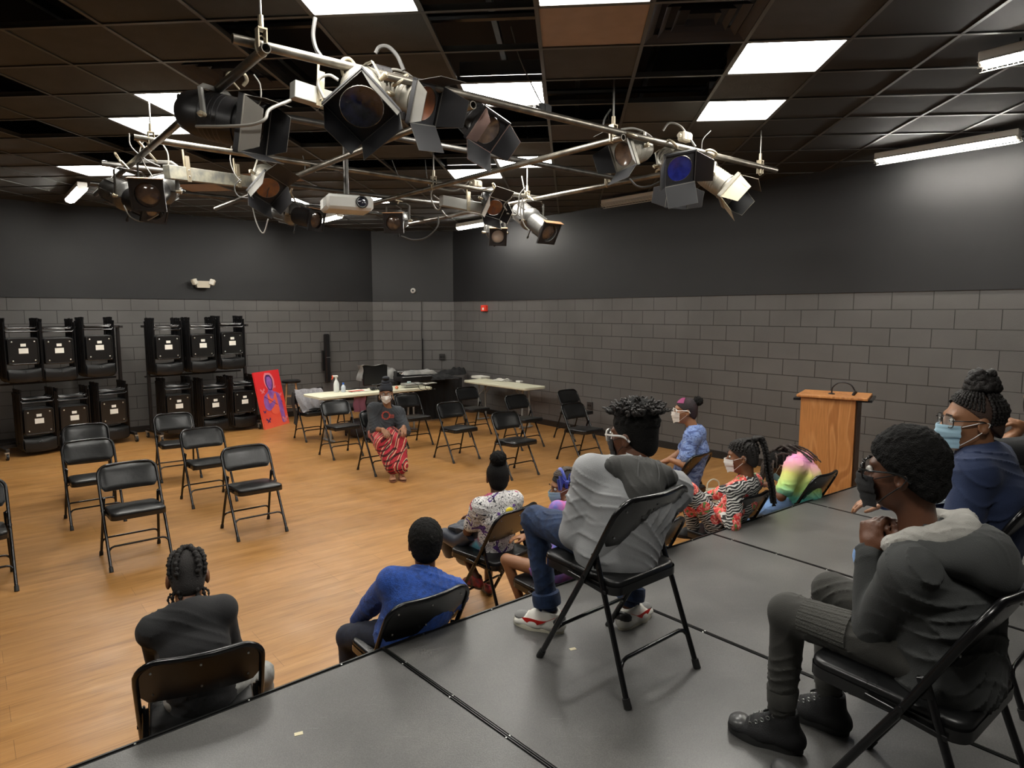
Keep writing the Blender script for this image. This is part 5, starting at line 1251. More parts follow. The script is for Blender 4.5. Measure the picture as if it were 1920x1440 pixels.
def figure(name, label, seat, s=1., pel=(0, .0, .09), lean=(0, 8), bend=(0, 10), neck=(0, 8), head=(0, 0, 0), arms=None, legs=None, build=1., hs=1., skin=None, pos=None, tors=1., shw=1., head_pos=None, neck_pos=None, ls=1.):
    """returns dict of joints in the local frame (x right, y forward, z up; floor at 0 of the seat's level)"""
    e1, e2, h, z0 = seats[seat] if isinstance(seat, str) else seat
    t = thing('person', label, 'person', W(e1, e2, z0), A0+math.pi+R(h), 'people seated in the room')
    J = {'s': s, 't': t, 'hs': hs, 'b': build, 'z0': z0, 'skin': skin}
    P = V(pel[0], pel[1], .44+pel[2]*(s or .9)); J['pel'] = P
    if head_pos is not None:
        H = V(head_pos); Mh = rotm(*head); N = H-Mh@V(0, .012, .055)*hs-rotm(0, -neck[1], neck[0])@V(0, 0, 1)*(.075*(s or .9)+.045)
        N = V(neck_pos) if neck_pos is not None else N
        s = float(np.clip(np.linalg.norm(N-P)/.47, .70, 1.04)) if s is None else s; J['s'] = s
        C = P*.45+N*.55+V(0, -.035*s, 0); u = nrm(N-C); bend = (math.degrees(math.asin(np.clip(u[0], -1, 1))), math.degrees(math.atan2(u[1], u[2])))
        J['ratio'] = np.linalg.norm(N-P)/.47/s
    def up(l, q): return rotm(0, -q, l)@V(0, 0, 1)
    if head_pos is None: C = P+up(*lean)*.26*s*tors; N = C+up(*bend)*.22*s*tors
    J['chest'] = C; J['neck'] = N
    Mt = rotm(0, -bend[1], bend[0]); J['Mt'] = Mt
    yaw = J.get('yaw', 0)
    J['Mh'] = rotm(*head); H = N+up(*neck)*(.075*s+.045)+J['Mh']@V(0, .012, .055)*hs if head_pos is None else V(head_pos); J['head'] = H
    for q, n in ((-1, 'L'), (1, 'R')):
        S = N+Mt@V(q*.165*s*shw, 0, -.055*s); J['S'+n] = S
        a = (arms or {}).get(n, dict(w=(q*.16, .25, .56), pole=(q*.6, -.5, -.6)))
        E_, W_ = ik(S, V(a['w']), .275*s, .235*s, V(a['pole'])); J['E'+n] = E_; J['W'+n] = W_
        hp = P+V(q*.085*s, .0, -.02*s); J['H'+n] = hp
        g = (legs or {}).get(n, dict(a=(q*.13, .42, .08), pole=(0, .3, 1)))
        K, A = ik(hp, V(g['a']), .40*s*ls, .39*s*ls, V(g['pole'])); J['K'+n] = K; J['A'+n] = A; J['toe'+n] = nrm(V(g.get('toe', (q*.15, 1, 0))))
    return J
def SF(seat):
    e1, e2, h, z0 = seats[seat] if isinstance(seat, str) else seat; return W(e1, e2, z0), A0+math.pi+R(h)
def L(seat, x, y, fwd=None, z=None):
    """spot of the photo -> the sitter's own frame, at a given distance in front of the seat's middle or a given height"""
    o, rz = SF(seat); d = ray(x, y); c = Vector((0, 0, CZ)); F = Vector((-math.sin(rz), math.cos(rz), 0)); X = Vector((math.cos(rz), math.sin(rz), 0))
    t = ((o-c).dot(F)+fwd)/d.dot(F) if fwd is not None else (o.z+z-CZ)/d.z
    p = c+d*t-o; return V(p.dot(X), p.dot(F), p.z)
def LS(seat, x, y, side=0.):
    """the same, at a given distance to the sitter's right"""
    o, rz = SF(seat); d = ray(x, y); c = Vector((0, 0, CZ)); F = Vector((-math.sin(rz), math.cos(rz), 0)); X = Vector((math.cos(rz), math.sin(rz), 0))
    p = c+d*(((o-c).dot(X)+side)/d.dot(X))-o; return V(p.dot(X), p.dot(F), p.z)
def box_of(pts, m): P = np.array(pts); return P.min(0)-m, P.max(0)+m
def body_mesh(J, h=.006, hands=None, arm=True, legs=True, feet=True, ears=True, hh=None, bare_feet=False, head=True):
    s, hs, t = J['s'], J['hs'], J['t']; pts = [J[k] for k in ('pel', 'chest', 'neck', 'head', 'SL', 'SR')]+[J[k+n] for n in 'LR' for k in ('E', 'W', 'K', 'A')]
    lo, hi = box_of(pts, .19); v = Vol(lo, hi, h); x = V(1, 0, 0)
    v.slab(J['pel'], J['chest'], x, .115*s, .085*s, .11*s, .08*s); v.slab(J['chest'], J['neck']+J['Mt']@V(0, 0, -.06*s), x, .115*s, .08*s, .12*s, .065*s)
    v.cone(J['SL'], J['SR'], .048*s, .048*s, .03); v.cone(J['neck']+V(0, 0, -.04*s), J['head']+J['Mh']@V(0, -.022, -.055)*hs, .052*s+.002, .049*hs, .03)
    head_sdf(v, J['head'], J['Mh'], hs, ears)
    for n, q in (('L', -1), ('R', 1)):
        v.cone(J['S'+n], J['E'+n], .046*s, .037*s, .02); v.cone(J['E'+n], J['W'+n], .037*s, .024*s, .012)
        hd = (hands or {}).get(n)
        if hd: hand(v, J['W'+n], hd['f'], hd['p'], s=hd.get('s', .95*s+.03), curl=hd.get('curl', .35), side=q*hd.get('flip', 1), thumb=hd.get('thumb', .6))
        else: hand(v, J['W'+n], J['W'+n]-J['E'+n], V(0, 0, -1), s=.95*s, curl=.4, side=q)
        v.cone(J['H'+n], J['K'+n], .068*s, .050*s, .03); v.cone(J['K'+n], J['A'+n], .048*s, .034*s, .01)
        if bare_feet:
            a, d = J['A'+n], J['toe'+n]; v.slab(a+V(0, 0, -.045)-d*.02, a+d*.12*s+V(0, 0, -.062), np.cross(d, V(0, 0, 1)), .032*s, .030*s, .042*s, .016*s, .02)
            for i in range(5):
                sd = np.cross(d, V(0, 0, 1)); o_ = a+d*(.135-.008*abs(i-1.2))*s+V(0, 0, -.066)+sd*(i-2)*.016*s*(-q); v.cone(o_, o_+d*.022*s, .0085*s, .008*s, .004)
    return v.mesh('body', J['skin'], t)
def top_mesh(J, matl, name='shirt', sleeve='long', puff=1., h=.007, hem=.10, wr=.006, wf=38, seed=1, collar=.0, fit=.0, cut=None, sleeve_t=1., waist=1., bell=0., mats=None, hemz=None):
    s, t = J['s'], J['t']; b = J['b']*puff; pts = [J[k] for k in ('pel', 'chest', 'neck', 'SL', 'SR', 'EL', 'ER')]+([J['WL'], J['WR']] if sleeve == 'long' else [])
    lo, hi = box_of(pts, .16+.05*b); v = Vol(lo, hi, h); x = V(1, 0, 0)
    P, C, N = J['pel'], J['chest'], J['neck']; ax = nrm(C-P)
    v.slab(P-ax*hem*s*.4+V(0, 0, .0), P+ax*.1, x, .158*s*b*waist, .128*s*b*waist, .142*s*b*waist, .112*s*b*waist, .04)
    v.slab(P+ax*.05, C, x, .140*s*b*waist, .112*s*b*waist, .148*s*b, .112*s*b, .05)
    v.slab(C, N+J['Mt']@V(0, 0, -.065*s), x, .148*s*b, .110*s*b, .130*s*b, .078*s*b, .05)
    v.cone(J['SL'], J['SR'], .060*s*b, .060*s*b, .05)
    for n in 'LR': v.cone(N+J['Mt']@V(0, -.01, -.035*s), J['S'+n], .060*s, .056*s*b, .06)
    v.cone(N+V(0, 0, -.05*s), N+J['Mt']@V(0, 0, .0+collar), .075*s, .060*s+.004, .04)
    for n in 'LR':
        S, E_, W_ = J['S'+n], J['E'+n], J['W'+n]; k = sleeve_t*b
        if sleeve == 'long':
            v.cone(S, E_, .064*s*k, .055*s*k, .018); v.cone(E_, W_-nrm(W_-E_)*.01, .054*s*k, .036*s*k+bell, .012)
        elif sleeve == 'short':
            e = S+(E_-S)*.72; v.cone(S, e, .066*s*k, .062*s*k, .035)
        elif sleeve == 'half':
            e = S+(E_-S)*1.0; v.cone(S, e, .068*s*k, .066*s*k, .035)
    if wr: v.wrinkle(wr, wf, seed)
    if sleeve == 'short' or sleeve == 'half':
        pass
    if hemz is not None: v.half((0, 0, hemz), (0, 0, -1), .01)
    # neck opening
    v.cone(N+J['Mt']@V(0, .0, -.01*s+collar), N+J['Mt']@V(0, .012, .10), .050*s+.003, .075*s, .008, 'cut')
    return v.mesh(name, mats or matl, t)
def bottom_mesh(J, matl, name='trousers', puff=1., h=.007, to=1., wr=.005, wf=34, seed=3, flare=0., thigh=1.):
    s, t = J['s'], J['t']; b = J['b']; pts = [J['pel']]+[J[k+n] for n in 'LR' for k in ('H', 'K', 'A')]; lo, hi = box_of(pts, .17); v = Vol(lo, hi, h)
    v.slab(J['pel']+V(0, .0, .02*s), J['pel']+V(0, .01, -.03), V(1, 0, 0), .118*s*b, .085*s*b, .138*s*b, .095*s*b, .04)
    for n in 'LR':
        H_, K, A = J['H'+n], J['K'+n], J['A'+n]; p = puff; v.cone(H_, H_+(K-H_)*thigh, .083*s*b*p, (.083*b-(.083*b-.064)*thigh)*s*p, .045)
        if to > 0: v.cone(K, K+(A-K)*to, .062*s*p, .047*s*p+flare, .025)
    if wr: v.wrinkle(wr, wf, seed)
    return v.mesh(name, matl, t)
def shoe(J, n, up_m, sole_m, s=None, high=False, name='shoe', extra=None, lace=None):
    s = s or J['s']; t = J['t']; A = J['A'+n]; d = J['toe'+n]; up = V(0, 0, 1); d = nrm(d); sd = nrm(np.cross(d, up)); M = np.stack([sd, d, np.cross(sd, d)], 1)
    c = A.copy(); v = Vol((-.09, -.12, -.12), (.09, .23, .12), .0045)
    L = 1.; z0 = -.082
    v.slab(V(0, -.045, z0+.035), V(0, .06, z0+.032), V(1, 0, 0), .036, .036, .043, .030, .02); v.slab(V(0, .05, z0+.03), V(0, .135, z0+.024), V(1, 0, 0), .044, .030, .040, .022, .025)
    v.cone(V(0, -.022, z0+.05), V(0, -.012, z0+(.13 if high else .095)), .040, .040 if high else .042, .02); v.cone(V(0, .06, z0+.055), V(0, .0, z0+.085), .026, .03, .03)
    v.half((0, 0, z0+.014), (0, 0, -1), .004); v.half((0, 0, z0+(.142 if high else .105)), (0, -.35, 1), .004)
    v.cone(V(0, -.012, z0+.10), V(0, -.010, z0+.2), .030, .036, .004, 'cut')
    o = v.mesh(name, up_m, t); place_local(o, c, M*s)
    ol = []
    for k in range(36):
        a = 2*math.pi*k/36; x, y = math.cos(a), math.sin(a); w = .047 if y > 0 else .041; ol.append((x*w*(1-.10*(abs(y+.25) < .3)), .045+y*.118))
    m = MB(); nn = len(ol); rings = [(.97, z0-.004), (1, z0+.002), (1.01, z0+.02), (.98, z0+.027)]
    vs = [(x*q, (y-.045)*q+.045, z) for q, z in rings for x, y in ol]
    m.add(vs, [(i*nn+k, i*nn+(k+1) % nn, (i+1)*nn+(k+1) % nn, (i+1)*nn+k) for i in range(3) for k in range(nn)]+[tuple(range(nn-1, -1, -1)), tuple(3*nn+k for k in range(nn))])
    m.build('sole', sole_m, o)
    if lace:
        m = MB()
        for k in range(5):
            y = .09-.022*k; z = z0+.062+.012*k; m.tube(catmull([(-.026, y, z-.008), (0, y+.003, z+.004+.0008*k), (.026, y-.004, z-.008)], 4), .0028, 6)
        if high:
            m.tube(catmull([(0, .0, z0+.125), (.03, .02, z0+.14), (.035, .04, z0+.12), (0, .012, z0+.122)], 5), .0025, 6); m.tube(catmull([(0, .0, z0+.125), (-.03, .02, z0+.135), (-.03, .045, z0+.115), (0, .012, z0+.122)], 5), .0025, 6)
        m.build('laces', lace, o)
    if extra: extra(o, z0)
    return o
def hair_cap(J, t_=.010, fuzz=.0, f=140, h=.0045, line=-.010, matl=None, name='hair', nape=True, seed=1, tall=0., k_=1., back=0.):
    c, M, s = V(0, 0, 0), np.eye(3), 1.
    v = Vol((-.14, -.17, -.13), (.14, .15, .2), h)
    v.ell((0, -.012-back*.5, .030+tall*.45), (.074+t_, .094+t_+back*.5, .084+t_+tall*.55), None, .01)
    if nape: v.ell((0, -.052, -.035), (.058+t_*.6, .048+t_*.7, .055), None, .03)
    if fuzz: v.fuzz(fuzz, f, seed)
    # keep above/behind the hairline
    n = V(0, -.667, .745); v.half(n*line, -n, .006)
    v.ell((.085, .012, -.03), (.03, .030, .036), None, .006, 'cut'); v.ell((-.085, .012, -.03), (.03, .030, .036), None, .006, 'cut')
    o = v.mesh(name, matl or M_hair, J['t']); place_local(o, J['head'], J['Mh']*J['hs']); return o
def skull(az, el, r=0.):
    """point on the skull in head space; az 0 = front, 90 = right; el up"""
    a, e = R(az), R(el); return V((.076+r)*math.sin(a)*math.cos(e), -.012+(.096+r)*math.cos(a)*math.cos(e), .030+(.086+r)*math.sin(e))
def hbuild(m, J, name, matl, parent=None):
    o = m.build(name, matl, J['t'], angle=80); place_local(o, J['head'], J['Mh']*J['hs']); return o
# ================================================================ the people
SK_a = skin_mat('brown_skin', (.20, .085, .042)); SK_b = skin_mat('deep_brown_skin', (.115, .048, .026)); SK_c = skin_mat('warm_brown_skin', (.27, .125, .062))
M_blackm = cloth('black_cloth_mask', (.010, .010, .011)); M_wmask = cloth('white_mask', (.72, .70, .66), bump=.1); M_bmask = cloth('pale_blue_mask', (.36, .55, .66), bump=.1); M_wloop = mat('white_elastic', (.7, .68, .65), rough=.7)
M_gclear = mat('clear_plastic_frame', (.72, .70, .66), rough=.15, coat=.6); M_gblack = mat('black_plastic_frame', (.01, .01, .01), rough=.2)
M_denim = cloth('dark_denim', (.012, .028, .075), var=.35, vscale=30, bump=.4); M_denl = cloth('light_denim', (.16, .28, .52), var=.15, vscale=20, bump=.3)
DBG = []
def rep(n, J): DBG.append((n, round(float(J.get('ratio', 0)), 2)))

# ---- the woman with the head wrap, facing the room
S1 = (3.99, 7.33, -24, 0.)
lw = L(S1, 731, 811, .43); rw = L(S1, 752, 806, .43)
J = figure('w', 'woman in dark grey T-shirt, black head wrap and white mask, facing the group', S1, s=0.96, skin=SK_c, hs=.98, build=1.06, neck=(0, 16), head=(-6, -8, 0), neck_pos=L(S1, 726, 764, .05), head_pos=L(S1, 724, 737, .10),
    arms={'L': dict(w=L(S1, 757, 801, .37), pole=(-.35, -.7, -1)), 'R': dict(w=L(S1, 718, 806, .37), pole=(.35, -.7, -1))},
    legs={'L': dict(a=L(S1, 752, 884, .50), pole=(-.25, .5, 1), toe=(-.1, 1, 0)), 'R': dict(a=L(S1, 736, 884, .50), pole=(.25, .5, 1), toe=(.08, 1, 0))}); rep('lady', J); t = J['t']
body_mesh(J, .0055, hands={'L': dict(f=(.1, .8, -.55), p=(0, -.5, -1), curl=.3), 'R': dict(f=(-.35, .8, -.45), p=(0, -.5, -1), curl=.25)}, bare_feet=True)
M_tee = cloth('charcoal_tee', (.035, .04, .046), var=.12)
top_mesh(J, M_tee, 'shirt', 'half', puff=1.10, sleeve_t=1.05, wr=.007, wf=34, seed=5, waist=1.05)
m = MB(); c = J['chest']+V(0, .128, .03); rr = random.Random(3)
for k in range(9):
    a = k*.7; P = [c+V(.055*math.cos(a+q*.5)*(1-q*.12)-.01, .012-.14*(.05*math.cos(a))**2, .055*math.sin(a+q*.5)*(1-q*.1)+.012) for q in range(4)]; m.tube(catmull(P, 4), [.0055]*13, 6, flat=(1, .5))
for k in range(4): m.box(c+V(-.08, .008, -.02+.012*k), (.06, .003, .004))
m.build('shirt_print', mat('coral_print', (.55, .10, .07), rough=.8), t)
M_kn = cloth('printed_trousers', (.3, .02, .03)); N_, L_, B_ = nodes(M_kn); vv = mapping(M_kn)
w1 = tex(M_kn, 'ShaderNodeTexWave', mapping(M_kn, (1, 1, .35), (0, .5, .6)), Scale=1.9, Distortion=5., Detail=1.); w2 = tex(M_kn, 'ShaderNodeTexWave', mapping(M_kn, (1, 1, 1), (.3, 1.2, 0)), Scale=6.5, Distortion=2., Detail=0.)
r1 = ramp(M_kn.node_tree, w1.outputs[0], [(0, (.34, .015, .025)), (.26, (.62, .50, .30)), (.38, (.46, .03, .04)), (.60, (.02, .006, .008)), (.74, (.55, .42, .26)), (.84, (.40, .02, .035))], 'CONSTANT'); r2 = ramp(M_kn.node_tree, w2.outputs[0], [(0, (1, 1, 1)), (.62, (.15, .1, .1))], 'CONSTANT')
vo = tex(M_kn, 'ShaderNodeTexVoronoi', vv, Scale=6.); r3 = ramp(M_kn.node_tree, vo.outputs[0], [(0, (0,)*3), (.45, (1,)*3)], 'CONSTANT')
L_.new(mixc(M_kn, r3.outputs[0], r1.outputs[0], mixc(M_kn, 1., r1.outputs[0], r2.outputs[0], 'MULTIPLY')), B_.inputs['Base Color'])
v = Vol((-.4, -.25, 0.02), (.4, .75, .75), .0065)
v.slab(J['pel']+V(0, .03, .0), J['pel']+V(0, .04, -.03), V(1, 0, 0), .12, .08, .14, .09, .05)
for n in 'LR':
    K, A = J['K'+n], J['A'+n]; v.cone(J['H'+n], K, .10, .088, .05); v.cone(K+V(0, 0, -.02), A+V(0, .0, .07), .088, .088, .05); v.cone(A+V(0, 0, .07), A+V(0, 0, .015), .080, .05, .03)
v.wrinkle(.008, 30, 8); v.mesh('trousers', M_kn, t)
for n in 'LR':
    a, d = J['A'+n], J['toe'+n]; m = MB(); sd = np.cross(d, V(0, 0, 1))
    ol = [a+d*(.05+.125*math.sin(q))+sd*(.043*math.cos(q))+V(0, 0, -.088) for q in [2*math.pi*k/20 for k in range(20)]]; m.prism(ol, (0, 0, -.006), (0, 0, .006))
    for y in (.06, .10): m.tube(catmull([a+d*y-sd*.04+V(0, 0, -.08), a+d*y+V(0, 0, -.028-.1*(y-.06)), a+d*y+sd*.04+V(0, 0, -.08)], 5), .006, 6, flat=(1.6, .6))
    m.build('sandal', mat('tan_leather', (.22, .09, .05), rough=.5), t)
v = Vol((-.13, -.17, -.02), (.13, .13, .26), .0045); M_wrap = cloth('black_head_wrap', (.010, .012, .018), bump=.3)
v.ell((0, -.012, .045), (.086, .106, .088), None, .01); v.half((0, .09, .052), (0, .45, -1), .01)
for k in range(4): v.ell((0, -.02-.004*k, .085+.032*k), (.080-.011*k, .090-.012*k, .024), rotm(0, -8+5*(k % 2), 9-6*(k % 2)), .008)
v.ell((.0, -.015, .195), (.046, .05, .022), None, .01); v.wrinkle(.0022, 90, 4, (1, 1, 1.4)); o = v.mesh('head_wrap', M_wrap, t); place_local(o, J['head'], J['Mh']*.98)
face_mask(t, J['head'], J['Mh'], .98, M_wmask, kn95=True); glasses(t, J['head'], J['Mh'], .98, mat('brown_frame', (.06, .025, .015), rough=.3)); eyes(t, J['head'], J['Mh'], .98)
for q in (-1, 1):
    m = MB()
    for rr_ in (.022, .013): m.tube([(q*.088+.003*math.cos(a), rr_*math.sin(a), -.066+rr_*math.cos(a)) for a in [2*math.pi*k/16 for k in range(16)]], .004, 6, closed=True)
    m.tube([(q*.086, 0, -.035), (q*.088, 0, -.045)], .0015, 6); o = m.build('earring', mat('carved_wood_earring', (.35, .18, .07), rough=.5), t); place_local(o, J['head'], J['Mh']*.98)

# ---- child with braids in black, back to the viewer
Sb = 'braids'
J = figure('b', 'child in black with cornrow braids, seen from behind at lower left', Sb, s=0.80, skin=SK_a, hs=.95, build=1.0, neck=(0, 22), head=(0, -22, 0), neck_pos=L(Sb, 349, 1142, .09), head_pos=L(Sb, 352, 1082, .20), pel=(0, .03, .09), shw=.94,
    arms={'L': dict(w=(-.04, .30, .50), pole=(-.7, -.4, -.8)), 'R': dict(w=(.04, .30, .50), pole=(.7, -.4, -.8))},
    legs={'L': dict(a=(-.12, .44, .08), pole=(-.1, .4, 1)), 'R': dict(a=(.27, .36, .08), pole=(.5, .4, 1))}); rep('braids', J)
body_mesh(J, .0055); M_bk = cloth('black_jersey', (.012, .012, .013)); top_mesh(J, M_bk, 'shirt', 'long', puff=1.04, wr=.005, wf=30, seed=2)
bottom_mesh(J, cloth('pale_grey_trousers', (.34, .34, .32), var=.18, vscale=30), puff=1.0, seed=4)
for n in 'LR': shoe(J, n, M_bk, M_black)
hair_cap(J, .005, matl=mat('scalp_hair', (.014, .011, .010), rough=.75, bump=.8, bscale=320))
m = MB()
for q in (-1, 1):
    ridge_tube(m, [skull(q*14, 50, .007), skull(q*22, 88, .010), skull(180-q*34, 62, .012), skull(180-q*30, 30, .012), skull(180-q*30, 0, .010), skull(180-q*28, -34, .004), V(q*.035, -.085, -.065), V(q*.03, -.08, -.095)], .013, .28, .020)
    ridge_tube(m, [skull(q*40, 40, .006), skull(q*62, 56, .010), skull(q*98, 50, .010), skull(q*120, 25, .010), skull(q*125, -8, .008), skull(q*130, -36, .004), V(q*.06, -.055, -.075), V(q*.062, -.055, -.10)], .011, .28, .018)
    ridge_tube(m, [V(q*.066, -.04, -.06), V(q*.078, -.05, -.08), V(q*.07, -.058, -.115)], .006, .25, .014, taper=.4)
hbuild(m, J, 'cornrow_braids', M_hair2)

# ---- child in blue fleece
Sf = (1.52, 2.54, 160, 0.)
J = figure('f', 'child in a royal blue fleece with short black hair, seen from behind', Sf, s=0.90, skin=SK_b, hs=.95, build=1.06, neck=(0, 16), head=(-6, -4, 3), neck_pos=L(Sf, 797, 1082, .06), head_pos=L(Sf, 797, 1018, .13), pel=(0, .03, .09),
    arms={'L': dict(w=L(Sf, 668, 1165, .38), pole=(-1, -.4, -.6)), 'R': dict(w=(.12, .36, .60), pole=(1, -.3, -.6))},
    legs={'L': dict(a=L(Sf, 658, 1290, .42), pole=(-.5, .3, 1), toe=(-.3, 1, 0)), 'R': dict(a=(.16, .46, .08), pole=(.2, .3, 1))}); rep('fleece', J)
body_mesh(J, .0055); M_fl = cloth('blue_fleece', (.012, .055, .26), var=.3, vscale=45, bump=.5, bscale=180, sheen=.1); top_mesh(J, M_fl, 'fleece_jacket', 'long', puff=1.08, wr=.006, wf=28, seed=6, collar=.012)
N0 = J['neck']; v = Vol(N0-.12, N0+.12, .0045); Mt = J['Mt']; v.cone(N0+Mt@V(0, .0, -.02), N0+Mt@V(0, .01, .045), .072, .064, .01); v.cone(N0+Mt@V(0, .0, .0), N0+Mt@V(0, .015, .12), .054, .064, .004, 'cut'); v.half(N0+Mt@V(0, 0, .038), Mt@V(.0, -.12, 1), .004); v.wrinkle(.002, 70, 2)
v.mesh('collar', M_fl, J['t']); bottom_mesh(J, cloth('navy_jeans', (.010, .014, .030), var=.3, vscale=30), seed=5)
for n in 'LR': shoe(J, n, M_bk, M_black)
hair_cap(J, .014, fuzz=.0036, f=150, tall=.006, seed=3)

# ---- child with the bun and the graffiti shirt
Sg = (2.62, 3.27, 172, 0.)
J = figure('g', 'child with a curly bun in a white graffiti print T-shirt', Sg, s=0.78, skin=SK_b, hs=.90, neck=(0, 10), head=(-22, -2, 0), neck_pos=L(Sg, 931, 932, .0), head_pos=L(Sg, 933, 895, .05), pel=(0, .02, .09),
    arms={'L': dict(w=L(Sg, 893, 988, .22), pole=(-1, -.5, -.4)), 'R': dict(w=(.0, .30, .60), pole=(1, -.3, -.6))},
    legs={'L': dict(a=L(Sg, 893, 1083, .12), pole=(-.2, 1, .6), toe=(-.2, 1, 0)), 'R': dict(a=(.10, .30, .08), pole=(.1, .3, 1))}); rep('graffiti', J)
body_mesh(J, .005, hands={'L': dict(f=(.7, .5, -.1), p=(.2, -.2, -1), curl=.4)})
M_gr = cloth('graffiti_print', (.7, .68, .66)); N_, L_, B_ = nodes(M_gr); vv = mapping(M_gr)
n1 = tex(M_gr, 'ShaderNodeTexNoise', vv, Scale=34, Detail=2, Distortion=2.5); r1 = ramp(M_gr.node_tree, n1.outputs[0], [(0, (.04, .04, .05)), (.42, (.68, .66, .64)), (.60, (.12, .12, .14)), (.64, (.72, .70, .68))], 'CONSTANT')
n2 = tex(M_gr, 'ShaderNodeTexNoise', vv, Scale=10, Detail=1, Distortion=.6); r2 = ramp(M_gr.node_tree, n2.outputs[0], [(0, (.75, .12, .25)), (.36, (1, 1, 1)), (.62, (.18, .08, .4)), (.68, (1, 1, 1)), (.73, (.85, .62, .03))], 'CONSTANT')
L_.new(mixc(M_gr, 1., r1.outputs[0], r2.outputs[0], 'MULTIPLY'), B_.inputs['Base Color'])
top_mesh(J, M_gr, 'shirt', 'short', puff=1.05, wr=.005, seed=9, hem=.14); M_yel = mat('yellow_print', (.85, .65, .02), rough=.8)
c = J['neck']+J['Mt']@V(.035, -.088, -.085); m = MB(); m.ball(c, (.030, .008, .022), 12); m.build('yellow_patch', M_yel, J['t'])
bottom_mesh(J, cloth('bright_print_shorts', (.25, .05, .06), col2=(.1, .35, .45), vscale=14), 'shorts', to=.0, seed=2)
M_rsh = mat('red_black_shoe', (.3, .02, .025), rough=.5, col2=(.01, .01, .01), vscale=18)
for n in 'LR': shoe(J, n, M_rsh, M_black, lace=M_black)
hair_cap(J, .010, fuzz=.0016, f=180, seed=5)
v = Vol((-.09, -.14, .08), (.09, .06, .26), .004); v.ell((0, -.045, .150), (.062, .060, .056), None, .01); v.ell((0, -.04, .108), (.052, .05, .012), None, .006); v.fuzz(.005, 120, 4); v.fuzz(.002, 300, 6); o = v.mesh('hair_bun', M_hair, J['t']); place_local(o, J['head'], J['Mh']*.9)
# puffer jacket over the lap (a thing of its own)
tj = thing('puffer_jacket', 'navy quilted puffer jacket lying over the lap of the graffiti shirt child', 'jacket', J['t'].location, J['t'].rotation_euler[2]); M_puf = cloth('navy_puffer', (.016, .020, .034), bump=.15, rough=.45, sheen=.1)
A_, B2 = L(Sg, 852, 968, .42), L(Sg, 868, 1055, .46); m = MB()
def pj(u, v_):
    top = J['HL']*(1-u)+J['KL']*u+V(-.055, 0, .07); bot = V(B2[0]+.03+.14*(1-u), .12+.36*u, B2[2]+.02*math.sin(u*5)); 
    if v_ < .4: q = v_/.4; p = (top+V(.20, 0, .01))*(1-q)+top*q+V(0, 0, .025*math.sin(q*3.14))
    else: q = (v_-.4)/.6; p = top*(1-q)+bot*q+V(-.045*math.sin(q*2.6), 0, 0)
    qd = abs(math.sin(v_*22+u*3))**.5*.012+abs(math.sin(u*13-v_*8))**.5*.009; return p+V(-qd*(v_ > .35), .3*qd, qd*(v_ <= .45))
m.grid(pj, 46, 60, thick=.02); m.build('quilted_shell', M_puf, tj)
m = MB(); m.tube(catmull([pj(.2, .45), pj(.5, .55)+V(-.03, .02, 0), pj(.9, .5)+V(-.02, .05, 0), pj(1, .8)+V(0, .03, 0)], 5), [.05]*16, 12); m.build('sleeve', M_puf, tj)

# ---- girl with the blue bow
So = (2.62, 2.64, 196, 0.)
ho = L(So, 1060, 912, .16)
J = figure('o', 'girl with a blue hair bow and pale blue mask, behind the grey hoodie boy', So, s=0.74, skin=SK_c, hs=.93, neck=(0, 18), head=(50, -10, 0), neck_pos=L(So, 1068, 955, .08), head_pos=ho, pel=(.0, .04, .09),
    arms={'L': dict(w=L(So, 1018, 985, .30), pole=(-1, -.4, -.4)), 'R': dict(w=(.06, .32, .62), pole=(1, -.3, -.6))},
    legs={'L': dict(a=L(So, 978, 1130, .26), pole=(-.3, .6, 1), toe=(-.3, 1, 0)), 'R': dict(a=L(So, 1022, 968, .50), pole=(-.2, .3, 1), toe=(-.6, .6, .3))}); rep('bow', J)
body_mesh(J, .005); M_pink = cloth('pink_top', (.62, .10, .22), col2=(.12, .16, .5), vscale=9)
top_mesh(J, M_pink, 'tank_top', 'none', puff=.98, wr=.003, seed=3); bottom_mesh(J, M_pink, 'shorts', to=0., seed=3, puff=.95, thigh=.35)
for n in 'LR': shoe(J, n, mat('grey_shoe', (.03, .03, .03), rough=.6), M_black)
hair_cap(J, .006, matl=MATS['scalp_hair']); m = MB()
for az in range(-75, 76, 15):
    ridge_tube(m, [skull(az*.7, 42, .006), skull(az, 70, .009), skull(180-az*.6, 62, .010), skull(180-az*.8, 30, .009), skull(180-az*.8, 0, .006)], .0085, .22, .013)
hbuild(m, J, 'cornrow_braids', mat('brown_braids', (.05, .035, .025), rough=.5, bump=.6, bscale=300))
M_bow = mat('royal_blue_ribbon', (.03, .055, .35), rough=.35, sheen=.4); m = MB()
for q in (-1, 1):
    for tier in (0, 1):
        m.grid(lambda u, w: (-.085-.004*tier+.012*math.sin(u*3.14), .012+q*(.012+.055*u)*(1-.2*tier), .055+(w*2-1)*(.006+.036*u)*(1+.3*tier)+.01*tier+.008*math.sin(u*6+w*5)), 8, 6, thick=.003)
m.ball((-.094, .012, .055), (.012, .014, .014), 12); hbuild(m, J, 'hair_bow', M_bow)
m = MB(); m.tube([V(.080*math.cos(R(a))*-1, .018, .03+.098*math.sin(R(a))) for a in range(-10, 191, 15)], .007, 8, flat=(1.8, .6)); hbuild(m, J, 'hair_band', M_bow)
face_mask(J['t'], J['head'], J['Mh'], .93, M_bmask, strapm=M_wloop); eyes(J['t'], J['head'], J['Mh'], .93)

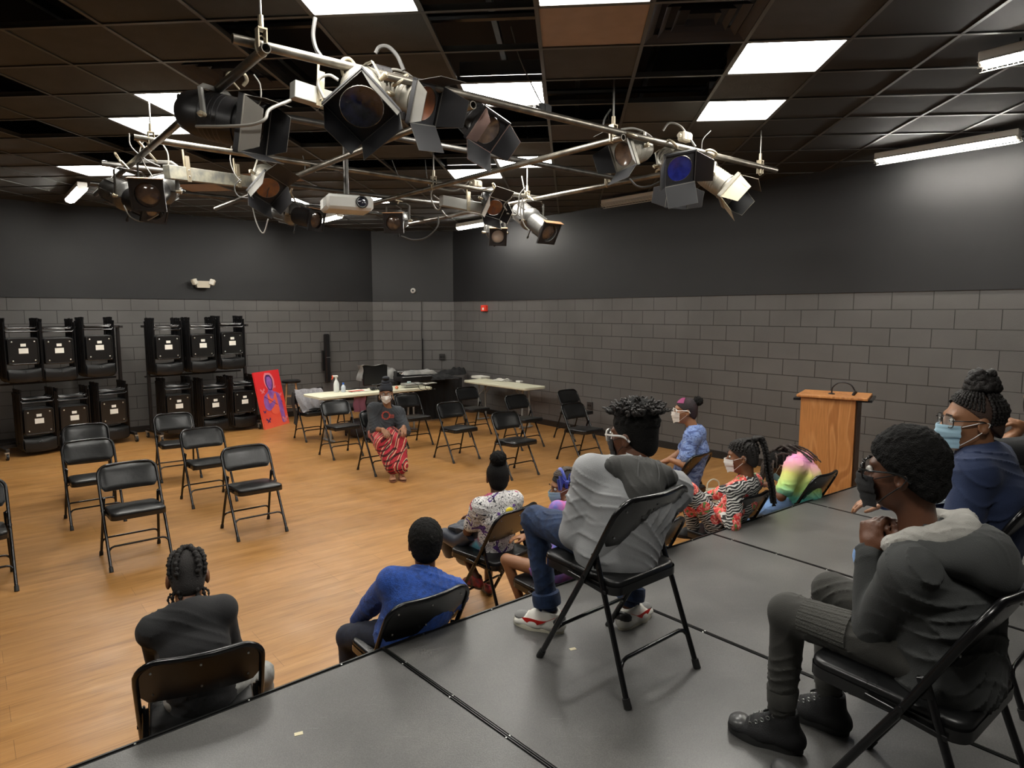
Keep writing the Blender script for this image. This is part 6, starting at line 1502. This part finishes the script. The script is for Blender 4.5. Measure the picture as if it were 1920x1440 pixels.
# ---- boy in the grey hoodie on the stage
Sy = (1.99, 1.69, 153, HP)
J = figure('y', 'boy in a two-tone grey hoodie with curly high top hair on the stage', Sy, s=0.95, skin=SK_b, hs=1.0, build=1.16, neck=(0, 14), ls=1.14, head=(36, -4, 0), neck_pos=L(Sy, 1188, 880, .05), head_pos=L(Sy, 1188, 818, .16), pel=(0, -.0, .10), shw=1.12,
    arms={'L': dict(w=L(Sy, 1092, 962, .26), pole=(-.55, -.6, -.9)), 'R': dict(w=(.10, .34, .62), pole=(1, -.4, -.6))},
    legs={'L': dict(a=L(Sy, 1028, 1147, z=.085), pole=(-.3, .6, 1), toe=(-.75, .62, 0)), 'R': dict(a=L(Sy, 1180, 1138, z=.085), pole=(.4, .6, 1), toe=(.80, .55, 0))}); rep('grey', J)
body_mesh(J, .005); M_g1 = cloth('light_grey_fleece', (.30, .305, .31), var=.05); N_, L_, B_ = nodes(M_g1)
sp = N_.new('ShaderNodeSeparateXYZ'); L_.new(mapping(M_g1), sp.inputs[0])
hoodie = top_mesh(J, M_g1, 'hoodie', 'long', puff=1.04, wr=.0085, wf=30, seed=11, hem=.16, h=.006, sleeve_t=1.02)
M_g2 = cloth('charcoal_fleece', (.055, .055, .052), var=.08); N0, Mt = J['neck'], J['Mt']
def hood(J, M_out, M_in, w=.13, drop=.15, dep=.075, open_=False, name='hood', up=.0):
    N0, Mt = J['neck'], J['Mt']; s = J['s']; T = lambda x, y, z: N0+Mt@(V(x, y, z)*s)
    lo, hi = T(0, -.05, -.02)-.26, T(0, -.05, -.02)+.26; v = Vol(lo, hi, .0055)
    if open_:
        v.ell(T(0, -.085, -.045), (w*s, .105*s, .075*s), Mt@rotm(0, 24, 0), .03); v.ell(T(0, -.15, -.10), (w*.72*s, .055*s, .09*s), Mt, .05)
        for q in (-1, 1): v.cone(T(q*.11, -.05, -.01), T(q*.065, .075, -.02), .034*s, .024*s, .03)
        v.wrinkle(.003, 40, 3)
        v.ell(T(0, -.085, .045), (w*.86*s, .088*s, .085*s), Mt@rotm(0, 20, 0), .004, 'cut'); v.cone(T(0, 0, .0), T(0, .01, .12), .066*s, .085*s, .01, 'cut')
        o = v.mesh(name, M_out, J['t'])
        v2 = Vol(lo, hi, .005); C_ = [(-.085, .045, .018), (-.100, -.02, .022), (-.065, -.095, .012), (.01, -.125, .008), (.085, -.10, .014), (.115, -.03, .030), (.085, .04, .024)]
        for a_, b_ in zip(C_, C_[1:]): v2.cone(T(*a_), T(*b_), .032*s, .032*s, .02)
        v2.ell(T(.0, -.07, -.008), (.105*s, .085*s, .042*s), Mt, .02)
        v2.cone(T(-.04, -.07, .03), T(.06, -.10, .028), .014*s, .016*s, .012); v2.cone(T(.04, -.05, .04), T(.10, -.075, .035), .012*s, .014*s, .012); v2.cone(T(0, 0, -.02), T(0, .008, .12), .056*s, .062*s, .01, 'cut')
        v2.wrinkle(.004, 60, 7); o2 = v2.mesh('hood_lining', M_in, o)
    else:
        v.ell(T(0, -.095, -.030), (w*s, .060*s, .062*s), Mt@rotm(0, 10, 0), .04); v.ell(T(0, -.135, -.105), (.082*s, .040*s, .085*s), Mt, .06); v.cone(T(0, -.14, -.12), T(0, -.132, -drop-.05), .05*s, .022*s, .05)
        for q in (-1, 1): v.cone(T(q*.10, -.05, -.01), T(q*.06, .065, -.005), .040*s, .026*s, .03)
        v.cone(T(0, 0, .0), T(0, .01, .12), .060*s, .085*s, .01, 'cut')
        v.wrinkle(.006, 34, 6, (1.8, 1, .6)); o = v.mesh(name, M_out, J['t'])
        m = MB()
        for q in (-1, 1): m.tube(catmull([T(q*.035, -.150, .012), T(q*.045, -.172, -.04), T(q*.040, -.178, -.10), T(q*.012, -.172, -.17)], 6), .0022, 6)
        m.build('seam', M_in, o)
    return o
hood(J, M_g2, cloth('hood_seam_grey', (.10, .10, .098)), w=.165, drop=.17)
bottom_mesh(J, M_denim, 'jeans', seed=8, wr=.006, puff=1.02, to=.92, h=.006)
for n in 'LR':
    K, A = J['K'+n], J['A'+n]; d = nrm(A-K); a = A-d*.06; m = MB(); m.tube([a-d*.035, a-d*.03, a, a+d*.025, a+d*.03], [.052, .063, .066, .064, .055], 22); m.build('jeans_cuff', M_denim, J['t'])
M_snk = mat('white_leather', (.66, .64, .58), rough=.45); M_snks = mat('cream_sole', (.60, .56, .44), rough=.6); M_sred = mat('red_leather', (.62, .03, .02), rough=.4)
def swoosh(o, z0):
    for q in (-1, 1):
        m = MB(); top = []; bot = []
        for i in range(13):
            u = i/12; y = .105-.155*u; w = .016*math.sin(math.pi*min(1, u*1.35)**.9)*(1-u)**.5+.001
            z = z0+.052+.030*u**1.6-.028*math.sin(math.pi*(1-u))*.55; x = q*(.0445-.004*u+.0035*math.sin(u*3.1)); top.append((x, y, z+w)); bot.append((x, y, z-w))
        m.add(top+bot, [(i, i+1, 14+i, 13+i) for i in range(12)]+[(13+i, 14+i, i+1, i) for i in range(12)]); m.build('side_mark', M_sred, o, False)
    m = MB(); m.ball((0, -.045, z0+.055), (.041, .034, .03), 14); m.build('heel_patch', mat('black_leather_patch', (.012, .012, .012), rough=.4), o)
    m = MB(); m.ball((0, .125, z0+.042), (.034, .034, .018), 14); m.build('toe_panel', mat('grey_suede', (.16, .16, .155), rough=.8), o)
for n in 'LR': shoe(J, n, M_snk, M_snks, s=1.06, extra=swoosh, lace=M_snk)
hair_cap(J, .008, fuzz=.0008, f=240, tall=.02, seed=2, matl=M_hair)
v = Vol((-.14, -.17, .03), (.14, .15, .24), .005); v.ell((0, -.018, .105), (.082, .098, .060), None, .02); v.ell((0, -.02, .06), (.083, .102, .06), None, .02); v.fuzz(.006, 90, 3); o = v.mesh('hair_top', M_hair, J['t']); place_local(o, J['head'], J['Mh'])
m = MB(); rr = random.Random(5)
for k in range(150):
    az = rr.uniform(0, 360); rad = math.sqrt(rr.uniform(0, 1)); x, y = .088*rad*math.sin(R(az)), -.018+.104*rad*math.cos(R(az)); z = .150-.030*rad**3; d = nrm(V(x*3.2, (y+.018)*3.0, .13))+V(rr.uniform(-.5, .5), rr.uniform(-.5, .5), 0)*.5; d = nrm(d)
    b = V(x, y, z-.02); h_ = rr.uniform(.030, .052); u = nrm(np.cross(d, V(rr.uniform(-1, 1), rr.uniform(-1, 1), .2))); w = np.cross(d, u)
    P = [b+d*h_*q/5+(u*math.cos(q*1.5)+w*math.sin(q*1.5))*.0055*(q > 0) for q in range(6)]; m.tube(catmull(P, 3), [.0085-.0045*i/15 for i in range(16)], 6)
hbuild(m, J, 'curly_tufts', mat('curl_hair', (.030, .026, .024), rough=.6, bump=.8, bscale=300))
glasses(J['t'], J['head'], J['Mh'], 1.0, M_gclear, w=.032, h=.025, r=.0038); face_mask(J['t'], J['head'], J['Mh'], 1.0, M_blackm); eyes(J['t'], J['head'], J['Mh'], 1.)

# ---- girl in the blue camouflage shirt
Sc = (4.99, 3.44, 206, 0.)
J = figure('c', 'girl in a blue camouflage polo with a white mask, sitting side-on', Sc, s=0.92, skin=SK_c, hs=.98, build=1.02, neck=(0, 14), head=(20, -2, 0), neck_pos=LS(Sc, 1303, 805, .0), head_pos=LS(Sc, 1285, 770, .0), pel=(-.02, .02, .10),
    arms={'L': dict(w=LS(Sc, 1256, 862, -.10), pole=(-1, -.6, -.8)), 'R': dict(w=(.06, .28, .58), pole=(1, -.6, -.8))},
    legs={'L': dict(a=(-.12, .55, .08), pole=(-.1, .4, 1)), 'R': dict(a=(.10, .55, .08), pole=(.1, .4, 1))}); rep('camo', J)
body_mesh(J, .0055, hands={'L': dict(f=(.1, 1, -.3), p=(.2, 0, -1), curl=.35)})
M_cam = cloth('blue_camouflage', (.10, .16, .36)); N_, L_, B_ = nodes(M_cam); n1 = tex(M_cam, 'ShaderNodeTexNoise', mapping(M_cam, (1, 1, 2.6)), Scale=13, Detail=1.5, Distortion=.8)
L_.new(ramp(M_cam.node_tree, n1.outputs[0], [(0, (.06, .09, .22)), (.42, (.13, .20, .42)), (.5, (.19, .27, .50)), (.58, (.09, .13, .30)), (.64, (.24, .32, .52))], 'CONSTANT').outputs[0], B_.inputs['Base Color'])
top_mesh(J, M_cam, 'polo_shirt', 'short', puff=1.10, seed=13, hem=.18, wr=.006, collar=.01); bottom_mesh(J, cloth('black_trousers', (.010, .011, .013)), seed=12)
for n in 'LR': shoe(J, n, M_bk, M_black)
hair_cap(J, .008, fuzz=.001, seed=8, matl=mat('pink_tinted_hair', (.010, .008, .009), rough=.6, col2=(.028, .008, .014), vscale=7, bump=.7, bscale=260))
v = Vol((-.08, -.2, .0), (.08, -.04, .16), .004); v.ell((0, -.115, .085), (.050, .045, .045), None, .01); v.fuzz(.006, 110, 7); o = v.mesh('hair_puff', M_hair, J['t']); place_local(o, J['head'], J['Mh']*.98)
m = MB(); m.grid(lambda u, w: skull(-10-55*u, 30+42*w, .0115), 6, 5, thick=.002); hbuild(m, J, 'pink_streak', mat('magenta_hair', (.22, .02, .10), rough=.6))
face_mask(J['t'], J['head'], J['Mh'], .98, M_wmask, strapm=M_wloop); glasses(J['t'], J['head'], J['Mh'], .98, M_gclear, r=.003); eyes(J['t'], J['head'], J['Mh'], .98)

# ---- girl in the floral outfit
Sl = (4.08, 2.51, 186, 0.)
J = figure('l', 'girl in a black and white floral outfit with long braids', Sl, s=0.86, skin=SK_a, hs=.98, neck=(0, 16), head=(26, -6, 0), neck_pos=LS(Sl, 1400, 900, 0), head_pos=LS(Sl, 1392, 856, 0), pel=(.0, .0, .09),
    arms={'L': dict(w=LS(Sl, 1345, 958, -.12), pole=(-.6, -.8, -.5)), 'R': dict(w=(.05, .32, .58), pole=(1, -.5, -.4))},
    legs={'L': dict(a=LS(Sl, 1300, 990, -.1), pole=(-.5, .2, 1), toe=(-.4, .8, 0)), 'R': dict(a=(-.05, .55, .38), pole=(.3, .2, 1))}); rep('floral', J)
body_mesh(J, .0055); M_flo = cloth('floral_print', (.02, .02, .02)); N_, L_, B_ = nodes(M_flo); vv = mapping(M_flo)
w1 = tex(M_flo, 'ShaderNodeTexWave', mapping(M_flo, rot=(.3, .2, 0)), Scale=17, Distortion=9., Detail=1.5); w1.bands_direction = 'Z'; r1 = ramp(M_flo.node_tree, w1.outputs[0], [(0, (.012, .012, .013)), (.60, (.50, .49, .46))], 'CONSTANT')
vo = tex(M_flo, 'ShaderNodeTexVoronoi', vv, Scale=7.5); r2 = ramp(M_flo.node_tree, vo.outputs[0], [(0, (1,)*3), (.40, (0,)*3)], 'CONSTANT'); n2 = tex(M_flo, 'ShaderNodeTexNoise', vv, Scale=26, Detail=2)
r3 = ramp(M_flo.node_tree, n2.outputs[0], [(0, (.62, .04, .04)), (.46, (.75, .30, .24)), (.52, (.60, .05, .05)), (.60, (.10, .24, .06))], 'CONSTANT'); L_.new(mixc(M_flo, r2.outputs[0], r1.outputs[0], r3.outputs[0]), B_.inputs['Base Color'])
top_mesh(J, M_flo, 'floral_top', 'long', puff=1.02, seed=21, wr=.005, hem=.12, collar=.015); bottom_mesh(J, M_flo, 'floral_trousers', seed=22, puff=1.12)
for n in 'LR': shoe(J, n, M_bk, M_black)
hair_cap(J, .006, matl=MATS['scalp_hair']); m = MB()
K0 = V(0, -.085, .105)
for az in range(-80, 81, 14): ridge_tube(m, [skull(az, 22-abs(az)*.12, .007), skull(az*1.15, 52, .012), skull(180-az*.35, 66, .014), K0+V(az*.0002, 0, 0)], .0088, .2, .012, taper=.9)
for az in (100, 125, 150, -100, -125, -150, 180): ridge_tube(m, [skull(az, -10 if abs(az) > 110 else 5, .006), skull(az, 30, .011), K0], .0085, .2, .012, taper=.9)
hbuild(m, J, 'braided_scalp', M_hair2)
m = MB(); rr = random.Random(8)
for k in range(16):
    a = rr.uniform(0, 6.28); q = .024*math.sqrt(rr.random()); ox, oy = q*math.cos(a), q*math.sin(a); sp_ = (k-8)*.006
    ridge_tube(m, [K0+V(ox, oy, .0), K0+V(ox*1.2+.01, -.045+oy, .025), K0+V(.03+sp_, -.075+oy*.8, -.07), K0+V(.045+sp_*1.6, -.085+oy, -.20), K0+V(.05+sp_*1.8, -.10+oy, -.33), K0+V(.055+sp_*1.6, -.105+oy, -.43-rr.random()*.05)], .0085, .2, .012, taper=.75)
v_ = m; hbuild(m, J, 'long_braids', M_hair2); m = MB(); m.ball(K0+V(0, -.01, .018), (.035, .03, .024), 14); hbuild(m, J, 'hair_tie_knot', M_hair2)
face_mask(J['t'], J['head'], J['Mh'], .98, M_wmask, strapm=M_wloop); eyes(J['t'], J['head'], J['Mh'], .98)

# ---- girl in tie-dye, bent forward
Sd = (5.06, 2.42, 196, 0.)
J = figure('d', 'girl in a pastel tie-dye T-shirt bent forward, dreadlocks over her face', Sd, s=0.92, skin=SK_b, hs=.98, build=1.04, neck=(0, 62), head=(10, -48, 0), neck_pos=LS(Sd, 1492, 858, 0), head_pos=LS(Sd, 1464, 872, 0), pel=(.0, .0, .10),
    arms={'L': dict(w=LS(Sd, 1440, 908, -.1), pole=(-1, -.4, -.8)), 'R': dict(w=(.06, .60, .52), pole=(1, -.3, -.8))},
    legs={'L': dict(a=(-.13, .52, .08), pole=(-.1, .4, 1)), 'R': dict(a=(.12, .52, .08), pole=(.1, .4, 1))}); rep('tiedye', J)
body_mesh(J, .0055, hands={'L': dict(f=(.4, .8, -.2), p=(0, 0, -1), curl=.4)}); M_td = cloth('tie_dye', (.6, .6, .3)); N_, L_, B_ = nodes(M_td)
sp = N_.new('ShaderNodeSeparateXYZ'); L_.new(mapping(M_td), sp.inputs[0]); n1 = tex(M_td, 'ShaderNodeTexNoise', mapping(M_td), Scale=7, Detail=4)
a1 = N_.new('ShaderNodeMath'); a1.operation = 'MULTIPLY_ADD'; L_.new(n1.outputs[0], a1.inputs[0]); a1.inputs[1].default_value = .14; L_.new(sp.outputs[2], a1.inputs[2]); a2 = N_.new('ShaderNodeMath'); a2.operation = 'MULTIPLY_ADD'; L_.new(sp.outputs[0], a2.inputs[0]); a2.inputs[1].default_value = .18; L_.new(a1.outputs[0], a2.inputs[2])
L_.new(ramp(M_td.node_tree, a2.outputs[0], [(.50, (.08, .50, .68)), (.60, (.12, .62, .58)), (.68, (.42, .68, .22)), (.78, (.72, .70, .20)), (.86, (.76, .40, .38)), (.93, (.72, .26, .50)), (.99, (.75, .36, .22))]).outputs[0], B_.inputs['Base Color'])
top_mesh(J, M_td, 'shirt', 'short', puff=1.12, seed=31, hem=.16, wr=.006); bottom_mesh(J, M_denl, 'jeans', seed=32)
for n in 'LR': shoe(J, n, M_bk, M_black)
hair_cap(J, .008, fuzz=.002, seed=9); m = MB(); rr = random.Random(12); Mhi = J['Mh'].T; dn = Mhi@V(0, 0, -1)
for k in range(54):
    az = rr.uniform(0, 360); el = rr.uniform(15, 85); p = skull(az, el, .004); q = skull(az, el, .022); o_ = nrm(V(p[0], p[1]*.6, 0)); back = p[1] < -.02 and rr.random() < .45
    if back: P = [p, q, q+Mhi@V(rr.uniform(-.03, .03), -.06, .035), q+Mhi@V(rr.uniform(-.07, .07), -.16, .0), q+Mhi@V(rr.uniform(-.09, .09), -.26, -.06+rr.uniform(-.03, .02))]
    else: ln = rr.uniform(.10, .19); P = [p, q, q+o_*.03+dn*.03, q+o_*.04+dn*ln*.55, q+o_*.035+dn*ln]
    ridge_tube(m, P, .0085, .16, .016, taper=.6, seg=7)
hbuild(m, J, 'dreadlocks', mat('brown_black_locks', (.030, .020, .015), rough=.7, bump=.8, bscale=200)); face_mask(J['t'], J['head'], J['Mh'], .98, M_bmask, strapm=M_wloop)

# ---- boy in the dark hoodie, nearest, lower right
Sk = (2.0, .57, 181, HP)
fL = LS(Sk, 1632, 1035, -.05); fR = LS(Sk, 1672, 1026, .045)
J = figure('k', 'boy in a dark grey hoodie resting his chin on his fists, nearest the viewer', Sk, s=0.93, skin=SK_b, hs=.93, build=1.02, ls=1.13, neck=(0, 26), head=(6, -4, 0), neck_pos=LS(Sk, 1728, 1014, 0), head_pos=LS(Sk, 1698, 886, -.01), pel=(0, -.03, .10),
    arms={'L': dict(w=fL, pole=(-.35, -.45, -1)), 'R': dict(w=fR, pole=(.4, -.5, -1))},
    legs={'L': dict(a=L(Sk, 1463, 1352, z=.09), pole=(-.1, .4, 1), toe=(-.25, 1, 0)), 'R': dict(a=L(Sk, 1552, 1318, z=.09), pole=(.1, .4, 1), toe=(.0, 1, 0))}); rep('dark', J)
body_mesh(J, .0042, hands={'L': dict(f=(.25, .12, 1), p=(.9, -.3, .0), curl=1.15, thumb=1.1, s=.98), 'R': dict(f=(-.35, .2, 1), p=(-.9, -.2, .1), curl=1.1, thumb=1.1, s=.98)})
M_dk = cloth('dark_grey_fleece', (.036, .038, .037), var=.1); M_dkl = cloth('pale_grey_lining', (.36, .35, .32), var=.05)
top_mesh(J, M_dk, 'hoodie', 'long', puff=1.10, seed=41, wr=.009, wf=26, hem=.14, h=.0055, sleeve_t=1.06)
for n in 'LR':
    Wp_, E_ = J['W'+n], J['E'+n]; d = nrm(Wp_-E_); m = MB(); m.tube([Wp_-d*.065, Wp_-d*.06, Wp_-d*.02, Wp_+d*.004, Wp_+d*.004], [.035, .042, .038, .035, .028], 22); m.build('cuff', M_dk, J['t'])
hood(J, M_dk, M_dkl, w=.165, open_=True, up=.03)
M_jog = cloth('charcoal_joggers', (.040, .039, .034), var=.12); bottom_mesh(J, M_jog, 'joggers', seed=42, wr=.006, h=.006, to=.86, puff=.98)
for n in 'LR':
    K, A = J['K'+n], J['A'+n]; d = nrm(A-K); m = MB(); m.tube([K+d*.27, K+d*.28, K+d*.335, K+d*.34], [.044, .05, .046, .040], 22); m.build('ankle_cuff', M_jog, J['t'])
K, H_ = J['KL'], J['HL']; d = nrm(K-H_); m = MB(); sd = nrm(np.cross(d, V(0, 0, 1))); up_ = np.cross(sd, d)
m.grid(lambda u, w: H_+(K-H_)*(.50+.36*w)+(-sd*math.cos(R(-10+95*u))+up_*math.sin(R(-10+95*u)))*(.0755-.012*w+.0012*math.sin(u*60)), 24, 8, thick=.003); m.build('ribbed_thigh_panel', cloth('ribbed_grey', (.045, .044, .038), bump=.5, bscale=220), J['t'])
M_conv = mat('black_canvas_shoe', (.010, .010, .011), rough=.75, bump=.3, bscale=300); M_convs = mat('black_rubber_sole', (.02, .02, .02), rough=.45)
def eyelets(o, z0):
    m = MB()
    for q in (-1, 1):
        for k in range(6): m.tube([V(q*(.030+.001*k), .085-.018*k+.006*math.cos(a), z0+.058+.0135*k+.006*math.sin(a)) for a in [2*math.pi*i/10 for i in range(10)]], .0013, 5, closed=True)
    m.build('eyelets', M_screw, o); m = MB(); m.ball((0, .125, z0+.036), (.040, .036, .022), 16); m.build('toe_cap', mat('grey_toe_cap', (.07, .07, .07), rough=.3), o)
for n in 'LR': shoe(J, n, M_conv, M_convs, s=1.04, high=True, extra=eyelets, lace=M_rub)
hair_cap(J, .015, fuzz=.0040, f=130, tall=.018, seed=6, h=.004, back=.0)
glasses(J['t'], J['head'], J['Mh'], 1.0, M_gblack, r=.0024); face_mask(J['t'], J['head'], J['Mh'], 1.0, M_blackm); eyes(J['t'], J['head'], J['Mh'], 1.)

# ---- girl in the navy sweater
Sn = (3.02, .74, 184, HP)
J = figure('n', 'girl in a navy sweatshirt with a braided top bun and glasses', Sn, s=0.96, skin=SK_c, hs=1.02, build=1.10, neck=(0, 12), head=(35, -2, 0), neck_pos=LS(Sn, 1838, 852, .0), head_pos=LS(Sn, 1823, 790, .0), pel=(0, -.0, .10),
    arms={'L': dict(w=LS(Sn, 1762, 950, -.05), pole=(-1, -.5, -.6)), 'R': dict(w=(.05, .36, .62), pole=(1, -.5, -.6))},
    legs={'L': dict(a=(-.06, .16, .08), pole=(-.0, 1, .6)), 'R': dict(a=(.12, .22, .08), pole=(.1, 1, .6))}); rep('navy', J)
body_mesh(J, .0045)
M_nv = cloth('navy_sweatshirt', (.016, .028, .075), var=.1); top_mesh(J, M_nv, 'sweatshirt', 'long', puff=1.10, seed=51, wr=.008, wf=26, hem=.16, h=.006, collar=.012)
N0, Mt = J['neck'], J['Mt']; m = MB(); m.tube([N0+Mt@V(.066*math.sin(a), .008+.066*math.cos(a), .012+.0) for a in [2*math.pi*k/26 for k in range(26)]], .016, 10, closed=True, flat=(.8, 1.2)); m.build('neckband', M_nv, J['t'])
bottom_mesh(J, M_denl, 'jeans', seed=52)
for n in 'LR': shoe(J, n, M_bk, M_black)
hair_cap(J, .004, matl=mat('scalp_skin_hair', (.05, .026, .017), rough=.6, bump=.4, bscale=260), line=.010); m = MB(); T0 = V(0, -.030, .128)
for az in range(-84, 85, 9): ridge_tube(m, [skull(az, 36-abs(az)*.30, .004), skull(az*1.05, 50, .010), skull(az*1.1, 68, .012), T0+nrm(V(math.sin(R(az)), math.cos(R(az)), 0))*.028], .0056, .18, .010, taper=1.)
for az in range(96, 265, 10): ridge_tube(m, [skull(az, -22, .003), skull(az, 12, .010), skull(az, 48, .012), T0+nrm(V(math.sin(R(az)), math.cos(R(az)), 0))*.028], .0062, .18, .010, taper=1.)
hbuild(m, J, 'cornrow_braids', M_hair2); m = MB()
m.ball(T0+V(0, 0, .03), (.046, .046, .038), 14)
for k in range(4):
    ridge_tube(m, [T0+V((.047-.006*k)*math.cos(q*.8+k), (.047-.006*k)*math.sin(q*.8+k), .004+.016*k+.004*math.sin(q*2)) for q in range(9)], .0175, .2, .024, taper=1.)
hbuild(m, J, 'braided_bun', M_hair2)
face_mask(J['t'], J['head'], J['Mh'], 1.02, M_bmask, strapm=M_wloop); glasses(J['t'], J['head'], J['Mh'], 1.02, M_gblack, r=.0018); eyes(J['t'], J['head'], J['Mh'], 1.02)
tp = LS(Sn, 1760, 935, -.02); o_, rz_n = SF(Sn); m = MB(); m.grid(lambda u, w: (-.12+.24*u, -.10+.2*w, .02*math.sin(u*5+1)*math.cos(w*4)+.02), 12, 10, thick=.012)
o = m.build('folded_garment', cloth('pale_blue_white_cloth', (.45, .55, .66), col2=(.6, .6, .58), vscale=14)); wp = Matrix.Rotation(rz_n, 3, 'Z')@Vector(tp)+o_; free(o, 'pale blue garment on the lap of the navy sweatshirt girl', 'garment', wp, rz_n)

# ---- person cut off by the right edge
Se = (4.15, .72, 182, HP)
J = figure('e', 'person in black at the right edge with loose dark hair and a raised hand', Se, s=0.98, skin=SK_c, hs=1.04, neck=(0, 12), head=(30, 0, 0), neck_pos=LS(Se, 1985, 815, .0), head_pos=LS(Se, 1975, 738, .0), pel=(0, 0, .10),
    arms={'L': dict(w=LS(Se, 1918, 800, -.15), pole=(-.8, -.5, -1)), 'R': dict(w=(.1, .38, .6), pole=(1, -.4, -.6))},
    legs={'L': dict(a=(-.12, .46, .08), pole=(-.1, .4, 1)), 'R': dict(a=(.12, .46, .08), pole=(.1, .4, 1))}); rep('edge', J)
body_mesh(J, .0048, hands={'L': dict(f=(-.65, .62, .35), p=(.45, .2, -1), curl=.75, thumb=.8)}); top_mesh(J, M_bk, 'shirt', 'half', puff=1.06, seed=61); bottom_mesh(J, MATS['black_trousers'], seed=62)
for n in 'LR': shoe(J, n, M_bk, M_black)
hair_cap(J, .02, fuzz=.003, seed=4); m = MB(); rr = random.Random(6)
for k in range(120):
    az = rr.uniform(-120, -15) if k % 3 else rr.uniform(90, 260); p = skull(az, rr.uniform(-5, 60), .018); o_ = nrm(V(p[0], p[1], 0)); ln = rr.uniform(.05, .12); m.tube(catmull([p, p+o_*.02+V(0, 0, -.01), p+o_*.03+V(rr.uniform(-.01, .01), 0, -ln*.6), p+o_*.025+V(rr.uniform(-.02, .02), 0, -ln)], 4), .0028, 5)
hbuild(m, J, 'loose_hair', mat('loose_dark_hair', (.030, .024, .022), rough=.6))
# tip of a black shoe at the bottom edge
sh = at(1474, 1440, z=HP+.03); t = thing('shoe_tip', 'tip of a black shoe poking in at the bottom edge', 'shoe', (sh.x, sh.y-.06, HP), R(10)); m = MB(); m.ball((0, 0, .03), (.045, .10, .032), 16); m.build('toe_cap', MATS['grey_toe_cap'], t); m = MB(); m.lathe([(.0, 0), (.048, 0), (.05, .018), (0, .018)], seg=24); o = m.build('sole', M_convs, t); o.scale = (1, 2.1, 1)
